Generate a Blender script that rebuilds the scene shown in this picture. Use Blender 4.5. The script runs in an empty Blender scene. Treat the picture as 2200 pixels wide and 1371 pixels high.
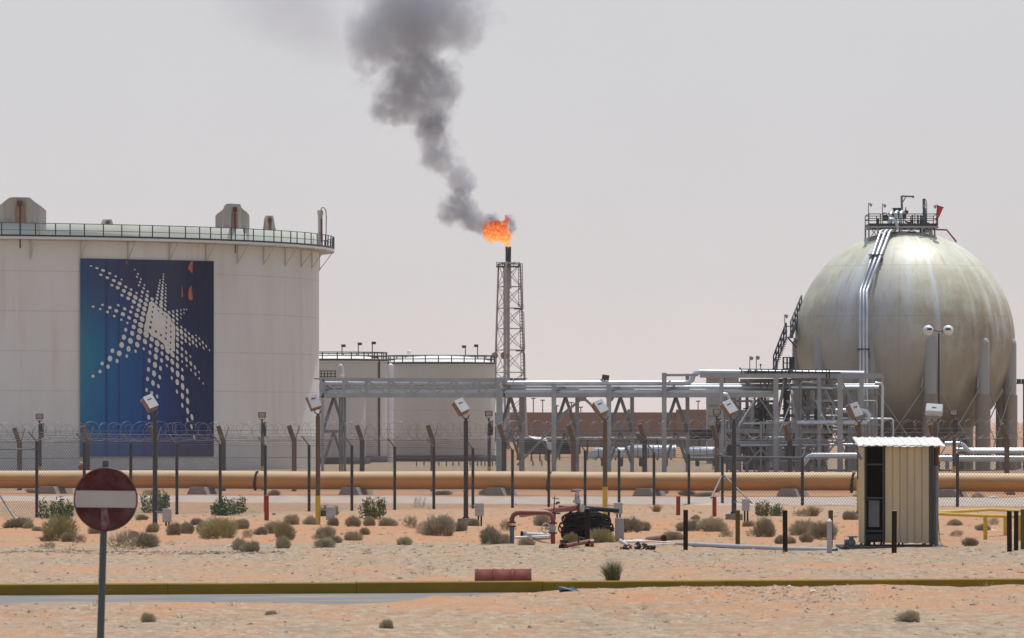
import bpy, bmesh, math, random
import numpy as np
from mathutils import Vector, Matrix, Euler

# ------------------------------------------------------------------ camera, light, exposure
sc = bpy.context.scene
COL = sc.collection
F = 12000.0          # focal length in photo pixels (2200 wide)
H = 3.0              # camera height
CX, HY = 1100.0, 905.0
cam_d = bpy.data.cameras.new('camera')
cam = bpy.data.objects.new('camera', cam_d)
COL.objects.link(cam)
sc.camera = cam
cam.location = (0, 0, H)
cam.rotation_euler = (math.radians(90), 0, 0)
cam_d.sensor_width = 36
cam_d.lens = F / 2200 * 36
cam_d.shift_y = (HY - 685.5) / 2200
cam_d.clip_start = 1
cam_d.clip_end = 30000
cam_d.dof.use_dof = True
cam_d.dof.focus_distance = 230
cam_d.dof.aperture_fstop = 9
sc.render.resolution_x = 1024
sc.render.resolution_y = 638

SUN_EL, SUN_AZ = math.radians(72), math.radians(27)
world = bpy.data.worlds.new('World')
sc.world = world
world.use_nodes = True
wn = world.node_tree
for n in list(wn.nodes):
    wn.nodes.remove(n)
wo = wn.nodes.new('ShaderNodeOutputWorld')
wb = wn.nodes.new('ShaderNodeBackground')
ws = wn.nodes.new('ShaderNodeTexSky')
ws.sky_type = 'NISHITA'
ws.sun_disc = False
ws.sun_elevation = SUN_EL
ws.sun_rotation = SUN_AZ
ws.air_density = 1.0
ws.dust_density = 8.0
ws.ozone_density = 1.0
wh = wn.nodes.new('ShaderNodeHueSaturation')
wh.inputs['Saturation'].default_value = 0.25
wmx = wn.nodes.new('ShaderNodeMix')
wmx.data_type = 'RGBA'
wmx.inputs['Factor'].default_value = 0.8
wtc = wn.nodes.new('ShaderNodeTexCoord')
wsp = wn.nodes.new('ShaderNodeSeparateXYZ')
wrp = wn.nodes.new('ShaderNodeValToRGB')
wn.links.new(wtc.outputs['Generated'], wsp.inputs[0])
wn.links.new(wsp.outputs['Z'], wrp.inputs['Fac'])
SKY = [(0.0, (.80, .75, .74)), (.03, (.755, .735, .745)), (.085, (.70, .715, .75)), (.30, (.34, .41, .54)), (1.0, (.14, .20, .36))]
wel = wrp.color_ramp.elements
wel[0].position, wel[0].color = 0.0, (*SKY[0][1], 1)
wel[1].position, wel[1].color = 1.0, (*SKY[-1][1], 1)
for p_, c_ in SKY[1:-1]:
    e_ = wel.new(p_); e_.color = (*c_, 1)
wvm = wn.nodes.new('ShaderNodeVectorMath')
wvm.operation = 'SCALE'
wvm.inputs['Scale'].default_value = 1 / 0.13
wnz = wn.nodes.new('ShaderNodeTexNoise')
wnz.inputs['Scale'].default_value = 9.0
wnz.inputs['Detail'].default_value = 5
wmr = wn.nodes.new('ShaderNodeMapRange')
wmr.inputs['From Min'].default_value = .3
wmr.inputs['From Max'].default_value = .7
wmr.inputs['To Min'].default_value = .965 / 0.13
wmr.inputs['To Max'].default_value = 1.03 / 0.13
wn.links.new(wtc.outputs['Generated'], wnz.inputs['Vector'])
wn.links.new(wnz.outputs['Fac'], wmr.inputs['Value'])
wn.links.new(wmr.outputs['Result'], wvm.inputs['Scale'])
wn.links.new(wrp.outputs['Color'], wvm.inputs[0])
wn.links.new(wvm.outputs[0], wmx.inputs['B'])
wn.links.new(ws.outputs['Color'], wh.inputs['Color'])
wn.links.new(wh.outputs['Color'], wmx.inputs['A'])
wn.links.new(wmx.outputs['Result'], wb.inputs['Color'])
wb.inputs['Strength'].default_value = 0.13
wn.links.new(wb.outputs['Background'], wo.inputs['Surface'])

sd = bpy.data.lights.new('sun', 'SUN')
sun = bpy.data.objects.new('sun', sd)
COL.objects.link(sun)
sd.energy = 3.7
sd.angle = math.radians(0.6)
sd.color = (1.0, 0.965, 0.915)
S = Vector((math.cos(SUN_EL) * math.sin(SUN_AZ), math.cos(SUN_EL) * math.cos(SUN_AZ), math.sin(SUN_EL)))
sun.rotation_euler = S.to_track_quat('Z', 'Y').to_euler()
sun.location = (0, 0, 80)

sc.view_settings.view_transform = 'Standard'
sc.view_settings.look = 'None'
sc.view_settings.exposure = 0.10
sc.view_settings.gamma = 1.0
sc.cycles.use_denoising = True
sc.cycles.max_bounces = 6
sc.cycles.diffuse_bounces = 3
sc.cycles.glossy_bounces = 3
sc.cycles.volume_bounces = 1
sc.cycles.volume_step_rate = 0.5
sc.cycles.caustics_reflective = False
sc.cycles.caustics_refractive = False

rnd = random.Random(7)
nrs = np.random.RandomState(5)

def W(px, py, d):
    """a photo pixel at distance d -> a point of the place"""
    return Vector(((px - CX) / F * d, d, H + (HY - py) / F * d))

def GD(py):
    return H * F / (py - HY)

def U(d):
    return d / F

# ------------------------------------------------------------------ materials
MATS = {}
def mat(name, c1, c2=None, rough=0.7, metal=0.0, scale=3.0, stretch=(1, 1, 1), bump=0.0, bscale=None,
        contrast=0.5, detail=5.0, randomize=0.0, dirt=None, dirt_amt=0.0, spec=None):
    m = bpy.data.materials.new(name)
    m.use_nodes = True
    nt = m.node_tree
    N = nt.nodes
    L = nt.links
    b = N['Principled BSDF']
    b.inputs['Roughness'].default_value = rough
    b.inputs['Metallic'].default_value = metal
    if spec is None and metal < .15 and rough > .5:
        spec = .22
    if spec is not None:
        b.inputs['Specular IOR Level'].default_value = spec
    if c2 is None:
        c2 = tuple(v * 0.75 for v in c1)
    geo = N.new('ShaderNodeTexCoord')
    mp = N.new('ShaderNodeMapping')
    mp.inputs['Scale'].default_value = stretch
    L.new(geo.outputs['Object'], mp.inputs['Vector'])
    nz = N.new('ShaderNodeTexNoise')
    nz.inputs['Scale'].default_value = scale
    nz.inputs['Detail'].default_value = detail
    L.new(mp.outputs['Vector'], nz.inputs['Vector'])
    mr = N.new('ShaderNodeMapRange')
    mr.inputs['From Min'].default_value = 0.5 - contrast / 2
    mr.inputs['From Max'].default_value = 0.5 + contrast / 2
    L.new(nz.outputs['Fac'], mr.inputs['Value'])
    mx = N.new('ShaderNodeMix')
    mx.data_type = 'RGBA'
    mx.inputs['A'].default_value = (*c1, 1)
    mx.inputs['B'].default_value = (*c2, 1)
    L.new(mr.outputs['Result'], mx.inputs['Factor'])
    out = mx.outputs['Result']
    if dirt is not None:
        n2 = N.new('ShaderNodeTexNoise')
        n2.inputs['Scale'].default_value = scale * 0.37
        n2.inputs['Detail'].default_value = 8
        n2.inputs['Roughness'].default_value = 0.65
        L.new(mp.outputs['Vector'], n2.inputs['Vector'])
        r2 = N.new('ShaderNodeMapRange')
        r2.inputs['From Min'].default_value = 0.48
        r2.inputs['From Max'].default_value = 0.72
        r2.inputs['To Max'].default_value = dirt_amt
        L.new(n2.outputs['Fac'], r2.inputs['Value'])
        m2 = N.new('ShaderNodeMix')
        m2.data_type = 'RGBA'
        L.new(out, m2.inputs['A'])
        m2.inputs['B'].default_value = (*dirt, 1)
        L.new(r2.outputs['Result'], m2.inputs['Factor'])
        out = m2.outputs['Result']
    if randomize:
        oi = N.new('ShaderNodeObjectInfo')
        hs = N.new('ShaderNodeHueSaturation')
        r3 = N.new('ShaderNodeMapRange')
        r3.inputs['To Min'].default_value = 1 - randomize
        r3.inputs['To Max'].default_value = 1 + randomize
        L.new(oi.outputs['Random'], r3.inputs['Value'])
        L.new(r3.outputs['Result'], hs.inputs['Value'])
        L.new(out, hs.inputs['Color'])
        out = hs.outputs['Color']
    L.new(out, b.inputs['Base Color'])
    if bump:
        bp = N.new('ShaderNodeBump')
        bp.inputs['Strength'].default_value = bump
        bp.inputs['Distance'].default_value = 0.02
        n3 = N.new('ShaderNodeTexNoise')
        n3.inputs['Scale'].default_value = bscale or scale * 4
        n3.inputs['Detail'].default_value = 4
        L.new(geo.outputs['Object'], n3.inputs['Vector'])
        L.new(n3.outputs['Fac'], bp.inputs['Height'])
        L.new(bp.outputs['Normal'], b.inputs['Normal'])
    MATS[name] = m
    return m

M_galv = mat('galvanised_steel', (.21, .225, .24), (.14, .15, .165), .55, .25, 2.5)
M_dgalv = mat('weathered_post_steel', (.062, .07, .078), (.04, .045, .05), .6, .2, 4)
M_rack = mat('grey_painted_steel', (.37, .39, .41), (.28, .295, .31), .6, .1, 1.2, dirt=(.2, .17, .15), dirt_amt=.25)
M_silver = mat('insulation_cladding', (.60, .65, .70), (.46, .50, .54), .42, .6, 1.5, bump=.25, bscale=3)
M_white = mat('white_paint', (.72, .73, .74), (.6, .61, .62), .5, 0, 2)
M_postbrown = mat('rusty_painted_post', (.11, .10, .09), (.16, .11, .075), .75, 0, 2.5, (1, 1, .4))
def dust_and_sun_on_top(m, z0, z1, col, amt):
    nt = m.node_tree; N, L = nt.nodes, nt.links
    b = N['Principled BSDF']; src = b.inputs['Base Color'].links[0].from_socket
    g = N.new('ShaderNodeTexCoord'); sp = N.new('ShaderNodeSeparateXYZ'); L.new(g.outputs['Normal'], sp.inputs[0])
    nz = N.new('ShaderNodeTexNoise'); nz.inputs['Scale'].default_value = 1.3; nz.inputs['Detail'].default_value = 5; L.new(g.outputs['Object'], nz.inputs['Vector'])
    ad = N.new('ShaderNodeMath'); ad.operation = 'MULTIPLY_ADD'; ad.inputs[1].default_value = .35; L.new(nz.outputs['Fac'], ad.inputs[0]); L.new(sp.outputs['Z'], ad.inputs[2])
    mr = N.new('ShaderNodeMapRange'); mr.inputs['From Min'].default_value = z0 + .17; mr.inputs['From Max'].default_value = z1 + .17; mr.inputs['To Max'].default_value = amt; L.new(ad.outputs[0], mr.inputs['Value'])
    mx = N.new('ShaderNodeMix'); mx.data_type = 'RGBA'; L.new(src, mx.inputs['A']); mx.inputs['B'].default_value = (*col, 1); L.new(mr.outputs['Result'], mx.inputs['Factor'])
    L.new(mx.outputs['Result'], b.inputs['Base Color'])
M_yellow = mat('yellow_paint', (.62, .43, .05), (.5, .33, .04), .5, 0, 3)
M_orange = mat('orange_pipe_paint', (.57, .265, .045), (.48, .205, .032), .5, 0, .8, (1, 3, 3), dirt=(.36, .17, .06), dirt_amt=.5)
dust_and_sun_on_top(M_orange, .25, .6, (.66, .50, .31), .8)  # pale upper band: settled dust, plus painted brightness for the sunlit top
M_concrete = mat('concrete', (.28, .26, .24), (.2, .185, .17), .9, 0, 4, bump=.4)
M_black = mat('black_rubber', (.010, .010, .012), (.022, .022, .025), .7, 0, 5, spec=.15)
M_darkpost = mat('dark_bollard_paint', (.02, .017, .016), (.035, .022, .017), .8, 0, 4, (1, 1, .4), spec=.06)
M_olive = mat('olive_bollard_paint', (.12, .09, .02), (.08, .06, .02), .6, 0, 4, (1, 1, .4))
M_redpost = mat('red_bollard_paint', (.33, .045, .025), (.24, .03, .02), .55, 0, 5, dirt=(.4, .2, .1), dirt_amt=.5)
M_maroon = mat('red_oxide_pipe_paint', (.22, .055, .05), (.15, .035, .032), .45, 0, 4, dirt=(.36, .18, .13), dirt_amt=.5)
M_drum = mat('faded_maroon_paint', (.17, .034, .022), (.11, .022, .016), .65, 0, 5, dirt=(.30, .13, .08), dirt_amt=.7, spec=.15)
M_rust = mat('rust', (.17, .06, .03), (.09, .035, .02), .85, 0, 6)
M_blue = mat('blue_steel_pipe_paint', (.10, .14, .19), (.07, .10, .14), .5, 0, 4)
M_box = mat('grey_enamel', (.42, .43, .44), (.36, .36, .37), .55, 0, 4, dirt=(.4, .28, .2), dirt_amt=.35)
M_beige = mat('beige_sheet_metal', (.62, .50, .30), (.52, .41, .25), .6, 0, 1.6, (2, 2, .5), dirt=(.35, .32, .3), dirt_amt=.55)
M_roofw = mat('bright_roof_sheet', (.70, .70, .65), (.58, .58, .53), .5, 0, 3)
M_dark = mat('dark_steel', (.025, .03, .035), (.045, .05, .055), .6, .2, 4)
M_railgreen = mat('dark_green_rail_paint', (.02, .035, .045), (.03, .05, .06), .6, 0, 4)
M_wallbrown = mat('brown_rendered_wall', (.20, .125, .095), (.165, .10, .075), .95, 0, .08, (1, 1, 1))
M_blockwork = mat('grey_panel_wall', (.34, .34, .35), (.29, .29, .30), .8, 0, .7)
M_lens = mat('floodlight_glass', (.34, .29, .24), (.28, .23, .19), .2, 0, 4)
M_legconc = mat('leg_fireproofing', (.37, .31, .265), (.28, .235, .20), .9, 0, 1.2, (1, 1, .3), dirt=(.15, .12, .10), dirt_amt=.6)
M_legsteel = mat('leg_sleeve_paint', (.37, .365, .355), (.31, .305, .295), .6, 0, .9, (1, 1, .3))
M_asphalt = mat('asphalt', (.20, .20, .195), (.13, .13, .13), .9, 0, 1.6, (.6, 1, 1), contrast=.6, bump=.5, bscale=20, dirt=(.36, .25, .18), dirt_amt=.8)
M_kerb = mat('yellow_kerb_paint', (.26, .175, .012), (.19, .125, .010), .8, 0, 1.5, (1, 1, 3), dirt=(.2, .13, .05), dirt_amt=.5)
M_gravelroad = mat('pale_gravel', (.47, .41, .36), (.32, .27, .23), .95, 0, 1.5, (1, .3, 1), contrast=.6, bump=.6, bscale=9, dirt=(.48, .29, .18), dirt_amt=.5)
M_smallstone = mat('pebble_stone', (.50, .42, .34), (.20, .15, .115), .9, 0, 2.3, contrast=.25)
M_darkstone = mat('dark_pebble_stone', (.16, .12, .09), (.27, .21, .16), .9, 0, 2.3, contrast=.25)
M_twig = mat('dry_twig', (.47, .41, .30), (.32, .28, .20), .9, 0, 9, randomize=.22)
M_twigo = mat('olive_twig', (.47, .42, .22), (.34, .30, .16), .9, 0, 9, randomize=.2)
M_leaf = mat('green_leaf', (.12, .18, .085), (.06, .10, .05), .6, 0, 9, randomize=.2)
M_leafb = mat('browning_leaf', (.16, .14, .055), (.08, .10, .045), .6, 0, 6, randomize=.2)
M_grass = mat('tall_grass_blade', (.12, .15, .065), (.22, .21, .11), .8, 0, 4, randomize=.1)
M_straw = mat('straw_blade', (.36, .25, .13), (.24, .17, .09), .9, 0, 9, randomize=.2)
M_redcloth = mat('red_windsock_cloth', (.55, .06, .04), (.42, .05, .035), .8, 0, 4)
M_bluecloth = mat('blue_cloth', (.16, .27, .38), (.10, .18, .27), .9, 0, 9)
M_litter = mat('white_litter', (.7, .7, .68), (.6, .6, .58), .7, 0, 9)
M_blacksteel = mat('soot_black_steel', (.02, .02, .022), (.05, .045, .045), .8, 0, 2)
M_stain = mat('rust_stained_sheet', (.33, .24, .17), (.2, .11, .07), .8, 0, 1.5, (4, 4, .5))
M_yardgravel = mat('yard_gravel', (.46, .43, .37), (.36, .33, .28), .95, 0, .6, contrast=.6)
M_wire = mat('fence_wire', (.16, .165, .175), (.11, .115, .12), .5, .4, 5)
M_wirelit = mat('razor_wire', (.30, .31, .33), (.22, .22, .24), .4, .5, 5)

def tank_paint(name, base, stain, course):
    m = mat(name, base, tuple(v * .93 for v in base), .65, 0, .12, (1, 1, .22), dirt=stain, dirt_amt=.7)
    nt = m.node_tree
    N, L = nt.nodes, nt.links
    b = N['Principled BSDF']
    src = b.inputs['Base Color'].links[0].from_socket
    tc = N.new('ShaderNodeTexCoord')
    sp = N.new('ShaderNodeSeparateXYZ')
    L.new(tc.outputs['Object'], sp.inputs[0])
    dv = N.new('ShaderNodeMath'); dv.operation = 'DIVIDE'; dv.inputs[1].default_value = course
    fr = N.new('ShaderNodeMath'); fr.operation = 'FRACT'
    lt = N.new('ShaderNodeMath'); lt.operation = 'LESS_THAN'; lt.inputs[1].default_value = 0.022
    L.new(sp.outputs['Z'], dv.inputs[0]); L.new(dv.outputs[0], fr.inputs[0]); L.new(fr.outputs[0], lt.inputs[0])
    smp = N.new('ShaderNodeMapping'); smp.inputs['Scale'].default_value = (1, 1, .07); L.new(tc.outputs['Object'], smp.inputs['Vector'])
    sn = N.new('ShaderNodeTexNoise'); sn.inputs['Scale'].default_value = 1.1; sn.inputs['Detail'].default_value = 6; sn.inputs['Roughness'].default_value = .7; L.new(smp.outputs['Vector'], sn.inputs['Vector'])
    bn = N.new('ShaderNodeTexNoise'); bn.inputs['Scale'].default_value = .09; bn.inputs['Detail'].default_value = 3; L.new(tc.outputs['Object'], bn.inputs['Vector'])
    sr = N.new('ShaderNodeMapRange'); sr.inputs['From Min'].default_value = .48; sr.inputs['From Max'].default_value = .75; sr.inputs['To Max'].default_value = .55; L.new(sn.outputs['Fac'], sr.inputs['Value'])
    br = N.new('ShaderNodeMapRange'); br.inputs['From Min'].default_value = .42; br.inputs['From Max'].default_value = .68; L.new(bn.outputs['Fac'], br.inputs['Value'])
    sm_ = N.new('ShaderNodeMath'); sm_.operation = 'MULTIPLY'; L.new(sr.outputs['Result'], sm_.inputs[0]); L.new(br.outputs['Result'], sm_.inputs[1])
    mxs = N.new('ShaderNodeMix'); mxs.data_type = 'RGBA'; L.new(src, mxs.inputs['A']); mxs.inputs['B'].default_value = (.42, .30, .20, 1); L.new(sm_.outputs[0], mxs.inputs['Factor'])
    src = mxs.outputs['Result']
    ml = N.new('ShaderNodeMath'); ml.operation = 'MULTIPLY'; ml.inputs[1].default_value = 0.3
    L.new(lt.outputs[0], ml.inputs[0])
    mx = N.new('ShaderNodeMix'); mx.data_type = 'RGBA'
    L.new(src, mx.inputs['A'])
    mx.inputs['B'].default_value = (.3, .25, .2, 1)
    L.new(ml.outputs[0], mx.inputs['Factor'])
    L.new(mx.outputs['Result'], b.inputs['Base Color'])
    return m
M_tank = tank_paint('off_white_tank_paint', (.71, .72, .715), (.50, .42, .32), 2.4)
M_tank2 = tank_paint('beige_tank_paint', (.58, .57, .54), (.42, .37, .31), 1.9)
M_troof = mat('white_tank_roof', (.74, .74, .70), (.66, .66, .62), .6, 0, .3)
M_tankrim = mat('pale_green_rim_paint', (.50, .53, .47), (.44, .47, .42), .6, 0, .5, dirt=(.45, .36, .28), dirt_amt=.4)

# ------------------------------------------------------------------ mesh builder
ORG = {}
class MB:
    def __init__(s):
        s.v = []; s.f = []; s.sm = []
    def add(s, vs, fs, smooth=False):
        o = len(s.v)
        s.v.extend([tuple(v) for v in vs])
        s.f.extend([tuple(i + o for i in f) for f in fs])
        s.sm.extend([smooth] * len(fs))
        return s
    def box(s, c, size, rot=None, bevel=0):
        hx, hy, hz = size[0] / 2, size[1] / 2, size[2] / 2
        R = rot.to_matrix() if rot is not None else None
        vs = []
        for x, y, z in ((-1, -1, -1), (1, -1, -1), (1, 1, -1), (-1, 1, -1), (-1, -1, 1), (1, -1, 1), (1, 1, 1), (-1, 1, 1)):
            p = Vector((x * hx, y * hy, z * hz))
            if R is not None:
                p = R @ p
            vs.append(p + Vector(c))
        s.add(vs, [(0, 3, 2, 1), (4, 5, 6, 7), (0, 1, 5, 4), (1, 2, 6, 5), (2, 3, 7, 6), (3, 0, 4, 7)])
        return s
    def frame(s, p0, p1):
        z = (p1 - p0).normalized()
        a = Vector((0, 0, 1)) if abs(z.z) < .9 else Vector((0, 1, 0))
        x = z.cross(a).normalized()
        return x, z.cross(x).normalized()
    def bar(s, p0, p1, w, h=None):
        """square section bar between two points"""
        p0, p1 = Vector(p0), Vector(p1)
        h = h or w
        x, y = s.frame(p0, p1)
        vs = []
        for p in (p0, p1):
            for a, b in ((-1, -1), (1, -1), (1, 1), (-1, 1)):
                vs.append(p + x * a * w / 2 + y * b * h / 2)
        s.add(vs, [(0, 1, 2, 3), (7, 6, 5, 4), (0, 4, 5, 1), (1, 5, 6, 2), (2, 6, 7, 3), (3, 7, 4, 0)])
        return s
    def cyl(s, p0, p1, r0, r1=None, n=10, caps=True, smooth=True):
        p0, p1 = Vector(p0), Vector(p1)
        r1 = r0 if r1 is None else r1
        x, y = s.frame(p0, p1)
        vs = []
        for p, r in ((p0, r0), (p1, r1)):
            for i in range(n):
                a = 2 * math.pi * i / n
                vs.append(p + (x * math.cos(a) + y * math.sin(a)) * r)
        s.add(vs, [(i, i + n, (i + 1) % n + n, (i + 1) % n) for i in range(n)], smooth)
        if caps:
            s.add(vs[:n], [tuple(range(n))])
            s.add(vs[n:], [tuple(range(n - 1, -1, -1))])
        return s
    def tube(s, pts, r, n=8, caps=True):
        pts = [Vector(p) for p in pts]
        rs = r if isinstance(r, (list, tuple)) else [r] * len(pts)
        vs = []
        px = None
        for k, p in enumerate(pts):
            a = pts[max(k - 1, 0)]; b = pts[min(k + 1, len(pts) - 1)]
            t = (b - a).normalized()
            if px is None:
                px, _ = s.frame(a, b)
            px = (px - t * px.dot(t)).normalized()
            py = t.cross(px)
            for i in range(n):
                an = 2 * math.pi * i / n
                vs.append(p + (px * math.cos(an) + py * math.sin(an)) * rs[k])
        fs = []
        for k in range(len(pts) - 1):
            for i in range(n):
                fs.append((k * n + i, k * n + (i + 1) % n, (k + 1) * n + (i + 1) % n, (k + 1) * n + i))
        s.add(vs, fs, True)
        if caps:
            s.add(vs[:n], [tuple(range(n - 1, -1, -1))])
            s.add(vs[-n:], [tuple(range(n))])
        return s
    def lathe(s, c, prof, n=32, a0=0, a1=2 * math.pi, smooth=True):
        """prof: list of (r, z); around the vertical through c"""
        full = abs(a1 - a0 - 2 * math.pi) < 1e-6
        m = n if full else n + 1
        vs = []
        for r, z in prof:
            for i in range(m):
                a = a0 + (a1 - a0) * i / n
                vs.append((c[0] + r * math.cos(a), c[1] + r * math.sin(a), c[2] + z))
        fs = []
        for k in range(len(prof) - 1):
            for i in range(n):
                j = (i + 1) % m
                fs.append((k * m + i, k * m + j, (k + 1) * m + j, (k + 1) * m + i))
        s.add(vs, fs, smooth)
        return s
    def ball(s, c, r, n=16, sz=(1, 1, 1)):
        prof = []
        m = n // 2
        vs = []; fs = []
        for k in range(m + 1):
            ph = -math.pi / 2 + math.pi * k / m
            for i in range(n):
                a = 2 * math.pi * i / n
                vs.append((c[0] + r * sz[0] * math.cos(ph) * math.cos(a), c[1] + r * sz[1] * math.cos(ph) * math.sin(a), c[2] + r * sz[2] * math.sin(ph)))
        for k in range(m):
            for i in range(n):
                fs.append((k * n + i, k * n + (i + 1) % n, (k + 1) * n + (i + 1) % n, (k + 1) * n + i))
        s.add(vs, fs, True)
        return s
    def torus(s, c, R, r, axis, n=28, m=6):
        axis = Vector(axis).normalized()
        x, y = s.frame(Vector((0, 0, 0)), axis)
        pts = [Vector(c) + (x * math.cos(2 * math.pi * i / n) + y * math.sin(2 * math.pi * i / n)) * R for i in range(n)]
        vs = []; fs = []
        for i in range(n):
            d = (pts[i] - Vector(c)).normalized()
            for j in range(m):
                a = 2 * math.pi * j / m
                vs.append(pts[i] + d * math.cos(a) * r + axis * math.sin(a) * r)
        for i in range(n):
            for j in range(m):
                fs.append((i * m + j, ((i + 1) % n) * m + j, ((i + 1) % n) * m + (j + 1) % m, i * m + (j + 1) % m))
        s.add(vs, fs, True)
        return s
    def prism(s, pts, depth_vec):
        """flat polygon extruded by a vector"""
        n = len(pts)
        d = Vector(depth_vec)
        vs = [Vector(p) for p in pts] + [Vector(p) + d for p in pts]
        s.add(vs, [tuple(range(n)), tuple(range(2 * n - 1, n - 1, -1))] + [(i, i + n, (i + 1) % n + n, (i + 1) % n) for i in range(n)])
        return s
    def build(s, name, m, parent=None, bevel=0, org=None, recalc=True):
        o0 = org if org is not None else (ORG[parent.name] if parent is not None else Vector((0, 0, 0)))
        me = bpy.data.meshes.new(name)
        va = np.array(s.v, dtype=float) - np.array(o0)
        me.from_pydata(va.tolist(), [], s.f)
        me.polygons.foreach_set('use_smooth', s.sm)
        if recalc and len(s.f) < 60000:
            bm = bmesh.new(); bm.from_mesh(me)
            bmesh.ops.recalc_face_normals(bm, faces=bm.faces)
            bm.to_mesh(me); bm.free()
        me.materials.append(m) if m else None
        o = bpy.data.objects.new(name, me)
        COL.objects.link(o)
        if parent is not None:
            o.parent = parent
        elif org is not None:
            o.location = org
        ORG[o.name] = Vector(o0)
        if bevel:
            md = o.modifiers.new('bevel', 'BEVEL')
            md.width = bevel; md.segments = 2; md.limit_method = 'ANGLE'
        return o

def tag(o, label=None, cat=None, group=None, kind=None):
    if label: o['label'] = label
    if cat: o['category'] = cat
    if group: o['group'] = group
    if kind: o['kind'] = kind
    return o

def thing(name, label, cat, loc, group=None):
    o = bpy.data.objects.new(name, None)
    o.empty_display_size = .3
    COL.objects.link(o)
    o.location = loc
    ORG[o.name] = Vector(loc)
    return tag(o, label, cat, group)

def copy_tree(o, parent=None):
    c = o.copy()
    COL.objects.link(c)
    c.parent = parent
    ORG[c.name] = ORG[o.name].copy()
    for ch in o.children:
        if ch is not c:
            copy_tree(ch, c)
    return c

# ------------------------------------------------------------------ the ground
def vnoise(x, y, s, seed):
    r = np.random.RandomState(seed).rand(256, 256)
    x = x * s; y = y * s
    xi = np.floor(x).astype(int); yi = np.floor(y).astype(int)
    fx = x - xi; fy = y - yi
    fx = fx * fx * (3 - 2 * fx); fy = fy * fy * (3 - 2 * fy)
    g = lambda a, b: r[a % 256, b % 256]
    return (g(xi, yi) * (1 - fx) + g(xi + 1, yi) * fx) * (1 - fy) + (g(xi, yi + 1) * (1 - fx) + g(xi + 1, yi + 1) * fx) * fy - .5

def sstep(a, b, x):
    t = np.clip((x - a) / (b - a), 0, 1)
    return t * t * (3 - 2 * t)

KERB_A, KERB_B = np.array((-8.8, 96.0)), np.array((9.1, 99.4))
def kerb_y(x):
    return 96.0 + (x + 8.8) * (3.4 / 17.9)

def ground_h(x, y):
    x = np.asarray(x, dtype=float); y = np.asarray(y, dtype=float)
    h = .10 * vnoise(x, y, .16, 1) + .07 * vnoise(x, y * .8, .5, 2) + .035 * vnoise(x, y, 1.7, 3) + .022 * vnoise(x, y, 4.3, 4)
    # the levelled strips: the gravel road, the pipe and the yard behind it
    fl = sstep(178, 184, y)
    h = h * (1 - fl * .85)
    ky = kerb_y(x)
    # the strip of asphalt kept free of sand before the kerb
    d = ky - y
    wid = 6.2 * (1 - sstep(-3.0, 1.6, x + 1.2 * vnoise(x, y * 0, .5, 9)))
    edge = wid + 1.6 * vnoise(x, y * 0 + 3, .45, 11) + .5 * vnoise(x, y * 0 + 9, 2.2, 12)
    lay = sstep(-.1, .9, d - edge) * (d > 0)
    front = d > 0
    # sand drift against the kerb to the right
    drift = .03 * sstep(0.2, 2.2, x) * np.exp(-np.clip(d, 0, 50) / 5) * (0.6 + 1.1 * (vnoise(x, y * .3, .28, 21) + .35))
    hf = np.where(lay > 0, (h + .085) * lay - .03 * (1 - lay), -.03) + drift * lay
    trk = ((y > 80) & (y < 95)) * np.exp(-((x - 2.3) ** 2) / 3.5) * np.exp(-((y - 88.5) ** 2) / 22)
    hf = hf + .035 * trk * np.sin(2 * math.pi * (y + .30 * (x + .5) ** 2) / 1.25)
    for yc_, xo in ((84.5, 0), (86.2, 0)):
        yy_ = y - yc_ - .35 * np.sin(x * .22 + 1) - .25 * x * .1
        hf = hf - .03 * np.exp(-(yy_ / .22) ** 2) * (x < 1.5) + .02 * np.exp(-((yy_ - .45) / .2) ** 2) * (x < 1.5)
    hum = .07 * np.exp(-((x - 3.4) ** 2) / 1.2 - ((y - 95.2) ** 2) / 4) + .06 * np.exp(-((x - 4.6) ** 2) / .6 - ((y - 94.2) ** 2) / 4)
    hf = hf + hum
    hb = h + .02
    res = np.where(front, hf, hb)
    res = np.where(np.abs(d) < .12, -.04, res)
    return res

def gz(x, y):
    return float(ground_h(np.array([x]), np.array([y]))[0])

xs = np.concatenate([[-9000, -4000, -1500, -500, -200, -100, -60], np.arange(-34, -13, .5), np.arange(-13, 13, .055), np.arange(13, 34.1, .5), [60, 100, 200, 500, 1500, 4000, 9000]])
ys = np.concatenate([[-150, 0, 30, 50], np.arange(60, 72, .5), np.arange(72, 110, .085), np.arange(110, 190, .17), np.arange(190, 236, .6), np.arange(238, 520, 6), [600, 700, 850, 1100, 1500, 2200, 3200, 5000, 8000, 11800]])
GX, GY = np.meshgrid(xs, ys)
GZ = ground_h(GX, GY)
GZ[GY > 236] = 0
far = (np.abs(GX) > 50)
GZ[far] *= .2
nx, ny = len(xs), len(ys)
me = bpy.data.meshes.new('ground')
co = np.stack([GX, GY, GZ], -1).reshape(-1, 3)
me.vertices.add(nx * ny)
me.vertices.foreach_set('co', co.ravel())
ii = np.arange((nx - 1) * (ny - 1))
r_, c_ = ii // (nx - 1), ii % (nx - 1)
a = r_ * nx + c_
quads = np.stack([a, a + 1, a + nx + 1, a + nx], -1)
me.loops.add(quads.size)
me.loops.foreach_set('vertex_index', quads.ravel())
me.polygons.add(len(quads))
me.polygons.foreach_set('loop_start', np.arange(0, quads.size, 4))
me.polygons.foreach_set('loop_total', np.full(len(quads), 4))
me.polygons.foreach_set('use_smooth', np.full(len(quads), True))
me.update(calc_edges=True)
me.validate()
ground = bpy.data.objects.new('ground', me)
COL.objects.link(ground)
tag(ground, 'orange desert sand mixed with pale gravel', None, None, 'structure')

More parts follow.
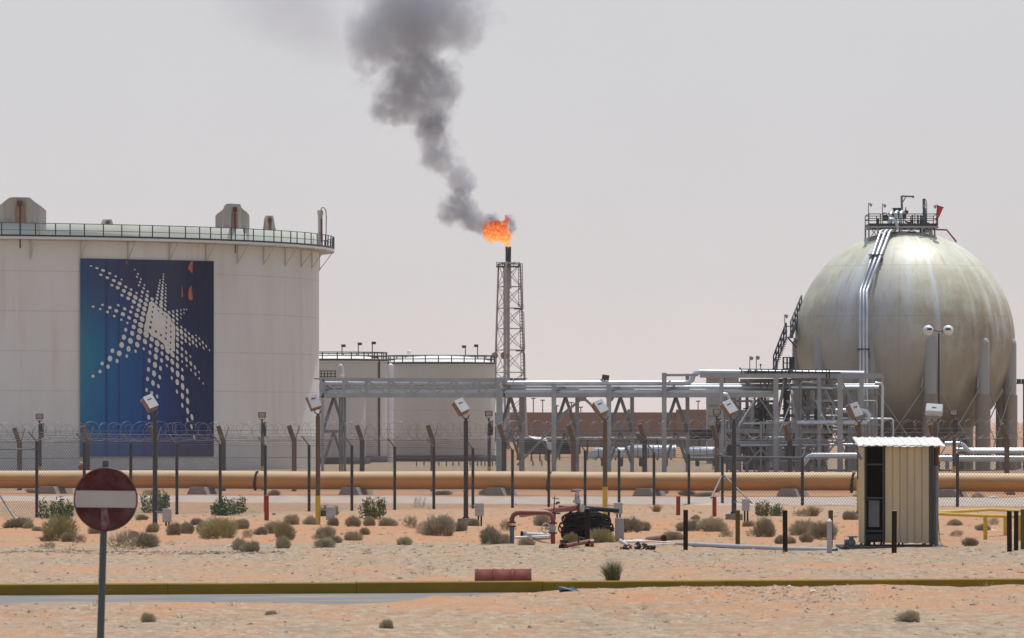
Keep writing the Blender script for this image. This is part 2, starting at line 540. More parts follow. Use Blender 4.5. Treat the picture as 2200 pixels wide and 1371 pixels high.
def ground_material():
    m = bpy.data.materials.new('desert_sand')
    m.use_nodes = True
    nt = m.node_tree; N, L = nt.nodes, nt.links
    b = N['Principled BSDF']; b.inputs['Roughness'].default_value = .95
    b.inputs['Specular IOR Level'].default_value = .15
    g = N.new('ShaderNodeNewGeometry')
    sp = N.new('ShaderNodeSeparateXYZ'); L.new(g.outputs['Position'], sp.inputs[0])
    def noise(scale, detail=4, rough=.55, st=(1, 1, 1)):
        mp = N.new('ShaderNodeMapping'); mp.inputs['Scale'].default_value = st
        L.new(g.outputs['Position'], mp.inputs['Vector'])
        n = N.new('ShaderNodeTexNoise'); n.inputs['Scale'].default_value = scale
        n.inputs['Detail'].default_value = detail; n.inputs['Roughness'].default_value = rough
        L.new(mp.outputs['Vector'], n.inputs['Vector'])
        return n.outputs['Fac']
    def mrange(v, a, b_, c=0, d=1):
        r = N.new('ShaderNodeMapRange'); L.new(v, r.inputs['Value'])
        for k, x in zip(('From Min', 'From Max', 'To Min', 'To Max'), (a, b_, c, d)):
            r.inputs[k].default_value = x
        return r.outputs['Result']
    def math_(op, a_, b_):
        n = N.new('ShaderNodeMath'); n.operation = op
        for k, x in enumerate((a_, b_)):
            if isinstance(x, (int, float)): n.inputs[k].default_value = x
            else: L.new(x, n.inputs[k])
        return n.outputs[0]
    def mix(f, a_, b_):
        n = N.new('ShaderNodeMix'); n.data_type = 'RGBA'
        if isinstance(f, (int, float)): n.inputs['Factor'].default_value = f
        else: L.new(f, n.inputs['Factor'])
        for k, x in (('A', a_), ('B', b_)):
            if isinstance(x, tuple): n.inputs[k].default_value = (*x, 1)
            else: L.new(x, n.inputs[k])
        return n.outputs['Result']
    # how much gravel lies on the sand, band by band away from the road
    yw = math_('ADD', sp.outputs['Y'], math_('MULTIPLY', math_('SUBTRACT', noise(.22, 5, .6, (1, .6, 1)), .5), 14))
    rp = N.new('ShaderNodeValToRGB')
    L.new(math_('DIVIDE', yw, 500), rp.inputs['Fac'])
    el = rp.color_ramp.elements
    stops = [(0, .75), (.160, .80), (.178, .5), (.19, .45), (.205, .62), (.228, .55), (.238, .80), (.262, .85), (.275, .30), (.33, .22), (.35, .5), (.37, .6), (.43, .2), (.476, .12), (.490, .9), (.80, .9), (.90, .35), (1, .3)]
    el[0].position = 0; el[0].color = (.75,) * 3 + (1,)
    el[1].position = 1; el[1].color = (.3,) * 3 + (1,)
    for p, v in stops[1:-1]:
        e = el.new(p); e.color = (v, v, v, 1)
    patch = noise(.42, 7, .7, (1, .45, 1))
    fine = noise(5.5, 5, .7, (1, .55, 1))
    grit = noise(22, 3, .8, (1, .5, 1))
    amt = math_('ADD', math_('SUBTRACT', rp.outputs['Color'], .5), math_('ADD', math_('MULTIPLY', math_('SUBTRACT', patch, .5), 2.3), math_('MULTIPLY', math_('SUBTRACT', fine, .5), 1.5)))
    f = mrange(amt, -.28, .30)
    sand = mix(mrange(noise(.8, 4), .35, .65), (.43, .22, .108), (.37, .205, .118))
    grav = mix(mrange(fine, .35, .65), (.20, .15, .105), (.40, .31, .215))
    c = mix(f, sand, grav)
    sp_d = mrange(grit, .57, .66)
    c = mix(math_('MULTIPLY', sp_d, .62), c, (.17, .115, .085))
    sp_l = mrange(grit, .36, .30)
    c = mix(math_('MULTIPLY', math_('MULTIPLY', sp_l, f), .5), c, (.66, .60, .53))
    L.new(c, b.inputs['Base Color'])
    bp = N.new('ShaderNodeBump'); bp.inputs['Strength'].default_value = .8; bp.inputs['Distance'].default_value = .03
    L.new(math_('ADD', fine, math_('MULTIPLY', grit, .4)), bp.inputs['Height'])
    L.new(bp.outputs['Normal'], b.inputs['Normal'])
    return m
ground.data.materials.append(ground_material())

# asphalt strip before the kerb
mb = MB()
A_n = Vector((3.4, -17.9, 0)).normalized()
t = Vector((17.9, 3.4, 0)).normalized()
k0 = Vector((-8.8, 96.0, 0)) - t * 40; k1 = Vector((9.1, 99.4, 0)) + t * 40
n = 120
vs = []; fs = []
for i in range(n + 1):
    p = k0.lerp(k1, i / n)
    vs += [p + A_n * -.02 + Vector((0, 0, .004)), p + A_n * 11 + Vector((0, 0, .0))]
for i in range(n):
    fs.append((2 * i, 2 * i + 2, 2 * i + 3, 2 * i + 1))
mb.add(vs, fs)
tag(mb.build('asphalt_road', M_asphalt), 'grey asphalt edge half buried in sand', None, None, 'structure')
# kerb, cast in lengths
mb = MB()
seg = 3.3
Lk = (k1 - k0).length
i = 0
while i * seg < Lk:
    p0 = k0 + t * (i * seg + .004); p1 = k0 + t * ((i + 1) * seg - .004)
    a_, b_ = p0 - A_n * .085, p1 - A_n * .085
    dz = nrs.uniform(-.004, .004)
    q = .018
    prof = [(-.10, -.1), (-.10, .2 + dz), (.075, .2 + dz), (.10, .2 - q + dz), (.10, -.1)]
    vs = [a_ - A_n * -y + Vector((0, 0, z)) for y, z in prof] + [b_ - A_n * -y + Vector((0, 0, z)) for y, z in prof]
    m_ = len(prof)
    mb.add(vs, [tuple(range(m_)), tuple(range(2 * m_ - 1, m_ - 1, -1))] + [(j, j + m_, (j + 1) % m_ + m_, (j + 1) % m_) for j in range(m_)])
    i += 1
tag(mb.build('kerb', M_kerb), 'mustard yellow painted kerb along the sand', None, None, 'structure')

# pale gravel road behind the fence
def strip(name, label, y0f, y1f, x0, x1, m, z=.045, seed=1, nx=260, ny=24, amp=.05):
    X = np.linspace(x0, x1, nx); T = np.linspace(0, 1, ny)
    vs = []
    for t_ in T:
        ya = y0f(X) + .9 * vnoise(X, X * 0, .6, seed) * 2 + .3 * vnoise(X, X * 0, 2.6, seed + 1)
        yb = y1f(X) + .9 * vnoise(X, X * 0 + 4, .5, seed + 2) * 2
        Y = ya + (yb - ya) * t_
        Z = z + amp * vnoise(X, Y, .9, seed + 3) + amp * .5 * vnoise(X, Y, 3.1, seed + 4)
        if t_ in (0.0, 1.0):
            Z = Z * 0 - .05
        vs += [tuple(p) for p in np.stack([X, Y, Z], -1)]
    fs = [(j * nx + i, j * nx + i + 1, (j + 1) * nx + i + 1, (j + 1) * nx + i) for j in range(ny - 1) for i in range(nx - 1)]
    b = MB(); b.add(vs, fs, True)
    return tag(b.build(name, m), label, None, None, 'structure')
strip('gravel_road', 'pale grey gravel track beside the orange pipeline', lambda x: 200.5 - x * .35 + 0 * x, lambda x: 219.5 - x * .12, -32, 32, M_gravelroad, seed=31, z=.05)

# ------------------------------------------------------------------ the big tank with the blue banner
TD = 360.0
TC = Vector(((-200 - CX) / F * TD, TD, 0))
TR = 885 * U(TD)
def cyl_hit(px, C, R, far=False):
    k = (px - CX) / F
    A = k * k + 1
    B = -2 * (C.x * k + C.y)
    Cc = C.x ** 2 + C.y ** 2 - R * R
    disc = max(B * B - 4 * A * Cc, 0)
    return (-B + (math.sqrt(disc) if far else -math.sqrt(disc))) / (2 * A)
def on_tank(px, py, off=0.0, C=TC, R=TR, far=False):
    return W(px, py, cyl_hit(px, C, R + off, far))
def tank_pt(C, R, th, z):
    """th measured from the side that faces the road, positive to the right"""
    return Vector((C.x + R * math.sin(th), C.y - R * math.cos(th), z))

tank = thing('storage_tank', 'huge off-white storage tank with a blue banner on its wall and a railed walkway', 'storage tank', (TC.x, TC.y, 0))
TZ = 14.9
mb = MB(); mb.lathe((TC.x, TC.y, 0), [(TR, -.3), (TR, TZ - 1.05)], 160)
mb.build('shell', M_tank, tank)
mb = MB(); mb.lathe((TC.x, TC.y, 0), [(TR, TZ - 1.05), (TR, TZ), (TR - .12, TZ), (TR - .12, TZ - 1.5)], 160)
mb.build('top_rim', M_tankrim, tank)
mb = MB(); mb.lathe((TC.x, TC.y, 0), [(TR - .13, TZ - 1.4), (.01, TZ - 1.3)], 80)
mb.build('roof', M_troof, tank)
mb = MB(); mb.lathe((TC.x, TC.y, 0), [(TR + .01, 13.92), (TR + 1.0, 13.92), (TR + 1.0, 14.06), (TR + .01, 14.06)], 160, smooth=False)
mb.build('walkway', M_tank, tank)
mb = MB()
for z, r in ((14.86, .022), (14.45, .018)):
    mb.torus((TC.x, TC.y, z), TR + .96, r, (0, 0, 1), 200, 4)
mb.lathe((TC.x, TC.y, 0), [(TR + .985, 14.065), (TR + .985, 14.17), (TR + .97, 14.17), (TR + .97, 14.065)], 160, smooth=False)
th = -.5
while th < 1.9:
    p = tank_pt(TC, TR + .96, th, 0)
    mb.cyl((p.x, p.y, 14.06), (p.x, p.y, 14.88), .035, n=6)
    th += rnd.choice((.034, .042, .046))
mb.build('railing', M_railgreen, tank)
for k, px in enumerate((29, 136.4, 233.6, 324, 404, 474, 535, 585, 626, 656, 675, 684)):
    th = math.asin(min(1, (px + 200) / 886)) if px < 684 else 1.62
    b = MB()
    a_ = tank_pt(TC, TR + .0, th, 12.75); c_ = tank_pt(TC, TR + .88, th, 13.91)
    b.bar(a_, c_, .05); b.bar(tank_pt(TC, TR + .04, th, 12.72), tank_pt(TC, TR + .04, th, 13.91), .05)
    b.bar(tank_pt(TC, TR + .02, th, 13.88), tank_pt(TC, TR + .95, th, 13.88), .05)
    b.build('bracket', M_tankrim, tank)

def wind_shield(px, ytop, ybot, wpx, th, shape, far, lean=0.0):
    """folded sheet hood over a foam inlet on the rim"""
    d = cyl_hit(px, TC, TR - .2, far)
    u = U(d)
    zt, zb = H + (HY - ytop) * u, H + (HY - ybot) * u
    c = Vector(((px - CX) / F * d, d, 0))
    out = Vector((math.sin(th), -math.cos(th), 0)); side = Vector((math.cos(th), math.sin(th), 0))
    w = wpx * u / max(abs(math.cos(th)), .35) / 2
    hh = zt - zb
    n = 17
    vs = []; fs = []
    for i in range(n):
        s_ = -1 + 2 * i / (n - 1)
        if shape == 'octagon':
            top = zt if abs(s_) < .36 else zt - hh * .30 * (abs(s_) - .36) / .64 * 1.15
        else:
            top = zt if abs(s_) < .45 else zt - hh * (abs(s_) - .45) / .55
        off = .12 * ((i // 2) % 2)
        p = c + side * (s_ * w) + out * off
        for q in (0, .03):
            vs += [Vector((p.x, p.y, zb)) - out * q, Vector((p.x, p.y, top)) - out * q]
    for i in range(n - 1):
        o = i * 4
        fs += [(o, o + 4, o + 5, o + 1), (o + 2, o + 3, o + 7, o + 6), (o + 1, o + 5, o + 7, o + 3)]
    b = MB(); b.add(vs, fs)
    sh = b.build('wind_shield', M_stainsheet, tank, recalc=False)
    pc = c + out * .2
    b = MB(); b.cyl((pc.x, pc.y, zb - .8), (pc.x, pc.y, zt - hh * .12), .045, n=8)
    b.box((pc.x, pc.y, zt - hh * .16), (.25, .25, .3))
    b.build('foam_pipe', M_rust, sh)
    b = MB(); q = c + out * .16
    b.prism([q - side * w * .2 + Vector((0, 0, zb - (.6 if not far else 0))), q + side * w * .2 + Vector((0, 0, zb - (.6 if not far else 0))), q + side * w * .17 + Vector((0, 0, zb + hh * .75)), q - side * w * .17 + Vector((0, 0, zb + hh * .75))], -out * .02)
    b.build('rusty_panel', M_stain, sh)
M_stainsheet = mat('hood_sheet_metal', (.46, .46, .43), (.38, .37, .34), .6, .1, 1.4, (1, 1, .2), dirt=(.25, .17, .11), dirt_amt=.8)
wind_shield(42, 424, 505, 112, .27, 'octagon', False)
wind_shield(500, 438, 516, 68, .92, 'octagon', False)
wind_shield(230, 471.5, 530, 46, .3, 'trapezoid', True)
wind_shield(578, 463.5, 530, 40, .3, 'trapezoid', True)
# gauge pipe with its thin hoop at the right edge of the tank
b = MB()
g0 = W(688, 520, 357); gd = 357
b.cyl(W(688, 530, gd), W(688, 455, gd), .15, n=12); b.cyl(W(688, 462, gd), W(688, 452, gd), .19, n=12)
pi_ = b.build('gauge_pipe', M_stainsheet, tank)
b = MB(); b.tube([W(700, 540, gd), W(701, 465, gd), W(700, 452, gd), W(696, 446, gd), W(691, 447, gd), W(689, 453, gd)], .03, 6)
b.build('hoop', M_dark, pi_)
b = MB(); b.cyl(W(691, 520, gd - .3), W(691, 470, gd - .3), .06, n=6)
b.build('rusty_line', M_rust, pi_)
hy_ = thing('fire_hydrant', 'little dark red hydrant at the foot of the banner tank', 'hydrant', W(174, 1010, 322).xy.to_3d())
b = MB(); b.cyl(W(174, 1020, 322), W(174, 999, 322), .10, n=10); b.cyl(W(168, 1004, 322), W(180, 1004, 322), .07, n=8); b.build('barrel', M_redpost, hy_)
b = MB(); b.ball(W(174, 996, 322), .11, 10); b.build('cap', M_yellow, hy_)

# the banner: cloth hung round the shell, a print of dots on it
def banner_material():
    m = bpy.data.materials.new('banner_print')
    m.use_nodes = True
    nt = m.node_tree; N, L = nt.nodes, nt.links
    b = N['Principled BSDF']; b.inputs['Roughness'].default_value = .8; b.inputs['Specular IOR Level'].default_value = .12
    tc = N.new('ShaderNodeTexCoord')
    sp = N.new('ShaderNodeSeparateXYZ'); L.new(tc.outputs['UV'], sp.inputs[0])
    def ramp(v, st):
        r = N.new('ShaderNodeValToRGB'); L.new(v, r.inputs['Fac'])
        e = r.color_ramp.elements
        e[0].position, e[0].color = st[0][0], (*st[0][1], 1)
        e[1].position, e[1].color = st[-1][0], (*st[-1][1], 1)
        for p, c in st[1:-1]:
            q = e.new(p); q.color = (*c, 1)
        return r.outputs['Color']
    def mix(f, a_, b_):
        n = N.new('ShaderNodeMix'); n.data_type = 'RGBA'
        for k, x in (('Factor', f), ('A', a_), ('B', b_)):
            if isinstance(x, (int, float)): n.inputs[k].default_value = x
            elif isinstance(x, tuple): n.inputs[k].default_value = (*x, 1)
            else: L.new(x, n.inputs[k])
        return n.outputs['Result']
    top = ramp(sp.outputs['X'], [(0, (.022, .07, .19)), (.18, (.035, .06, .15)), (.4, (.035, .038, .10)), (.72, (.035, .042, .085)), (.8, (.012, .018, .065)), (1, (.01, .014, .045))])
    mid = ramp(sp.outputs['X'], [(0, (.03, .23, .31)), (.12, (.012, .17, .34)), (.3, (.010, .11, .31)), (.5, (.012, .065, .23)), (.68, (.012, .032, .14)), (.8, (.009, .020, .085)), (1, (.008, .016, .06))])
    bot = ramp(sp.outputs['X'], [(0, (.02, .14, .32)), (.15, (.01, .12, .36)), (.4, (.01, .09, .33)), (.6, (.012, .055, .24)), (.8, (.010, .032, .15)), (1, (.010, .024, .10))])
    fv = N.new('ShaderNodeMapRange'); L.new(sp.outputs['Y'], fv.inputs['Value'])
    fv.inputs['From Min'].default_value = .45; fv.inputs['From Max'].default_value = .96
    fv.interpolation_type = 'SMOOTHSTEP'
    fb = N.new('ShaderNodeMapRange'); L.new(sp.outputs['Y'], fb.inputs['Value'])
    fb.inputs['From Min'].default_value = .02; fb.inputs['From Max'].default_value = .5
    c = mix(fb.outputs['Result'], bot, mid)
    c = mix(fv.outputs['Result'], c, top)
    # darker top hem and the seams between the widths of cloth
    for u0, w, k in ((.195, .012, .65), (.288, .008, .6), (.475, .009, .55), (.63, .006, .35), (.72, .006, .35)):
        s_ = N.new('ShaderNodeMath'); s_.operation = 'COMPARE'; s_.inputs[1].default_value = u0; s_.inputs[2].default_value = w
        L.new(sp.outputs['X'], s_.inputs[0])
        ml = N.new('ShaderNodeMath'); ml.operation = 'MULTIPLY'; ml.inputs[1].default_value = k
        L.new(s_.outputs[0], ml.inputs[0])
        c = mix(ml.outputs[0], c, (.012, .03, .15))
    nz = N.new('ShaderNodeTexNoise'); nz.inputs['Scale'].default_value = 3; nz.inputs['Detail'].default_value = 8
    mp = N.new('ShaderNodeMapping'); mp.inputs['Scale'].default_value = (14, 2, 1)
    L.new(tc.outputs['UV'], mp.inputs['Vector']); L.new(mp.outputs['Vector'], nz.inputs['Vector'])
    mr = N.new('ShaderNodeMapRange'); L.new(nz.outputs['Fac'], mr.inputs['Value'])
    mr.inputs['From Min'].default_value = .35; mr.inputs['From Max'].default_value = .75; mr.inputs['To Max'].default_value = .22
    c = mix(mr.outputs['Result'], c, (.05, .07, .11))
    L.new(c, b.inputs['Base Color'])
    return m
bt = lambda px: 555 + (px - 173) * 6 / 286
mb_v = []; mb_f = []; uv = []
NXB, NYB = 72, 8
for j in range(NYB + 1):
    for i in range(NXB + 1):
        px = 172.5 + (459.5 - 172.5) * i / NXB
        v = j / NYB
        off = .10 + .015 * math.sin(i * .9) + .02 * nrs.rand()
        py = 981 + (bt(px) - 981) * v
        mb_v.append(on_tank(px, py, off)); uv.append((i / NXB, v))
for j in range(NYB):
    for i in range(NXB):
        o = j * (NXB + 1) + i
        mb_f.append((o, o + 1, o + NXB + 2, o + NXB + 1))
b = MB(); b.add(mb_v, mb_f, True)
banner = b.build('banner', banner_material(), tank, recalc=False)
ul = banner.data.uv_layers.new(name='UVMap')
for lp in banner.data.loops:
    ul.data[lp.index].uv = uv[lp.vertex_index]

D1 = """150,113,62,34,5 276,157,76,48,8 406,206,94,60,15 546,267,80,50,25 360,299,78,54,15 672,331,66,46,20 495,360,88,60,15 795,399,54,36,25 632,420,98,70,25 592,516,80,58,10 755,481,106,80,30 714,570,98,78,25 882,550,82,60,30 843,637,98,80,30 996,609,70,54,40 804,730,84,62,30 968,701,116,90,35 1110,680,64,46,45 934,794,96,76,35 1085,773,122,88,50 1233,662,84,58,55 1217,748,60,42,50 1053,866,112,84,45 1195,845,112,80,48 1331,735,90,60,50 1318,822,104,66,55 1166,943,118,86,48 1298,917,118,80,50 1275,1015,126,90,52 1251,1117,124,86,52 1226,1229,140,100,60 1140,1041,100,76,48 1021,977,78,62,45 1111,1150,120,88,55 988,1079,88,70,45 955,1202,98,76,50 1081,1275,106,80,58 862,1016,86,68,35 824,1128,104,92,35 790,1244,56,54,0 918,1310,60,52,80 683,1057,98,78,20 727,938,68,52,45 641,1168,70,58,30 548,988,90,72,15 499,1081,68,66,0 394,931,66,50,0 344,1022,64,50,0 196,968,68,50,5 1073,188,44,24,50 1142,281,54,32,40 1117,341,54,34,40 1201,388,54,34,50 1184,453,60,44,45 1160,522,58,40,50 1277,517,54,30,60 1262,582,68,44,50 1345,648,60,44,50"""
D3 = """1198,180,146,108,50 1050,220,108,90,60 882,280,92,70,80 1019,355,124,94,70 1181,307,146,104,60 843,438,122,98,80 981,514,144,112,75 1154,441,140,104,65 797,600,136,112,85 942,682,134,98,85 1125,594,134,96,70 1287,526,130,92,65 602,720,106,86,85 746,777,130,112,85 905,832,86,60,85 1089,730,80,58,75 1262,680,66,50,70 551,886,136,108,88 701,937,98,76,88 387,989,90,80,88 510,1055,100,82,88 342,1158,88,76,88 194,1256,80,76,0"""
D2 = """440,248,44,18,55 438,294,46,24,55 436,345,54,28,55 434,402,54,30,55 423,456,60,38,55 421,511,64,44,55 414,568,72,46,55 410,628,78,50,55 408,692,82,54,55 398,763,96,58,55 395,830,110,66,55 376,363,36,28,50 370,409,44,28,50 360,459,48,32,50 352,513,50,34,50 342,573,56,38,55 330,633,62,44,55 320,696,66,48,55 309,768,78,46,55 484,444,38,18,60 482,503,44,22,60 480,561,48,24,60 478,617,52,30,60 476,683,60,34,60 476,746,64,36,60 474,818,72,38,60 470,896,84,44,60 150,568,54,38,50 138,642,88,54,55 129,720,96,62,55 230,708,80,54,50 544,955,84,42,55 618,938,70,38,60 619,1015,84,46,60 619,1100,98,54,60 690,925,64,36,60 690,995,72,40,60 690,1072,78,38,60 692,1155,62,30,60 760,912,46,22,60 763,982,50,26,60 818,900,44,20,60 864,897,38,18,60 818,966,40,18,60 760,1053,44,20,60 768,1222,70,32,60"""
D4 = """694,225,112,54,65 699,322,108,58,65 769,283,120,62,68 842,250,72,34,68 696,418,100,50,68 778,385,92,54,65 846,346,106,50,68 698,528,112,58,72 775,483,78,42,62 908,314,68,36,60 847,445,90,40,70 915,410,90,44,68 694,649,104,46,70 780,596,86,42,72 922,510,72,34,68 975,376,80,44,68 981,474,94,42,68 1037,347,42,22,60 1038,438,84,38,68 1046,539,80,28,65 1098,406,64,26,65 1110,508,76,26,65 1163,480,76,30,65 1175,581,70,24,65 1225,547,66,24,65 1286,621,50,20,65 694,771,110,52,72 778,717,96,44,72 855,661,86,36,68 695,903,124,60,75 783,831,54,32,72 862,790,112,44,72 934,735,68,26,68 865,907,60,26,72 942,865,106,44,72 785,979,82,42,75 699,1056,142,70,78 946,984,68,26,75 1019,940,98,36,72 788,1128,122,60,78 1027,1060,82,32,75 1093,1025,60,22,70 1097,1142,60,24,72 1170,1232,54,20,72 693,1210,128,70,80 791,1290,150,66,80 600,980,120,62,72 592,1133,78,38,78 502,905,70,36,65 600,833,130,70,68 508,763,124,66,68 606,702,134,72,65 609,590,132,80,60 605,466,110,80,65 512,630,150,80,65 97,461,122,80,65 119,330,150,104,70 224,417,116,80,65 321,494,142,90,65 418,560,116,70,65 75,596,64,44,60 205,540,92,60,70 309,615,118,80,70 189,665,92,56,72 412,683,94,54,70 297,741,130,80,75 175,812,96,60,78 402,809,94,56,72 282,891,128,82,78 162,975,96,64,82 384,955,96,56,78 265,1050,130,80,80 370,1118,94,52,75 146,1152,92,60,82 246,1226,120,70,80 345,1283,90,52,78"""
D5 = """127,153,86,52,82 222,208,80,64,80 322,272,84,46,82 168,657,104,60,88 687,184,86,42,80 878,177,118,52,78 787,264,130,62,80 882,355,140,64,80 785,438,102,46,78 884,540,136,58,80 963,654,132,54,78 880,708,94,38,78 954,828,110,40,75 1004,1025,104,34,75"""
HOLES = "250,855,46,26,60 345,926,40,22,60 236,945,48,26,60 424,984,40,24,60 228,1034,46,28,60 500,1045,46,22,60 210,1135,48,36,60 497,1140,48,22,60 197,1230,54,44,60 491,1233,44,24,70 576,1203,44,24,60 300,1306,50,34,60 487,1334,50,26,60 393,1370,50,30,60 575,1310,40,24,60 481,1438,54,26,60 576,1408,50,24,60 567,1511,46,26,70 567,1632,46,24,70"
b = MB(); hb = MB()
def dots(txt, ox, oy, k, bld, off, grow=1.0):
    for w_ in txt.split():
        x, y, l, s_, an = map(float, w_.split(','))
        an = math.radians(an); pts = []
        for i in range(14):
            q = 2 * math.pi * i / 14
            dx = l / 2 * grow * math.cos(q); dy = s_ / 2 * grow * math.sin(q)
            X = x + dx * math.cos(an) - dy * math.sin(an); Y = y + dx * math.sin(an) + dy * math.cos(an)
            pts.append(on_tank(ox + X / k, oy + Y / k, off))
        bld.add(pts, [tuple(range(13, -1, -1))])
dots(D1, 180, 560, 9.793, b, .16, .91); dots(D3, 180, 680, 9.793, b, .163, .91)
dots(D2, 300, 560, 8.569, b, .166, .91); dots(D4, 300, 680, 8.569, b, .169, .91); dots(D5, 300, 820, 8.569, b, .172, .91)
blob = [(120, 1010), (150, 930), (165, 850), (175, 765), (225, 745), (300, 805), (350, 865), (410, 885), (430, 930), (500, 965), (545, 1005), (575, 1060), (580, 1120), (640, 1160), (655, 1230), (655, 1400), (645, 1480), (650, 1620), (600, 1680), (520, 1720), (480, 1660), (475, 1580), (440, 1530), (380, 1480), (300, 1420), (220, 1390), (180, 1330), (80, 1290), (85, 1200), (115, 1110)]
cx_, cy_ = 380, 1200
pts = [on_tank(300 + x / 8.569, 560 + y / 8.569, .176) for x, y in blob] + [on_tank(300 + cx_ / 8.569, 560 + cy_ / 8.569, .176)]
b.add(pts, [(i, len(blob), (i + 1) % len(blob)) for i in range(len(blob))])
M_print = mat('pale_printed_dot', (.70, .68, .65), (.60, .57, .54), .7, 0, .5)
b.build('dot_print', M_print, banner, recalc=False)
dots(HOLES, 300, 560, 8.569, hb, .19)
M_navy = mat('navy_printed_gap', (.03, .045, .12), (.025, .03, .09), .7, 0, 2)
hb.build('gap_print', M_navy, banner, recalc=False)
b = MB()  # small orange marks on the banner
for P_ in ([(411, 561), (414, 561), (413, 587), (409, 583), (404, 578), (406, 569)], [(411, 613), (412, 622), (414, 642), (411, 646), (406, 643), (404, 632), (406, 621)], [(391, 612), (393, 630), (393, 638), (390, 638), (390, 622)], [(271, 561), (274, 561), (272, 569), (271, 567)]):
    b.prism([on_tank(x, y, .16) for x, y in P_], (0, -.012, 0))
M_orangemark = mat('orange_mark_colour', (.52, .16, .06), (.36, .10, .05), .8, 0, 3)
b.build('orange_mark', M_orangemark, banner)

# ------------------------------------------------------------------ the farther tanks
def small_tank(label, px, wpx, ytop, base_d, mtl, dome=.5, rail=True, group='smaller tanks behind the big tank', railtop=17):
    d = base_d; R = wpx / 2 * U(d)
    C = Vector(((px - CX) / F * d, d, 0))
    z = H + (HY - ytop) * U(d - R * .6)
    o = thing('small_tank', label, 'storage tank', (C.x, C.y, 0), group)
    MB().lathe((C.x, C.y, 0), [(R, -.2), (R, z)], 72).build('shell', mtl, o)
    MB().lathe((C.x, C.y, 0), [(R + .06, z - .12), (R + .06, z), (R * .85, z + dome * .45), (R * .5, z + dome * .85), (.01, z + dome)], 72).build('roof', M_troof, o)
    MB().lathe((C.x, C.y, 0), [(R + .35, -.1), (R + .35, .42), (R + .003, .45)], 72).build('dark_base_band', M_dark, o)  # dark band round the tank foot
    if rail:
        b = MB()
        hr = railtop * U(d)
        for zz in (z + hr, z + hr * .55):
            b.torus((C.x, C.y, zz), R + .02, .035, (0, 0, 1), 72, 4)
        b.torus((C.x, C.y, z + .03), R + .1, .07, (0, 0, 1), 72, 4)
        for k in range(26):
            a_ = 2 * math.pi * k / 26 + .1
            p = Vector((C.x + R * math.cos(a_), C.y + R * math.sin(a_), z))
            b.cyl(p, p + Vector((0, 0, hr)), .045, n=5)
        b.build('railing', M_dark, o)
    return o, C, R, z
tB, CB, RB, ZB = small_tank('wide grey-beige tank with white domed roof behind the long pipe bridge', 946, 234, 781, 420, M_tank2, .62)
tA, CA, RA, ZA = small_tank('beige tank with a dark red vertical pipe, half hidden by the banner tank', 700, 262, 774, 410, M_tank2, .45)
tC, CC, RC, ZC = small_tank('low grey tank under the pipe bridge beside the banner tank', 702, 166, 848, 392, mat('plain_grey_tank_paint', (.50, .49, .50), (.44, .43, .44), .6, 0, .3), .2, rail=False)
b = MB(); d = cyl_hit(815, CA, RA) - .15
b.tube([W(798, 769, d), W(803, 768, d), W(812, 769, d), W(815, 774, d), W(815, 1000, d)], .07, 6)
b.build('standpipe', M_rust, tA)
for px, yy in ((735, 741), (770, 737), (800, 735)):
    b = MB(); d = 410
    b.cyl(W(px, 772, d), W(px, yy, d), .04, n=5); b.box(W(px + 3, yy + 2, d), (.32, .3, .2)); b.build('mast_lamp', M_dark, tA)
for px, yy in ((1000, 744), (1026, 742)):
    b = MB(); d = 420
    b.cyl(W(px, 780, d), W(px, yy, d), .04, n=5); b.box(W(px - 3, yy + 1, d), (.32, .3, .2)); b.build('mast_lamp', M_dark, tB)
b = MB(); b.ball(W(879, 757, 420), .17 * 1, 12); b.cyl(W(879, 775, 420), W(879, 757, 420), .06, n=6); b.build('vent_cap', M_white, tB)
d = 407
b = MB(); b.cyl(W(839, 995, d), W(839, 788, d), .21, n=10); b.ball(W(839, 787, d), .22, 10); b.build('side_pipe', M_white, tB)
b = MB(); d = 396
b.tube([W(737, 812, d), W(737, 795, d), W(735, 786, d), W(730, 783, d), W(728, 789, d)], .07, 6); b.box(W(736, 806, d), (.28, .25, .14))
b.build('gooseneck_vent', M_silver, tA)
b = MB(); d = 400
for yy in (797, 803, 809):
    b.bar(W(686, yy, d), W(722, yy, d), .06)
for px in (690, 697, 704, 711, 720):
    b.bar(W(px, 812, d), W(px, 796, d), .07)
b.build('side_railing', M_dark, tA)

# ------------------------------------------------------------------ flare stack
FD = 600.0
fs_ = thing('flare_stack', 'tall grey lattice flare tower with a soot-black burner tip', 'flare tower', W(1092, 940, FD).xy.to_3d())
def tower_leg_px(side, y):   # half width of the lattice at height y
    t_ = (y - 566) / (812 - 566)
    return (17 + 10 * t_, )[0] * 1
tcx = lambda y: 1091.5
hwid = lambda y: 24.5 + 8.5 * (y - 566) / 246
ang = math.radians(20)
def leg_pt(k, y, scale=1.0):
    z = H + (HY - y) * U(FD)
    r = hwid(y) * U(FD) * scale
    a_ = ang + k * 2 * math.pi / 3
    c = W(1092, y, FD)
    return Vector((c.x + r * 1.12 * math.cos(a_), FD + r * 1.12 * math.sin(a_), z))
for k in range(3):
    b = MB(); b.cyl(leg_pt(k, 965), leg_pt(k, 566), .13, .10, n=6); b.build('tower_leg', M_rack, fs_)
levels = [566, 616, 662, 706, 752, 800, 850, 905, 960]
for a_, c_ in zip(levels, levels[1:]):
    b = MB()
    for k in range(3):
        j = (k + 1) % 3
        b.cyl(leg_pt(k, a_), leg_pt(j, a_), .05, n=4)
        b.cyl(leg_pt(k, a_), leg_pt(j, c_), .04, n=4); b.cyl(leg_pt(j, a_), leg_pt(k, c_), .04, n=4)
    b.build('lattice_bay', M_rack, fs_)
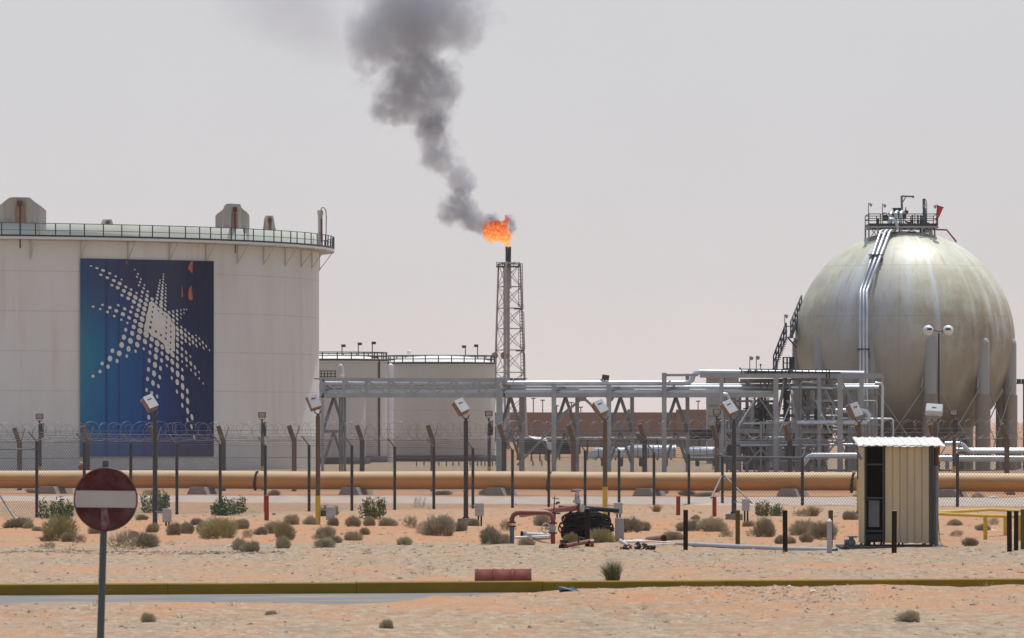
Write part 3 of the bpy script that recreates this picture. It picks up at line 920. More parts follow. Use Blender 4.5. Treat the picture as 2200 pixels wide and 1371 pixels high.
b = MB(); b.cyl(W(1092, 965, FD), W(1092, 600, FD), .17, n=10); b.cyl(W(1092, 620, FD), W(1092, 575, FD), .34, .30, n=12); b.build('riser_pipe', M_rack, fs_)
b = MB(); b.cyl(W(1092, 576, FD), W(1092, 530, FD), .29, .31, n=14); b.torus(W(1092, 531, FD), .31, .04, (0, 0, 1), 16, 4); b.build('burner_tip', M_blacksteel, fs_)
b = MB(); b.box(W(1091, 573, FD), (2.5, 2.3, .14))
for yy in (568, 564):
    for s_ in (-1, 1):
        b.cyl(W(1067, yy, FD + s_ * 1.1), W(1116, yy, FD + s_ * 1.1), .03, n=4)
for px in (1067, 1079, 1092, 1104, 1116):
    for s_ in (-1, 1):
        b.cyl(W(px, 573, FD + s_ * 1.1), W(px, 563, FD + s_ * 1.1), .035, n=4)
b.build('top_platform', M_dgalv, fs_)
b = MB()
for yy, x0, x1 in ((664, 1104, 1124), (754, 1108, 1127)):
    b.box(W((x0 + x1) / 2, yy, FD - .3), ((x1 - x0) * .05, 1.2, .1))
    b.cyl(W(x1, yy, FD - .8), W(x1, yy - 10, FD - .8), .03, n=4); b.cyl(W(x0 + 8, yy - 10, FD - .8), W(x1, yy - 10, FD - .8), .03, n=4)
b.build('rest_platform', M_dgalv, fs_)
b = MB()
for x0, x1, ya, yb in ((1118, 1119, 566, 660), (1121, 1123, 670, 750), (1123, 1125, 758, 860)):
    for s_ in (-.22, .22):
        b.cyl(W(x1, yb, FD - 1) + Vector((s_, 0, 0)), W(x0, ya, FD - 1) + Vector((s_, 0, 0)), .035, n=4)
    y = ya
    while y < yb:
        p = W(x0 + (x1 - x0) * (y - ya) / (yb - ya), y, FD - 1)
        b.cyl(p - Vector((.22, 0, 0)), p + Vector((.22, 0, 0)), .025, n=4)
        y += 7
b.build('ladder', M_dgalv, fs_)
b = MB(); b.cyl(W(1084, 965, FD - 1), W(1083, 575, FD - 1), .09, n=6); b.tube([W(1083, 575, FD - 1), W(1084, 566, FD - .8), W(1089, 562, FD - .4)], .08, 6); b.build('pilot_line', M_rack, fs_)
for px, r in ((1063, .36), (1083, .40)):
    b = MB(); b.cyl(W(px, 764, FD - 1.5), W(px, 764, FD - .9), r, r, n=14); b.cyl(W(px, 764, FD - .9), W(px + 4, 762, FD - .2), .1, n=6)
    b.build('round_drum', M_stain, fs_)

# ------------------------------------------------------------------ flame and smoke: hulls of puffs filled with a volume
def puff_volume(name, parent, puffs, FDp, mk):
    pts = []
    for x, y, r, s_ in puffs:
        c = W(x, y, FDp); R = r * U(FDp) * 1.5
        for i in range(26):
            z = 1 - 2 * (i + .5) / 26; q = i * 2.39996
            w = math.sqrt(1 - z * z)
            pts.append(c + Vector((w * math.cos(q), w * math.sin(q), z)) * R)
    bm = bmesh.new()
    for p in pts: bm.verts.new(p - ORG[parent.name] if parent else p)
    r_ = bmesh.ops.convex_hull(bm, input=bm.verts)
    bmesh.ops.delete(bm, geom=[v for v in bm.verts if not v.link_faces], context='VERTS')
    bmesh.ops.recalc_face_normals(bm, faces=bm.faces)
    me = bpy.data.meshes.new(name); bm.to_mesh(me); bm.free()
    me.materials.append(mk(puffs, FDp))
    o = bpy.data.objects.new(name, me); COL.objects.link(o)
    if parent: o.parent = parent
    return o

def puff_sum(nt, puffs, FDp, warp_scale, warp, soft=1.6):
    N, L = nt.nodes, nt.links
    g = N.new('ShaderNodeNewGeometry')
    nz = N.new('ShaderNodeTexNoise'); nz.inputs['Scale'].default_value = warp_scale; nz.inputs['Detail'].default_value = 2
    L.new(g.outputs['Position'], nz.inputs['Vector'])
    sb = N.new('ShaderNodeVectorMath'); sb.operation = 'SUBTRACT'; sb.inputs[1].default_value = (.5, .5, .5)
    L.new(nz.outputs['Color'], sb.inputs[0])
    ma = N.new('ShaderNodeVectorMath'); ma.operation = 'MULTIPLY_ADD'; ma.inputs[1].default_value = (warp,) * 3
    L.new(sb.outputs[0], ma.inputs[0]); L.new(g.outputs['Position'], ma.inputs[2])
    tot = None
    for x, y, r, s_ in puffs:
        c = W(x, y, FDp)
        d = N.new('ShaderNodeVectorMath'); d.operation = 'DISTANCE'; d.inputs[1].default_value = c
        L.new(ma.outputs[0], d.inputs[0])
        mr = N.new('ShaderNodeMapRange'); mr.inputs['From Min'].default_value = r * U(FDp) * soft
        mr.inputs['From Max'].default_value = 0; mr.inputs['To Max'].default_value = s_
        L.new(d.outputs['Value'], mr.inputs['Value'])
        if tot is None: tot = mr.outputs['Result']
        else:
            ad = N.new('ShaderNodeMath'); ad.operation = 'MAXIMUM' if s_ < 0 else 'ADD'
            L.new(tot, ad.inputs[0]); L.new(mr.outputs['Result'], ad.inputs[1]); tot = ad.outputs[0]
    return g, tot

def smoke_mat(gain, nscale, erode, warp):
    def mk(puffs, FDp):
        m = bpy.data.materials.new('black_smoke'); m.use_nodes = True
        nt = m.node_tree; N, L = nt.nodes, nt.links
        N.remove(N['Principled BSDF'])
        g, tot = puff_sum(nt, puffs, FDp, nscale * .5, warp)
        nz = N.new('ShaderNodeTexNoise'); nz.inputs['Scale'].default_value = nscale; nz.inputs['Detail'].default_value = 5.5; nz.inputs['Roughness'].default_value = .7
        L.new(g.outputs['Position'], nz.inputs['Vector'])
        mu = N.new('ShaderNodeMath'); mu.operation = 'MULTIPLY_ADD'; mu.inputs[1].default_value = erode * 3.0; mu.inputs[2].default_value = -.92 * erode
        L.new(nz.outputs['Fac'], mu.inputs[0])
        su = N.new('ShaderNodeMath'); su.operation = 'SUBTRACT'; L.new(tot, su.inputs[0]); L.new(mu.outputs[0], su.inputs[1])
        mr = N.new('ShaderNodeMapRange'); mr.inputs['From Min'].default_value = 0; mr.inputs['From Max'].default_value = 1
        mr.inputs['To Max'].default_value = gain * 1.25
        L.new(su.outputs[0], mr.inputs['Value'])
        v = N.new('ShaderNodeVolumePrincipled')
        v.inputs['Color'].default_value = (.54, .57, .65, 1)
        v.inputs['Anisotropy'].default_value = .2
        L.new(mr.outputs['Result'], v.inputs['Density'])
        L.new(v.outputs['Volume'], N['Material Output'].inputs['Volume'])
        return m
    return mk

smoke = thing('smoke_plume', 'dark grey smoke drifting up and left from the flare', 'smoke', W(1035, 480, FD))
smoke['kind'] = 'stuff'
tag(puff_volume('smoke_puff', smoke, [(1031, 478, 20, 1.3), (1018, 471, 22, 1.1), (1010, 460, 24, 1.2), (985, 476, 28, .75), (956, 467, 22, 1.1), (950, 444, 26, .7), (1002, 424, 22, .75), (975, 452, 24, .6), (1015, 492, 18, .7), (985, 410, 22, .8), (995, 445, 24, .9), (968, 425, 22, .5), (1036, 486, 16, 1.0)], FD, smoke_mat(.75, 1.6, 1.0, 1.8)), kind='stuff')
tag(puff_volume('smoke_puff', smoke, [(992, 404, 26, 1.0), (995, 392, 28, 1.0), (984, 376, 28, 1.0), (965, 360, 28, .95), (941, 350, 28, 1.05), (919, 341, 24, .8), (936, 300, 34, .75), (914, 305, 28, .5), (965, 312, 32, .5), (900, 372, 30, .42), (948, 325, 30, .5), (930, 275, 34, .8), (925, 255, 34, .75), (900, 280, 28, .5), (950, 258, 28, .5)], FD, smoke_mat(.50, 1.25, 1.0, 2.4)), kind='stuff')
tag(puff_volume('smoke_puff', smoke, [(812, 256, 26, .9), (822, 232, 36, .95), (844, 199, 50, 1.0), (899, 170, 54, 1.05), (942, 168, 44, 1.0), (967, 184, 32, 1.1), (953, 228, 36, .75), (915, 250, 44, .8), (935, 262, 34, .75), (870, 245, 34, .5), (877, 131, 52, .9), (770, 162, 30, .75), (735, 205, 34, .5), (880, 225, 40, .6)], FD, smoke_mat(.42, .85, 1.0, 3.4)), kind='stuff')
tag(puff_volume('smoke_puff', smoke, [(772, 127, 44, .85), (785, 94, 50, .8), (833, 76, 66, .9), (888, 87, 62, .9), (855, 26, 84, .9), (930, 40, 76, .8), (986, 60, 66, .48), (1025, 70, 50, .36), (740, 70, 52, .34), (960, 105, 40, .4), (850, -50, 100, .9), (960, -40, 100, .7), (1010, 10, 60, .6)], FD, smoke_mat(.27, .6, .95, 4.4)), kind='stuff')
tag(puff_volume('smoke_puff', smoke, [(660, 10, 90, .55), (560, 0, 90, .45), (470, -15, 80, .5), (720, 40, 80, .5), (610, -50, 100, .6), (640, 70, 90, .3), (540, 90, 90, .25), (700, 110, 70, .3)], FD, smoke_mat(.07, .3, .5, 5)), kind='stuff')

def flame_mat(puffs, FDp):
    m = bpy.data.materials.new('fire'); m.use_nodes = True
    nt = m.node_tree; N, L = nt.nodes, nt.links
    N.remove(N['Principled BSDF'])
    g, tot = puff_sum(nt, puffs, FDp, 1.6, 1.1, 1.35)
    nz = N.new('ShaderNodeTexNoise'); nz.inputs['Scale'].default_value = 2.2; nz.inputs['Detail'].default_value = 5; nz.inputs['Roughness'].default_value = .7
    L.new(g.outputs['Position'], nz.inputs['Vector'])
    mu = N.new('ShaderNodeMath'); mu.operation = 'MULTIPLY_ADD'; mu.inputs[1].default_value = 4.4; mu.inputs[2].default_value = -1.25
    L.new(nz.outputs['Fac'], mu.inputs[0])
    su = N.new('ShaderNodeMath'); su.operation = 'SUBTRACT'; L.new(tot, su.inputs[0]); L.new(mu.outputs[0], su.inputs[1])
    mr = N.new('ShaderNodeMapRange'); mr.inputs['To Max'].default_value = 9; L.new(su.outputs[0], mr.inputs['Value'])
    em = N.new('ShaderNodeEmission'); em.inputs['Strength'].default_value = 2.4
    n5 = N.new('ShaderNodeTexNoise'); n5.inputs['Scale'].default_value = 4.2; n5.inputs['Detail'].default_value = 4; n5.inputs['Roughness'].default_value = .6
    L.new(g.outputs['Position'], n5.inputs['Vector'])
    spz = N.new('ShaderNodeSeparateXYZ'); L.new(g.outputs['Position'], spz.inputs[0])
    hz_ = N.new('ShaderNodeMapRange'); L.new(spz.outputs['Z'], hz_.inputs['Value'])
    hz_.inputs['From Min'].default_value = W(0, 524, FD).z; hz_.inputs['From Max'].default_value = W(0, 468, FD).z; hz_.inputs['To Min'].default_value = .17; hz_.inputs['To Max'].default_value = -.12
    f5 = N.new('ShaderNodeMath'); f5.operation = 'ADD'; L.new(n5.outputs['Fac'], f5.inputs[0]); L.new(hz_.outputs['Result'], f5.inputs[1])
    f6 = N.new('ShaderNodeMapRange'); f6.inputs['From Min'].default_value = .34; f6.inputs['From Max'].default_value = .68; L.new(f5.outputs[0], f6.inputs['Value'])
    rp = N.new('ShaderNodeValToRGB'); L.new(f6.outputs['Result'], rp.inputs['Fac'])
    e = rp.color_ramp.elements
    e[0].position = 0; e[0].color = (.14, .03, .02, 1); e[1].position = .95; e[1].color = (1.0, .62, .20, 1)
    q = e.new(.25); q.color = (.62, .07, .015, 1)
    q = e.new(.6); q.color = (1.0, .22, .03, 1)
    L.new(rp.outputs['Color'], em.inputs['Color'])
    ms = N.new('ShaderNodeMath'); ms.operation = 'MULTIPLY'; ms.inputs[1].default_value = .75
    L.new(mr.outputs['Result'], ms.inputs[0]); L.new(ms.outputs[0], em.inputs['Strength'])
    ab = N.new('ShaderNodeVolumeAbsorption'); ab.inputs['Color'].default_value = (.25, .12, .06, 1)
    L.new(mr.outputs['Result'], ab.inputs['Density'])
    ad = N.new('ShaderNodeAddShader'); L.new(em.outputs[0], ad.inputs[0]); L.new(ab.outputs[0], ad.inputs[1])
    L.new(ad.outputs[0], N['Material Output'].inputs['Volume'])
    return m
fl = puff_volume('flame', None, [(1094, 526, 8, 1.5), (1088, 518, 11, 1.5), (1078, 514, 13, 1.5), (1064, 510, 15, 1.4), (1050, 508, 16, 1.4), (1044, 496, 15, 1.3), (1056, 492, 16, 1.3), (1070, 495, 17, 1.4), (1084, 497, 16, 1.35), (1047, 481, 12, 1.1), (1064, 478, 11, 1.0), (1086, 481, 14, 1.25), (1090, 471, 10, 1.05), (1096, 508, 10, 1.2)], FD, flame_mat)
tag(fl, 'orange flame blowing left off the burner tip of the flare tower', 'flame')
tag(puff_volume('smoke_puff', smoke, [(1060, 468, 13, 1.4), (1068, 480, 10, 1.0), (1094, 468, 11, 1.4), (1100, 484, 12, 1.4), (1099, 498, 9, 1.1), (1044, 472, 12, 1.2), (1036, 486, 10, 1.0)], FD + 1.2, smoke_mat(2.2, 2.0, 1.0, .6)), kind='stuff')

# ------------------------------------------------------------------ the sphere tank
SD = 343.0
SC = W(1944, 733, SD); SR = 236 * U(SD)
sph = thing('sphere_tank', 'giant spherical gas tank with brown streaked cream paint on twelve legs', 'storage sphere', (SC.x, SC.y, 0))
def sphere_material():
    m = bpy.data.materials.new('streaked_cream_paint'); m.use_nodes = True
    nt = m.node_tree; N, L = nt.nodes, nt.links
    b = N['Principled BSDF']; b.inputs['Roughness'].default_value = .48
    b.inputs['Specular IOR Level'].default_value = .5
    tc = N.new('ShaderNodeTexCoord')
    mp0 = N.new('ShaderNodeMapping'); mp0.inputs['Location'].default_value = (0, 0, -SC.z)
    L.new(tc.outputs['Object'], mp0.inputs['Vector'])
    sp = N.new('ShaderNodeSeparateXYZ'); L.new(mp0.outputs['Vector'], sp.inputs[0])
    at = N.new('ShaderNodeMath'); at.operation = 'ARCTAN2'
    L.new(sp.outputs['X'], at.inputs[0])
    ng = N.new('ShaderNodeMath'); ng.operation = 'MULTIPLY'; ng.inputs[1].default_value = -1
    L.new(sp.outputs['Y'], ng.inputs[0]); L.new(ng.outputs[0], at.inputs[1])   # 0 = towards the road, + = right
    cb = N.new('ShaderNodeCombineXYZ'); L.new(at.outputs[0], cb.inputs[0])
    zz = N.new('ShaderNodeMath'); zz.operation = 'MULTIPLY'; zz.inputs[1].default_value = .035; L.new(sp.outputs['Z'], zz.inputs[0]); L.new(zz.outputs[0], cb.inputs[1])
    def noise(sc_, det, src, rough=.6):
        n = N.new('ShaderNodeTexNoise'); n.inputs['Scale'].default_value = sc_; n.inputs['Detail'].default_value = det; n.inputs['Roughness'].default_value = rough
        L.new(src, n.inputs['Vector']); return n.outputs['Fac']
    def mr(v, a_, b_, c=0, d=1):
        r = N.new('ShaderNodeMapRange'); L.new(v, r.inputs['Value']); r.interpolation_type = 'SMOOTHSTEP'
        for k, x in zip(('From Min', 'From Max', 'To Min', 'To Max'), (a_, b_, c, d)): r.inputs[k].default_value = x
        return r.outputs['Result']
    def mix(f, a_, b_):
        n = N.new('ShaderNodeMix'); n.data_type = 'RGBA'
        for k, x in (('Factor', f), ('A', a_), ('B', b_)):
            if isinstance(x, (int, float)): n.inputs[k].default_value = x
            elif isinstance(x, tuple): n.inputs[k].default_value = (*x, 1)
            else: L.new(x, n.inputs[k])
        return n.outputs['Result']
    def mul(a_, b_, op='MULTIPLY'):
        n = N.new('ShaderNodeMath'); n.operation = op
        for k, x in enumerate((a_, b_)):
            if isinstance(x, (int, float)): n.inputs[k].default_value = x
            else: L.new(x, n.inputs[k])
        return n.outputs[0]
    ang_ = at.outputs[0]
    streak = noise(7, 5, cb.outputs[0], .7)
    streak2 = noise(19, 4, cb.outputs[0], .7)
    blot = noise(.55, 7, tc.outputs['Object'], .68)
    c = mix(mr(blot, .35, .65), (.61, .625, .50), (.50, .48, .36))
    # dust brown belt, stronger round the sides and lower down
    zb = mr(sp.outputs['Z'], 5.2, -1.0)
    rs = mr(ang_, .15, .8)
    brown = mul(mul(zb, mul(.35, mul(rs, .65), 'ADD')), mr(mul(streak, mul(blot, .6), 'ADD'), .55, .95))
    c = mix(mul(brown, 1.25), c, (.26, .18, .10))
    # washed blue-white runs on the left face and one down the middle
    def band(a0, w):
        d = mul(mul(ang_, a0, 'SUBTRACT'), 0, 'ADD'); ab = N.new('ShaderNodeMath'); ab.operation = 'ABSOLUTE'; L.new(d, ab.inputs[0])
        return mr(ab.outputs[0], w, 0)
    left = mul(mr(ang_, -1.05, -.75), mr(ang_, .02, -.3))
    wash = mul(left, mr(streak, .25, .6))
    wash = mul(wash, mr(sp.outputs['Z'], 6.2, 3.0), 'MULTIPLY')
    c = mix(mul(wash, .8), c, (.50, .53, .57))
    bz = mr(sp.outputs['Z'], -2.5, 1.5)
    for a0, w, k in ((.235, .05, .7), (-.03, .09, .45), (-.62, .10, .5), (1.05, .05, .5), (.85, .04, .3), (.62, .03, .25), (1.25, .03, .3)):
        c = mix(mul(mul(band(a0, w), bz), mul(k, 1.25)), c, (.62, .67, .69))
    low = mr(sp.outputs['Z'], 3.0, -1.5)  # painted shade: the sphere's lower half is darkened by height
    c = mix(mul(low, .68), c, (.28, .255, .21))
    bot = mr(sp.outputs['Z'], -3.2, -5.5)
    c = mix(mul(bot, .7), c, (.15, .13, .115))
    c = mix(mul(mr(streak2, .48, .72), .38), c, (.28, .24, .16))
    # plate seams
    fr_ = mul(mul(mul(ang_, .13, 'ADD'), 1 / .3927), 0, 'ADD')
    f1 = N.new('ShaderNodeMath'); f1.operation = 'FRACT'; L.new(fr_, f1.inputs[0])
    l1 = N.new('ShaderNodeMath'); l1.operation = 'LESS_THAN'; l1.inputs[1].default_value = .022; L.new(f1.outputs[0], l1.inputs[0])
    c = mix(mul(l1.outputs[0], .22), c, (.25, .2, .14))
    for z0 in (4.55, 1.45, -3.85):
        s_ = N.new('ShaderNodeMath'); s_.operation = 'COMPARE'; s_.inputs[1].default_value = z0; s_.inputs[2].default_value = .025
        L.new(sp.outputs['Z'], s_.inputs[0])
        c = mix(mul(s_.outputs[0], .3), c, (.25, .2, .14))
    L.new(c, b.inputs['Base Color'])
    bp = N.new('ShaderNodeBump'); bp.inputs['Strength'].default_value = .12; bp.inputs['Distance'].default_value = .05
    L.new(blot, bp.inputs['Height']); L.new(bp.outputs['Normal'], b.inputs['Normal'])
    return m
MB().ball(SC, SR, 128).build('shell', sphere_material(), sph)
LR = SR - .22
for k in range(11):
    th = math.radians(9.5 + 32.73 * k)
    lx, ly = SC.x + LR * math.sin(th), SC.y - LR * math.cos(th)
    zt = H + (HY - 728) * U(SD); zm = H + (HY - 850) * U(SD)
    b = MB()
    prof = [(.40, zm), (.40, zt - .35), (.36, zt - .15), (.25, zt - .02), (.01, zt + .03)]
    b.lathe((lx, ly, 0), prof, 20)
    lg = b.build('leg', M_legsteel, sph)
    b = MB(); b.cyl((lx, ly, -.3), (lx, ly, zm), .46, n=20); b.torus((lx, ly, zm), .41, .06, (0, 0, 1), 20, 6)
    b.build('fireproof_casing', M_legconc, lg)
for k in range(11):
    b = MB()
    for s_ in (1, -1):
        t0 = math.radians(9.5 + 32.73 * k + (3 if s_ > 0 else 29.7)); t1 = math.radians(9.5 + 32.73 * k + (29.7 if s_ > 0 else 3.2))
        p0 = Vector((SC.x + LR * 1.03 * math.sin(t0), SC.y - LR * 1.03 * math.cos(t0), 5.1)); p1 = Vector((SC.x + LR * 1.03 * math.sin(t1), SC.y - LR * 1.03 * math.cos(t1), .6))
        b.cyl(p0, p1, .035, n=5)
    b.build('tie_rod', M_legsteel, sph)
    th = math.radians(9.5 + 32.73 * k)
    b = MB()
    for s_ in (-1, 1):
        c0 = Vector((SC.x + (LR + .1) * math.sin(th + s_ * .085), SC.y - (LR + .1) * math.cos(th + s_ * .085), 5.0))
        b.bar(c0, c0 + Vector((math.cos(th) * s_ * -.12, math.sin(th) * s_ * -.12, .65)), .08)
    b.build('gusset', M_legsteel, sph)
# platform on the crown
pd = SD
b = MB()
zdk = W(0, 485, pd).z
xl, xr = W(1863, 0, pd).x, W(2010, 0, pd).x
xm = (xl + xr) / 2; hw = (xr - xl) / 2
b.box((xm, pd, zdk), (2 * hw, 3.6, .16))
deck = b.build('platform', M_dark, sph)
b = MB()
for yy in (-1.8, 1.8):
    b.bar((xl, pd + yy, zdk - .14), (xr, pd + yy, zdk - .14), .12)
for xx in (xl, xm, xr):
    b.bar((xx, pd - 1.8, zdk - .14), (xx, pd + 1.8, zdk - .14), .1)
b.build('deck_beam', M_rack, deck)
def sph_top(x, y):
    return SC.z + math.sqrt(max(SR ** 2 - (x - SC.x) ** 2 - (y - SC.y) ** 2, 0))
b = MB()
sup = [(xl, -1.7), (xl + .55, -1.7), (xm - .1, -1.75), (xm + 1.15, -1.75), (xr - .35, -1.6), (xr - .1, -.6), (xl, 1.7), (xr - .2, 1.7), (xm, 1.7)]
for x_, y_ in sup:
    b.bar((x_, pd + y_, sph_top(x_, pd + y_) - .05), (x_, pd + y_, zdk), .10)
for (x0, y0), (x1, y1) in zip(sup[:4], sup[1:5]):
    b.bar((x0, pd + y0, sph_top(x0, pd + y0) + .05), (x1, pd + y1, zdk - .1), .05)
    b.bar((x1, pd + y1, sph_top(x1, pd + y1) + .05), (x0, pd + y0, zdk - .1), .05)
    b.bar((x0, pd + y0, sph_top(x0, pd + y0) + .06), (x1, pd + y1, sph_top(x1, pd + y1) + .06), .07)
b.build('platform_support', M_rack, sph)
b = MB()
zr = W(0, 462, pd).z
for yy in (-1.8, 1.8):
    for z_ in (zr, (zr + zdk) / 2 + .05):
        b.cyl((xl, pd + yy, z_), (xr, pd + yy, z_), .028, n=5)
    for k in range(7):
        x_ = xl + (xr - xl) * k / 6
        b.cyl((x_, pd + yy, zdk), (x_, pd + yy, zr), .03, n=5)
for x_ in (xl, xr):
    for z_ in (zr, (zr + zdk) / 2 + .05):
        b.cyl((x_, pd - 1.8, z_), (x_, pd + 1.8, z_), .028, n=5)
b.build('platform_railing', M_dark, sph)
for px, yt, s_ in ((1866, 436, 1), (1896, 438, 1), (1991, 438, -1), (2014, 440, -1)):
    b = MB(); d = pd - 1.7
    b.cyl(W(px, 486, d), W(px, yt, d), .03, n=5); b.cyl(W(px, yt, d), W(px + s_ * 5, yt + 1, d), .025, n=5)
    b.cyl(W(px + s_ * 5, yt + 2, d), W(px + s_ * 5, yt + 8, d), .10, .05, n=8)
    b.build('mast_lamp', M_rack, sph)
# davit, vent and valves
b = MB(); d = pd - .4
b.bar(W(1938, 462, d), W(1937, 421, d), .13); b.bar(W(1937, 421.5, d), W(1963, 422.5, d), .10); b.bar(W(1938, 437, d), W(1946, 423, d), .06); b.box(W(1962, 423, d), (.1, .15, .16))
b.build('davit', M_galv, sph)
b = MB()
b.cyl(W(1986, 490, d), W(1986, 447, d), .17, .10, n=10); b.cyl(W(1985, 450, d), W(1985, 427, d), .09, n=8)
b.tube([W(1985, 428, d), W(1987, 427, d), W(1990, 431, d), W(1991, 445, d), W(1991, 486, d)], .025, 5)
b.cyl(W(1986, 500, d), W(1986, 478, d), .3, n=12)
b.build('vent_stack', M_blue, sph)
b = MB()
for px, yt in ((1914, 459), (1925, 457), (1936, 457)):
    b.tube([W(px - 1, 492, pd - 1.2), W(px - 1, yt + 4, pd - 1.2), W(px + 0, yt, pd - 1), W(px + 3, yt - 2, pd - .8), W(px + 7, yt + 1, pd - .6), W(px + 8, yt + 14, pd - .5)], .11, 10)
b.tube([W(1911, 471, pd - 1.9), W(1918, 471, pd - 1.9), W(1924, 476, pd - 1.9), W(1928, 486, pd - 1.8), W(1929, 494, pd - 1.8)], .10, 8)
b.build('top_manifold', M_silver, sph)
b = MB()
b.cyl(W(1928, 455, pd - .2), W(1928, 447, pd - .2), .27, n=14); b.cyl(W(1928, 449, pd - .2), W(1928, 447.5, pd - .2), .33, n=14)
b.cyl(W(1946, 462, pd - .2), W(1946, 445, pd - .2), .07, .02, n=8); b.box(W(1946, 456, pd - .2), (.3, .3, .2))
b.box(W(1902, 468, pd - .5), (.28, .25, .35)); b.torus(W(1901, 461, pd - .7), .12, .02, (0, 1, 0), 14, 4); b.cyl(W(1886, 484, pd - .6), W(1886, 470, pd - .6), .08, n=8)
b.build('relief_valve', M_dark, sph)
for px in (1960, 1972, 1978):
    b = MB()
    b.cyl(W(px, 486, pd - .5), W(px, 462, pd - .5), .05, n=6); b.box(W(px, 476, pd - .5), (.14, .14, .18)); b.build('small_valve', M_dark, sph)
b = MB()
b.cyl(W(1942, 468, pd - .6), W(1942, 454, pd - .6), .14, n=10); b.cyl(W(1912, 461, pd - .6), W(1909, 461, pd - .6), .12, n=8); b.tube([W(1944, 476, pd - .9), W(1950, 478, pd - .9), W(1956, 479, pd - .9)], .06, 6)
b.build('rusty_flange', M_rust, sph)
b = MB(); b.tube([W(1986, 492, pd + .3), W(2034, 494, pd + .3), W(2055, 520, pd + .3)], .055, 8)
b.build('red_spray_line', mat('dark_red_line_paint', (.22, .03, .03), (.16, .02, .02), .5, 0, 3), sph)
# three pipes coming down the face
def sph_front(px, py):
    dx = (px - 1944) * U(SD); dz = (733 - py) * U(SD)
    return SD - math.sqrt(max(SR ** 2 - dx * dx - dz * dz, 0))
b = MB(); dv = SD - SR - .35 + .6
for k, (xt, xb) in enumerate(((1891, 1848.5), (1901, 1855.5), (1911, 1862.5))):
    pts = [W(xt + 18 - k * 3, 494.5, SD - 1.7), W(xt + 4, 495.5, SD - 2.2), W(xt, 499, SD - 2.45)]
    for t_ in (.25, .5, .75, 1):
        x_ = xt + (xb - xt) * t_; y_ = 499 + (624 - 499) * t_
        pts.append(W(x_, y_, sph_front(x_, y_) - .42 - .25 * math.sin(t_ * math.pi)))
    pts += [W(xb - .5, 629, dv - .05), W(xb - .5, 700, dv - .35), W(xb, 912, dv - .35)]
    b.tube(pts, .09 if k else .075, 10)
b.build('down_pipe', M_silver, sph)
b = MB(); d = sph_front(1882, 552) - .5
b.box(W(1881, 547.5, d), (.86, .4, .05)); b.box(W(1882, 556, d + .1), (.86, .5, .05))
for px in (1869, 1877, 1885, 1893):
    b.bar(W(px, 560, d), W(px, 547, d), .05)
b.bar(W(1893, 560, d), W(1893, 556, d + .8), .06)
b.build('pipe_clamp', M_dark, sph)
b = MB(); d = dv - .5
b.box(W(1855, 750, d), (.8, .3, .06)); b.bar(W(1845, 750, d), W(1848, 766, d + .5), .05); b.bar(W(1866, 750, d), W(1868, 770, d + .5), .05)
b.build('pipe_clamp', M_dark, sph)
# stairs climbing round the left side
st = MB(); rl = MB()
def flight(x0, y0, x1, y1, d0, d1, n):
    for s_ in (-.45, .45):
        a_ = W(x0, y0, d0) + Vector((0, s_, 0)); c_ = W(x1, y1, d1) + Vector((0, s_, 0))
        st.bar(a_, c_, .05, .22)
        up = Vector((0, 0, .95))
        rl.cyl(a_ + up, c_ + up, .03, n=5); rl.cyl(a_ + up * .55, c_ + up * .55, .022, n=5)
        for k in range(6):
            p = a_.lerp(c_, k / 5); rl.cyl(p, p + up, .025, n=5)
    for k in range(n):
        p = W(x0, y0, d0).lerp(W(x1, y1, d1), (k + .5) / n)
        st.box(p, (.26, .9, .04))
flight(1662, 798, 1689, 727, SD - 1.5, SD - 1.2, 18)
st.box(W(1695, 725, SD - 1.2), (.5, 1.1, .06))
flight(1699, 724, 1722, 668, SD - 1.2, SD + .8, 14)
st.bar(W(1694, 727, SD - 1.2), W(1712, 748, SD - .6), .07); st.bar(W(1706, 727, SD - 1.2), W(1716, 742, SD - .6), .07)
for px in (1690, 1703):
    rl.cyl(W(px, 725, SD - 1.75), W(px, 700, SD - 1.75), .03, n=5)
rl.cyl(W(1690, 701, SD - 1.75), W(1703, 701, SD - 1.75), .03, n=5)
st.build('stair', M_blue, sph); rl.build('stair_handrail', M_dark, sph)
b = MB(); b.cyl(W(1686, 712, SD - 1.8), W(1686, 676, SD - 1.8), .03, n=5); b.cyl(W(1686, 676, SD - 1.8), W(1690, 676, SD - 1.8), .025, n=5); b.cyl(W(1690, 677, SD - 1.8), W(1690, 684, SD - 1.8), .1, .05, n=8)
b.build('mast_lamp', M_rack, sph)

# windsock
ws_ = thing('windsock', 'red windsock hanging limp at the railing on top of the sphere', 'windsock', W(2011, 486, pd - 1.9))
b = MB(); d = pd - 1.9
b.cyl(W(2011, 486, d), W(2014, 440, d), .03, n=6); b.build('pole', M_dark, ws_)
b = MB()
c0, c1 = W(2021, 444, d), W(2014, 467, d)
b.cyl(c0, c1, .185, .09, n=14, caps=False); b.build('sock', M_redcloth, ws_)
b = MB(); b.torus(c0, .185, .018, (c1 - c0), 18, 4); b.cyl(W(2013.5, 448, d), c0, .015, n=4); b.build('hoop', M_dark, ws_)

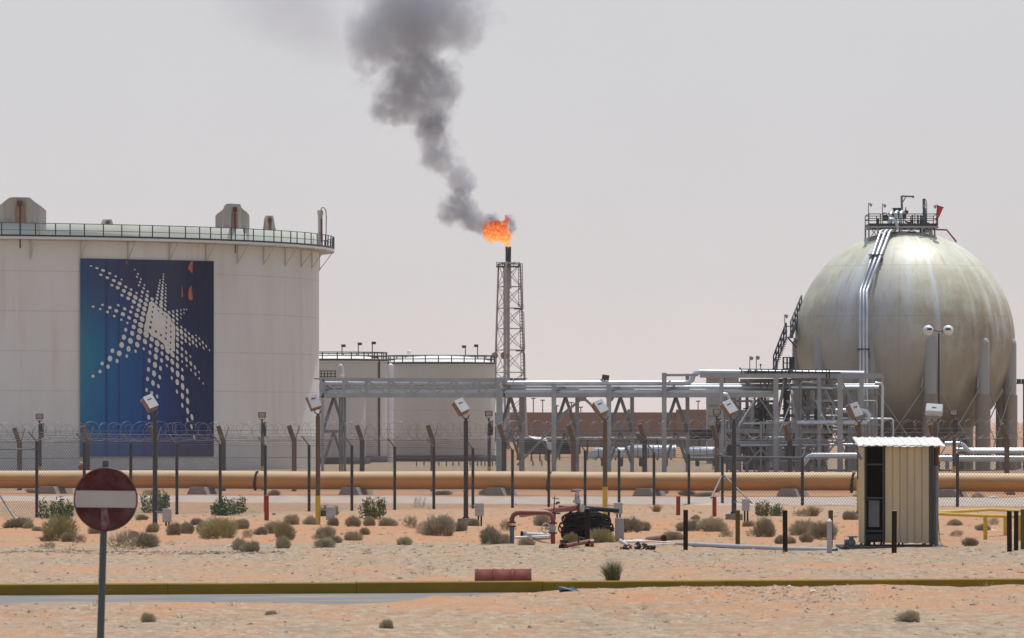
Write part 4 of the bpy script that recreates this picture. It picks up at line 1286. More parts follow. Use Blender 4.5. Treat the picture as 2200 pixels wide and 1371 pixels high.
# ------------------------------------------------------------------ globe lamp post in front of the sphere
gl = thing('globe_lamp', 'twin ball lamp on a thin dark pole before the sphere tank', 'street lamp', W(2017, 1008, 330).xy.to_3d())
d = 330
b = MB(); b.cyl(W(2017, 1012, d), W(2017, 716, d), .07, .05, n=8); b.build('pole', M_dark, gl)
b = MB(); b.tube([W(1997, 708, d), W(2008, 709, d), W(2017, 713, d), W(2027, 709, d), W(2040, 708, d)], .035, 6); b.tube([W(2022, 710, d), W(2028, 717, d), W(2036, 714, d)], .02, 5); b.build('cross_arm', M_dark, gl)
for px in (1994, 2037):
    b = MB(); b.ball(W(px, 710, d), 11.5 * U(d), 20); gb = b.build('globe', mat('milky_globe', (.74, .73, .72), (.66, .65, .64), .25, 0, 3), gl)
    b = MB(); b.box(W(px + (3 if px < 2000 else 0), 707, d - 11 * U(d)), (.28, .08, .12)); b.build('bracket', M_dark, gb)
lr = thing('twin_light', 'pair of dark square lights on a crossbar at the right edge', 'lamp post', W(2199, 1005, 320).xy.to_3d())
b = MB(); b.cyl(W(2200, 1010, 320), W(2200, 822, 320), .06, n=8); b.cyl(W(2183, 824, 320), W(2215, 824, 320), .03, n=5); b.build('pole', M_dark, lr)
for px in (2189, 2199, 2209):
    b = MB(); b.box(W(px, 819, 320), (.23, .2, .24)); b.build('lamp_head', M_dark, lr)

# ------------------------------------------------------------------ pipe rack
RD = 326.0
rack = thing('pipe_rack', 'long grey steel pipe rack with lattice bridge carrying silver pipes', 'pipe rack', W(1075, 1015, RD).xy.to_3d())
px2 = U(RD)
ROFF = 3.4
# truss bridge
for dd, nm in ((0, 'truss'), (ROFF, 'truss')):
    b = MB()
    d = RD + dd
    b.bar(W(686, 815.5, d), W(1085 + dd * 11, 817.5, d), .16, .22)
    b.bar(W(686, 849, d), W(1085 + dd * 11, 850, d), .16, .26)
    k = 0
    x = 690
    while x < 1080:
        b.bar(W(x, 815, d), W(x, 850, d), .17)
        if x + 48.5 < 1085:
            if k < 4: b.bar(W(x, 816, d), W(x + 48, 849, d), .10)
            else: b.bar(W(x, 849, d), W(x + 48, 816, d), .10)
        x += 48.5; k += 1
    b.build(nm, M_rack, rack)
b = MB(); b.box(W(904, 814, RD + ROFF / 2), (12.5, .9, .05)); b.build('walk_grating', M_dgalv, rack)
# bents
def bent(x, ytop, sp=50, w=.27, w2=.23):
    d0, d1 = RD, RD + ROFF
    b = MB()
    b.bar(W(x, 1018, d0), W(x, ytop, d0), w); b.build('column', M_rack, rack)
    b = MB(); b.bar(W(x + sp, 1017, d1), W(x + sp, ytop + 2, d1), w2); b.build('column', M_rack, rack)
    b = MB()
    for yy in (834, 851):
        b.bar(W(x, yy, d0), W(x + sp, yy, d1), .2)
    b.build('cross_beam', M_rack, rack)
    b = MB()
    a_ = W(x + sp / 2, 853, (d0 + d1) / 2)
    b.bar(a_, W(x + 1, 925, d0), .14); b.bar(a_, W(x + sp - 1, 925, d1), .14)
    b.bar(W(x, 927, d0), W(x + sp, 927, d1), .15)
    m_ = W(x + sp / 2, 929, (d0 + d1) / 2)
    b.bar(m_, W(x + 1, 996, d0), .12); b.bar(m_, W(x + sp - 1, 996, d1), .12)
    b.build('bent_brace', M_galv, rack)
bent(693, 815, 48, .16, .16); bent(1073, 811, 48, .38, .32); bent(1190, 828); bent(1308, 826); bent(1427, 801)
b = MB()
for x0, x1, ya, yb in ((1250, 1352, 852, 942), (1230, 1112, 872, 1000), (1352, 1300, 880, 990), (1256, 1190, 852, 905)):
    b.bar(W(x0, ya, RD + 1.2), W(x1, yb, RD + 2.2), .12)
b.prism([W(1240, 851, RD + 1.1), W(1262, 851, RD + 1.1), W(1256, 862, RD + 1.1), W(1245, 862, RD + 1.1)], (0, .06, 0))
b.prism([W(1300, 851, RD + 1.1), W(1322, 851, RD + 1.1), W(1316, 862, RD + 1.1), W(1305, 862, RD + 1.1)], (0, .06, 0))
b.build('long_brace', M_rack, rack)
b = MB()
b.bar(W(1082, 848.5, RD), W(1668, 850, RD), .16, .24); b.bar(W(1126, 850, RD + ROFF), W(1670, 850, RD + ROFF), .14, .2)
b.bar(W(1075, 817, RD), W(1123, 818, RD + ROFF), .2, .26)
b.bar(W(1427, 806, RD), W(1477, 806, RD + ROFF), .14); b.bar(W(1427, 806, RD), W(1500, 806, RD), .14)
b.build('rack_beam', M_rack, rack)
# pipes on the rack
def rp(y, x0, x1, r, d, name='rack_pipe', m=None, extra=None):
    b = MB(); pts = extra or [W(x0, y, d), W(x1, y, d)]
    b.tube(pts, r, 10)
    return b.build(name, m or M_silver, rack)
rp(823.5, 640, 0, .16, RD + .9, extra=[W(686, 824, RD + .9), W(1468, 823.5, RD + .9), W(1480, 822, RD + .9), W(1487, 816, RD + .9), W(1489, 808, RD + .9), W(1494, 802, RD + .9), W(1504, 799.5, RD + .9), W(1856, 803, RD + .9)])
rp(832, 686, 1888, .105, RD + 1.5)
rp(827, 686, 1880, .07, RD + 2.6)
rp(842, 686, 1663, .145, RD + .8)
rp(847, 686, 1555, .10, RD + 1.6)
rp(846, 700, 1550, .08, RD + 2.7)
b = MB(); b.cyl(W(1103, 822, RD + .2), W(1103, 812, RD + .2), .05, n=5); b.tube([W(1077, 822, RD - .2), W(1074, 827, RD - .2), W(1079, 831, RD - .2), W(1076, 835, RD - .2)], .04, 5); b.build('cable', M_white, rack)
b = MB(); b.box(W(1301, 811, RD + 1), (.42, .3, .30), Euler((0, .15, 0))); b.cyl(W(1298, 821, RD + 1), W(1299, 815, RD + 1), .05, n=6); b.box(W(1292, 817, RD + 1), (.16, .1, .1)); b.build('spot_lamp', M_dark, rack)
b = MB()
for px in (730, 735, 740):
    b.cyl(W(px, 1016, RD + 1), W(px, 851, RD + 1), .055, n=6)
b.build('riser_pipes'.replace('pipes', 'bundle'), M_galv, rack)

# ------------------------------------------------------------------ process structure at the foot of the sphere
PD = 326.0
ps = thing('process_frame', 'dense grey steel frame with valves, pipes and railed deck beside the sphere', 'process structure', W(1700, 1015, PD).xy.to_3d())
for x, yt, w, dd in ((1550, 803, .32, 0), (1605, 815, .26, 2.5), (1667, 803, .40, 0), (1712, 806, .30, 1), (1760, 805, .28, 0), (1805, 803, .42, -.6), (1851, 803, .34, 0), (1896, 806, .16, 0), (1736, 812, .30, 3), (1772, 850, .22, 3.5), (1590, 820, .2, 3.5), (1636, 846, .3, 2.2), (1688, 808, .22, 3.2), (1828, 806, .3, 3)):
    b = MB(); w *= .74; b.bar(W(x, 1018, PD + dd), W(x, yt, PD + dd), w, w * .8)
    b.build('column', M_rack, ps)
for pts_ in (((1505, 806), (1895, 808), .30, 0), ((1700, 812), (1805, 812), .3, 1), ((1590, 819), (1700, 818), .26, 2), ((1700, 906), (1896, 913), .16, 0), ((1560, 862), (1670, 862), .12, 2), ((1560, 925), (1860, 928), .22, 1), ((1720, 875), (1775, 876), .16, 2), ((1560, 953), (1850, 950), .14, .6), ((1590, 835), (1840, 836), .14, 2.5), ((1560, 985), (1850, 982), .12, 1.6)):
    (x0, y0), (x1, y1), w, dd = pts_
    b = MB(); b.bar(W(x0, y0, PD + dd), W(x1, y1, PD + dd), .14, w); b.build('cross_beam', M_rack, ps)
for x0, y0, x1, y1, dd in ((1605, 815, 1665, 905, 1), (1668, 815, 1630, 850, 1), (1684, 815, 1672, 905, .5), (1693, 815, 1712, 905, .5), (1710, 880, 1690, 860, .6), (1762, 815, 1806, 900, .3), (1806, 815, 1852, 902, .6), (1852, 860, 1884, 905, .2), (1720, 850, 1760, 900, 2), (1760, 850, 1720, 900, 2), (1600, 925, 1668, 1000, .8), (1668, 930, 1600, 1000, .8), (1740, 945, 1775, 985, .3), (1775, 945, 1740, 985, .3), (1800, 945, 1770, 985, .3), (1655, 818, 1610, 900, 2), (1712, 818, 1735, 905, 2.4), (1640, 850, 1668, 905, 2), (1560, 935, 1600, 998, 1)):
    b = MB(); b.bar(W(x0, y0, PD + dd), W(x1, y1, PD + dd), .10); b.build('diagonal_brace', M_rack, ps)
def pp(name, pts, r, m=M_silver, n=10, par=ps):
    b = MB(); b.tube([W(*p) for p in pts], r, n); return b.build(name, m, par)
pp('process_pipe', [(1712, 908, PD - .4), (1860, 907, PD - .4), (1866, 902, PD - .4), (1867, 893, PD - .4), (1861, 885, PD - .4), (1850, 882, PD - .4), (1795, 883, PD - .3)], .14)
pp('process_pipe', [(1590, 910, PD + .8), (1700, 908, PD + .8)], .09)
pp('process_pipe', [(1885, 950, PD - .2), (1895, 940, PD - .2), (1896, 830, PD - .2), (1893, 824, PD - .2), (1880, 823, PD - .2)], .085)
pp('process_pipe', [(1660, 905, PD + 1), (1672, 885, PD + 1), (1680, 850, PD + 1), (1686, 812, PD + 1)], .10, M_galv)
pp('process_pipe', [(1554, 847, PD), (1562, 848, PD), (1566, 853, PD), (1567, 870, PD)], .12)
pp('process_pipe', [(1590, 957, PD + .3), (1848, 955, PD + .3)], .07)
pp('process_pipe', [(1560, 949, PD + .9), (1780, 948, PD + .9)], .05)
pp('process_pipe', [(1725, 996, PD - 6), (1736, 983, PD - 6), (1744, 979, PD - 6), (1850, 979, PD - 6)], .17)
pp('process_pipe', [(1480, 986, PD + 1), (1730, 987, PD + 1)], .12, M_galv)
pp('process_pipe', [(1700, 832, PD + .2), (1750, 832, PD + .2), (1790, 834, PD + .2)], .09)
pp('process_pipe', [(1720, 1000, PD - .4), (1720, 826, PD - .4), (1724, 822, PD - .4), (1745, 823, PD - .4)], .08, M_galv)
for x, y0, y1, r, m in ((1617, 862, 905, .14, M_box), (1628, 880, 930, .2, M_dark), (1640, 870, 925, .17, M_dark), (1650, 860, 905, .07, M_galv), (1700, 930, 990, .3, M_dark), (1745, 915, 945, .22, M_galv), (1780, 915, 945, .25, M_dgalv), (1815, 915, 945, .25, M_dgalv), (1600, 935, 975, .22, M_dgalv), (1634, 960, 1000, .24, M_dark), (1570, 935, 990, .18, M_dgalv), (1850, 915, 945, .2, M_dgalv), (1760, 990, 1004, .2, M_dark), (1690, 840, 905, .20, M_dark)):
    b = MB(); b.cyl(W(x, y1, PD + 1.4), W(x, y0, PD + 1.4), r, n=10); b.cyl(W(x, (y0 + y1) / 2 + 1, PD + 1.4), W(x, (y0 + y1) / 2 - 1, PD + 1.4), r * 1.5, n=10)
    b.torus(W(x, y0 - 3, PD + 1.3), r * 1.2, .025, (0, .4, 1), 12, 4)
    b.build('valve', m, ps)
r3 = random.Random(11)
for k in range(80):
    x = r3.uniform(1560, 1880); y = r3.choice((862, 878, 893, 900, 918, 930, 940, 955, 965, 975, 990)); L_ = r3.uniform(12, 60); dd = r3.uniform(.5, 7)
    b = MB()
    if r3.random() < .55:
        b.tube([W(x, y, PD + dd), W(x + L_, y, PD + dd), W(x + L_ + 3, y + 3, PD + dd), W(x + L_ + 3, min(y + r3.uniform(8, 40), 1003), PD + dd)], r3.choice((.04, .06, .09)), 7)
    else:
        b.cyl(W(x, y, PD + dd), W(x, min(y + L_ * .8, 1003), PD + dd), r3.choice((.05, .08, .13)), n=7)
    b.build('small_pipe', r3.choice((M_galv, M_rack, M_silver, M_rack, M_silver, M_dark)), ps)
for x0, x1, y0, y1, dd, m in ((1560, 1592, 915, 1010, 7, M_box), (1596, 1640, 930, 1010, 8, M_dgalv), (1642, 1700, 905, 1010, 9, M_rack), (1560, 1600, 880, 915, 9, M_rack), (1606, 1634, 872, 925, 9, M_box), (1640, 1668, 868, 900, 9, M_dgalv), (1705, 1745, 950, 1010, 6, M_box), (1480, 1545, 922, 944, 6, M_dgalv)):
    b = MB(); c_ = W((x0 + x1) / 2, (y0 + y1) / 2, PD + dd); b.box(c_, ((x1 - x0) * U(PD + dd), 1.1, (y1 - y0) * U(PD + dd)))
    b.build('equipment_skid', m, ps, bevel=.04)
r6 = random.Random(4)
for k in range(26):
    x = r6.uniform(1556, 1890); dd = r6.uniform(.3, 4.5); y0 = r6.choice((820, 838, 850, 905, 930)); w = r6.uniform(.07, .15)
    b = MB(); b.bar(W(x, 1016, PD + dd), W(x, y0, PD + dd), w); b.build('stanchion', r6.choice((M_rack, M_galv, M_rack)), ps)
for k in range(16):
    x = r6.uniform(1556, 1850); dd = r6.uniform(.3, 4.5); y0 = r6.choice((835, 860, 905, 930, 950)); s_ = r6.choice((-1, 1))
    b = MB(); b.bar(W(x, y0, PD + dd), W(x + s_ * r6.uniform(20, 42), y0 + r6.uniform(45, 80), PD + dd), .08); b.build('diagonal_brace', r6.choice((M_rack, M_silver)), ps)
# deck with railing
b = MB(); b.box(W(1700, 801, PD + 1.5), (5.6, 3.2, .1)); dk = b.build('deck', M_dark, ps)
b = MB()
for dd in (-.1, 3.1):
    for yy in (793, 797):
        b.cyl(W(1593, yy, PD + dd), W(1782, yy + 2, PD + dd), .028, n=5)
    for k in range(14):
        x = 1593 + k * 14.5; b.cyl(W(x, 803, PD + dd), W(x, 793 + k * .14, PD + dd), .03, n=5)
for k in range(4):
    x = 1776 + (k % 2) * 6; b.cyl(W(x, 812, PD - .1), W(x, 793, PD - .1), .03, n=5)
b.build('deck_railing', M_railgreen, dk)
b = MB()
for yy in (768, 780, 792):
    b.cyl(W(1683, yy, PD + 1), W(1697, yy, PD + 1), .03, n=5)
for x in (1669, 1683, 1691, 1697, 1702):
    b.cyl(W(x, 800, PD + 1), W(x, 767 if x > 1675 else 776, PD + 1), .05 if x != 1702 else .14, n=6)
b.build('gate_frame', M_railgreen, dk)
for x, yy in ((1611, 766), (1625, 765)):
    b = MB(); b.cyl(W(x, 800, PD + 1), W(x, yy, PD + 1), .03, n=5); b.cyl(W(x, yy, PD + 1), W(x + 4, yy, PD + 1), .025, n=5); b.cyl(W(x + 4, yy + 1, PD + 1), W(x + 4, yy + 8, PD + 1), .11, .06, n=8); b.build('mast_lamp', M_rack, ps)
for x, y0 in ((1634, 784), (1590, 792)):
    b = MB(); b.cyl(W(x, 802, PD + 1), W(x, y0, PD + 1), .025, n=5); b.box(W(x, y0, PD + 1), (.1, .1, .12)); b.build('small_vent', M_dark, dk)

# block shelter behind the rack
bk = thing('equipment_house', 'plain grey block building behind the pipe rack', 'building', W(1552, 985, 395).xy.to_3d())
b = MB(); c = W(1552, 0, 396); zt = W(0, 806, 394).z
b.box((c.x, 396, zt / 2 - .1), (2.2, 3, zt + .2)); b.build('wall', M_blockwork, bk)
b = MB(); b.box((c.x, 396, zt + .12), (3.1, 3.6, .5)); b.build('roof', M_blockwork, bk)
b = MB()
for yy in (828, 850, 872, 894, 916):
    b.box((c.x, 394.48, W(0, yy, 394.4).z), (2.24, .03, .03))
b.box((c.x + .1, 394.48, zt / 2), (.03, .03, zt))
b.build('panel_joint', M_dgalv, bk)

# insulated vessels lying behind the yard fence
for lab, x0, x1, yc, r, dd, bands in (('silver insulated pipe with a bent left end lying behind the wire fence', 1272, 1350, 973, .33, 345, 3), ('fat silver ribbed duct behind the wire fence, the longest one', 1345, 1452, 970, .40, 340, 9), ('short silver duct with domed end right of the long one', 1476, 1550, 973, .38, 343, 5)):
    o = thing('insulated_vessel', lab, 'insulated pipe', W((x0 + x1) / 2, 990, dd).xy.to_3d(), 'silver insulated ducts in the yard')
    b = MB(); b.tube([W(x0, yc + 14, dd), W(x0 + 2, yc + 5, dd), W(x0 + 9, yc, dd), W(x1, yc, dd)], [r * .9, r, r, r], 18); b.build('cladding', M_silver, o)
    b = MB()
    for k in range(bands):
        x = x0 + 14 + (x1 - x0 - 18) * k / max(bands - 1, 1)
        b.torus(W(x, yc, dd), r + .01, .03, (1, 0, 0), 20, 5)
    b.build('band', M_galv, o)
    for fx in (.3, .8):
        b = MB(); b.bar(W(x0 + (x1 - x0) * fx, 1002, dd), W(x0 + (x1 - x0) * fx, yc + 8, dd), .25); b.build('support', M_dgalv, o)
# slanting roof of a small shelter and low grey plant in the yard
o = thing('yard_shelter', 'low open shelter with a bright slanting roof in the yard behind the rack', 'shelter', W(1165, 985, 420).xy.to_3d())
b = MB(); b.prism([W(1136, 938, 420), W(1172, 943, 420), W(1176, 947, 419), W(1150, 944, 419)], (0, 1.5, .06)); b.build('roof', M_roofw, o)
b = MB(); b.prism([W(1172, 946, 419), W(1190, 952, 419), W(1196, 968, 419), W(1178, 966, 419)], (0, 1.2, 0)); b.build('side_sheet', M_silver, o)
b = MB()
for x in (1142, 1160, 1176, 1190):
    b.bar(W(x, 992, 420), W(x, 946, 420), .12)
b.build('post', M_dgalv, o)
o = thing('pipe_bank', 'low grey bank of pipes on sleepers before the brown wall', 'pipes', W(1300, 985, 430).xy.to_3d())
b = MB()
for k, yy in enumerate((942, 946, 951, 956)):
    b.cyl(W(1112, yy, 430 + k), W(1600, yy, 430 + k), .11 + .05 * (k % 2), n=8)
b.build('pipe_run', M_galv, o)
for x in range(1112, 1600, 30):
    b = MB(); b.bar(W(x, 990, 430), W(x, 944, 430), .14); b.build('stanchion', M_dgalv, o)
b = MB(); b.box(W(1170, 962, 431), (3.8, 1.2, 1.0)); b.box(W(1225, 966, 431), (1.6, 1.2, .7)); b.build('pump_block', M_dgalv, o)
o = thing('dark_vessel', 'small dark drum shaped vessel before the brown wall', 'vessel', W(1376, 960, 425).xy.to_3d())
b = MB(); b.cyl(W(1367, 937, 425), W(1386, 937, 425), .33, n=14); b.bar(W(1377, 960, 425), W(1377, 920, 425), .1); b.build('drum', M_dark, o)
o = thing('tank_side_pipes', 'two silver header pipes right of the shed, bending down at their left end', 'pipes', W(2110, 995, 300).xy.to_3d())
pp('upper_pipe', [(2030, 953, 300), (2062, 953, 300), (2069, 956, 300), (2080, 968, 300), (2086, 970, 300), (2260, 970, 300)], .12, M_silver, 10, o)
pp('upper_pipe', [(2055, 966, 301), (2260, 966, 301)], .10, M_silver, 10, o)
pp('lower_pipe', [(2010, 985, 299), (2260, 986, 299)], .16, M_silver, 12, o)
pp('back_pipe', [(2010, 979, 303), (2070, 979, 303), (2085, 990, 303)], .07, M_galv, 8, o)
for x in (2035, 2075, 2100, 2150, 2190):
    b = MB(); b.bar(W(x, 1008, 300.5), W(x, 975, 300.5), .2); b.build('support', M_concrete, o)
b = MB()
for x, y in ((2052, 948), (2060, 946), (2066, 944), (2074, 950)):
    b.cyl(W(x, 962, 302), W(x, y - 6, 302), .06, n=7); b.torus(W(x, y - 7, 302), .12, .02, (0, .3, 1), 12, 4); b.box(W(x, y, 302), (.14, .14, .16))
b.build('valve', M_dark, o)

# yard posts row
tmp = []
for k, x in enumerate((895, 911, 927, 943, 959, 973, 986, 998, 1010, 1018, 1026, 1034, 1042, 1050, 1058, 1066, 1145, 1164)):
    b = MB(); d = 372 + (k % 3); p = W(x, 998, d)
    b.bar((p.x, p.y, -.1), (p.x, p.y, .12 + .22 + .05 * (k % 2)), .09)
    o = b.build('yard_stake', M_stain, None, org=Vector((p.x, p.y, 0)))
    tag(o, 'short rusty stake in the pale yard gravel at the foot of the far tanks', 'stake', 'row of short stakes before the far tanks')

# the brown far wall and things beyond
o = thing('perimeter_wall', 'long low brown wall across the far side of the plant', 'wall', W(1320, 936, 800).xy.to_3d())
b = MB(); d = 800
xa, xb = W(1000, 0, d).x, W(1482, 0, d).x
b.box(((xa + xb) / 2, d, W(0, 886, d).z / 2), (xb - xa, .6, W(0, 886, d).z)); b.build('wall_run', M_wallbrown, o)
b = MB(); xc = W(1640, 0, d).x; z2 = W(0, 880, d).z
xb2 = W(1452, 0, d).x
b.box(((xb2 + xc) / 2, d - .6, z2 / 2), (xc - xb2, .5, z2)); b.build('raised_wall_run', M_wallbrown, o)
for x, yt, lab in ((1166, 860, 'tiny far pole just right of the flare tower base'), (1196, 872, 'thin far pole without lamp above the brown wall'), (1168, 858, ''), (1228, 865, 'far lattice mast seen between rack columns'), (1248, 875, 'shortest far pole above the brown wall'), (1146, 856, 'far lamp post close to the wide tank'), (1500, 862, 'far lamp post by the grey block building'), (1181, 880, '')):
    if not lab: continue
    o = thing('far_lamp_post', lab, 'lamp post', W(x, 930, 900).xy.to_3d(), 'far poles behind the brown wall')
    b = MB(); b.cyl(W(x, 932, 900), W(x, yt, 900), .09, n=5); b.box(W(x, yt, 900), (.7, .3, .18)); b.build('pole', M_dgalv, o)

# ------------------------------------------------------------------ the orange pipeline on its concrete saddles
pipe = thing('pipeline', 'thick orange pipeline running the whole width on concrete saddles', 'pipeline', (0, 224, 0))
PA, PB = Vector((-60, 244.6, .61)), Vector((60, 205, .61))
def pline(x):
    t_ = (x + 60) / 120; return PA.lerp(PB, t_)
# through (d=230 at left edge, 218 at right edge)
PA = Vector((-60, 230 + (60 - 21.1) * (-12 / -41), .61)); PA = Vector((-60, 241.4, .61)); PB = Vector((60, 206.8, .61))
b = MB(); pts = [PA.lerp(PB, k / 60) + Vector((0, 0, .015 * math.sin(k * .9))) for k in range(61)]
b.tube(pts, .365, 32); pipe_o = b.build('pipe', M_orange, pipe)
def on_pline(px):
    k = (px - CX) / F
    # intersect ray x = k y with the line
    dx, dy = PB.x - PA.x, PB.y - PA.y
    t_ = (k * PA.y - PA.x) / (dx - k * dy)
    return PA.lerp(PB, t_)
for px in (118, 440, 765, 1075, 1395, 1703, 2045, -205, 2370):
    c = on_pline(px); dirv = (PB - PA).normalized()
    b = MB(); w = .47
    fr = Vector((dirv.y, -dirv.x, 0))
    if fr.y > 0: fr = -fr
    base = Vector((c.x, c.y, 0))
    lo, hi = -.08, .33
    vs = []
    for z, hx, hy in ((lo, .50, 1.0), (hi, .29, .97)):
        for a_, e in ((-1, -1), (1, -1), (1, 1), (-1, 1)):
            vs.append(base + dirv * a_ * hx + fr * -e * hy * -1 + Vector((0, 0, z)))
    b.add(vs, [(0, 1, 2, 3), (4, 5, 6, 7), (0, 1, 5, 4), (1, 2, 6, 5), (2, 3, 7, 6), (3, 0, 4, 7)])
    b.build('concrete_saddle', M_concrete, pipe)
    b = MB(); b.box((c.x, c.y - .05, .335), (.3, .5, .04)); b.box((c.x - .03, c.y - .3, .30), (.14, .12, .06)); b.build('wear_pad', M_stain if px % 2 else M_rust, pipe)
for px in (552, 1181, 1833):
    c = on_pline(px); dirv = (PB - PA).normalized()
    b = MB(); pts = []
    for k in range(15):
        a_ = math.radians(60 - 200 * k / 14)
        bow = -.09 * math.sin(math.pi * k / 14) + .04 * (k == 0)
        pts.append(c + dirv * bow + Vector((0, -math.cos(a_) * .39, math.sin(a_) * .39)))
    b.tube(pts, [.035 + .03 * math.sin(math.pi * k / 14) for k in range(15)], 7); b.build('bonding_strap', M_black, pipe)
    b = MB(); b.box(c + Vector((.02, -.12, .385)), (.13, .12, .09)); b.build('strap_clip', M_white, pipe)

# ------------------------------------------------------------------ fences
def wire_mesh(b, p0, p1, z0a, z0b, z1a, z1b, pitch, r):
    """diamond netting between p0 and p1, each wire a thin three-sided rod"""
    L_ = (p1 - p0).length; t_ = (p1 - p0) / L_
    nrm = Vector((-t_.y, t_.x, 0))
    hgt = (z1a - z0a)
    n = int((L_ + hgt) / pitch)
    vs = []; fs = []
    for fam in (1, -1):
        for i in range(-1, n + 1):
            s0 = i * pitch - (hgt if fam == 1 else 0); s1 = s0 + hgt if fam == 1 else s0 - hgt
            a0, a1, q0, q1 = s0, s1, 0.0, 1.0
            def clip(s): return max(0, min(L_, s))
            if s1 != s0:
                c0, c1 = clip(s0), clip(s1)
                q0 = (c0 - s0) / (s1 - s0); q1 = (c1 - s0) / (s1 - s0)
                a0, a1 = c0, c1
            if q1 - q0 < .01: continue
            f0 = a0 / L_; f1 = a1 / L_
            zb0 = z0a + (z0b - z0a) * f0; zt0 = z1a + (z1b - z1a) * f0
            zb1 = z0a + (z0b - z0a) * f1; zt1 = z1a + (z1b - z1a) * f1
            A = p0 + t_ * a0 + Vector((0, 0, zb0 + (zt0 - zb0) * q0)); B = p0 + t_ * a1 + Vector((0, 0, zb1 + (zt1 - zb1) * q1))
            o = len(vs)
            dv_ = (B - A).normalized(); up = dv_.cross(nrm)
            offs = (nrm * r, nrm * -r * .5 + up * r * .87, nrm * -r * .5 - up * r * .87)
            for P_ in (A, B):
                vs += [P_ + q for q in offs]
            fs += [(o + j, o + (j + 1) % 3, o + 3 + (j + 1) % 3, o + 3 + j) for j in range(3)]
    b.add(vs, fs)

posts = [(-60, 947, 1114), (-22, 947, 1113), (79, 948, 1112), (181, 950, 1114), (281, 952, 1113), (380, 953, 1112), (473, 954, 1111), (570, 957, 1112), (664, 956, 1112), (756, 957, 1111), (848, 960, 1110), (932, 960, 1101), (1016, 963, 1112), (1101, 966, 1107), (1179, 967, 1092), (1257, 968, 1090), (1330, 968, 1086), (1405, 972, 1087), (1480, 976, 1095), (1552, 982, 1093)]
cols = {}
near = thing('chain_link_fence', 'low front chain link fence with angled barbed wire arms crossing the sand', 'fence', (0, 180, 0))
nb = []
for i, (px, yt, yb) in enumerate(posts):
    px_next = px
    d = 174 + (198 - 174) * max(0, min(1.1, (px - 79) / (1405 - 79))) if px > 79 else 174 - (79 - px) * .018
    c = W(px, yb, d); z0 = gz(c.x, c.y) - .1; zt = W(px, yt, d).z
    nb.append((c, d, zt, z0, px))
    b = MB(); b.cyl((c.x, c.y, min(z0, c.z) - .1), (c.x, c.y, zt), .05, n=8)
    po = b.build('post', M_dgalv, near)
    b = MB(); a_ = Vector((c.x, c.y, zt - .02)); e_ = a_ + Vector((-.23, -.25, .31))
    if px == 1552: e_ = a_ + Vector((-.2, .1, .34))
    b.bar(a_, e_, .045, .03); b.build('arm', M_galv, po)
corner = nb[-1]
# the run turning right from the corner post
for px, yt, yb in ((1724, 982, 1095), (2057, 974, 1090), (2230, 972, 1090)):
    d = 200 - (px - 1552) * .012
    c = W(px, yb, d); zt = W(px, yt, d).z; z0 = gz(c.x, c.y) - .1
    nb.append((c, d, zt, z0, px))
    b = MB(); b.cyl((c.x, c.y, min(z0, c.z) - .1), (c.x, c.y, zt), .055, n=8); po = b.build('post', M_dgalv, near)
    b = MB(); a_ = Vector((c.x, c.y, zt - .02)); b.bar(a_, a_ + Vector((.14, .25, .46)), .045, .03); b.build('arm', M_galv, po)
nodes = [(Vector((q[0].x, q[0].y, 0)), q[2], q[3]) for q in nb]
b = MB()
for (p0, t0, g0_), (p1, t1, g1) in zip(nodes, nodes[1:]):
    wire_mesh(b, p0, p1, g0_ + .12, g1 + .12, t0 - .03, t1 - .03, .115 if p0.x < 7 else .13, .0045 if p0.x < 7 else .006)
b.build('netting', M_wire, near, recalc=False)
b = MB()
for (p0, t0, g0_), (p1, t1, g1) in zip(nodes, nodes[1:]):
    b.cyl(p0 + Vector((0, 0, t0 - .02)), p1 + Vector((0, 0, t1 - .02)), .008, n=4)
    b.cyl(p0 + Vector((0, 0, (t0 + g0_) / 2)), p1 + Vector((0, 0, (t1 + g1) / 2)), .006, n=4)
b.build('line_wire', M_wire, near, recalc=False)
b = MB()
for k in range(4):
    f_ = (k + .6) / 4
    for (p0, t0, g0_), (p1, t1, g1) in zip(nodes[:20], nodes[1:20]):
        off = Vector((-.23, -.25, .31)) * f_
        b.cyl(p0 + Vector((0, 0, t0)) + off, p1 + Vector((0, 0, t1)) + off, .0065, n=4)
        m_ = int((p1 - p0).length / .35)
        for q in range(m_):
            c = (p0 + Vector((0, 0, t0))).lerp(p1 + Vector((0, 0, t1)), q / m_) + off
            b.cyl(c - Vector((.02, 0, .025)), c + Vector((.02, 0, .025)), .004, n=3)
b.build('barbed_wire', M_wire, near, recalc=False)
b = MB()
def Nn(px): return [q for q in nb if q[4] == px][0]
for a_, c_, yy in ((-22, 79, 965), (1480, 1552, 977), (1552, 1724, 981)):
    A, B = Nn(a_), Nn(c_)
    b.cyl(W(a_, yy, A[1]), W(c_, yy + 2 * (a_ > 1500), B[1]), .03, n=6)
b.build('top_rail', M_galv, near)
for x0, y0, x1, y1 in ((1550, 1023, 1528, 1070), (1556, 1022, 1612, 1078), (1612, 1078, 1632, 1096), (-8, 1052, 34, 1118)):
    b = MB(); b.cyl(W(x0, y0, 200 if x0 > 100 else 174), W(x1, y1, 196 if x0 > 100 else 171), .032, n=6); b.build('stay', M_galv, near)

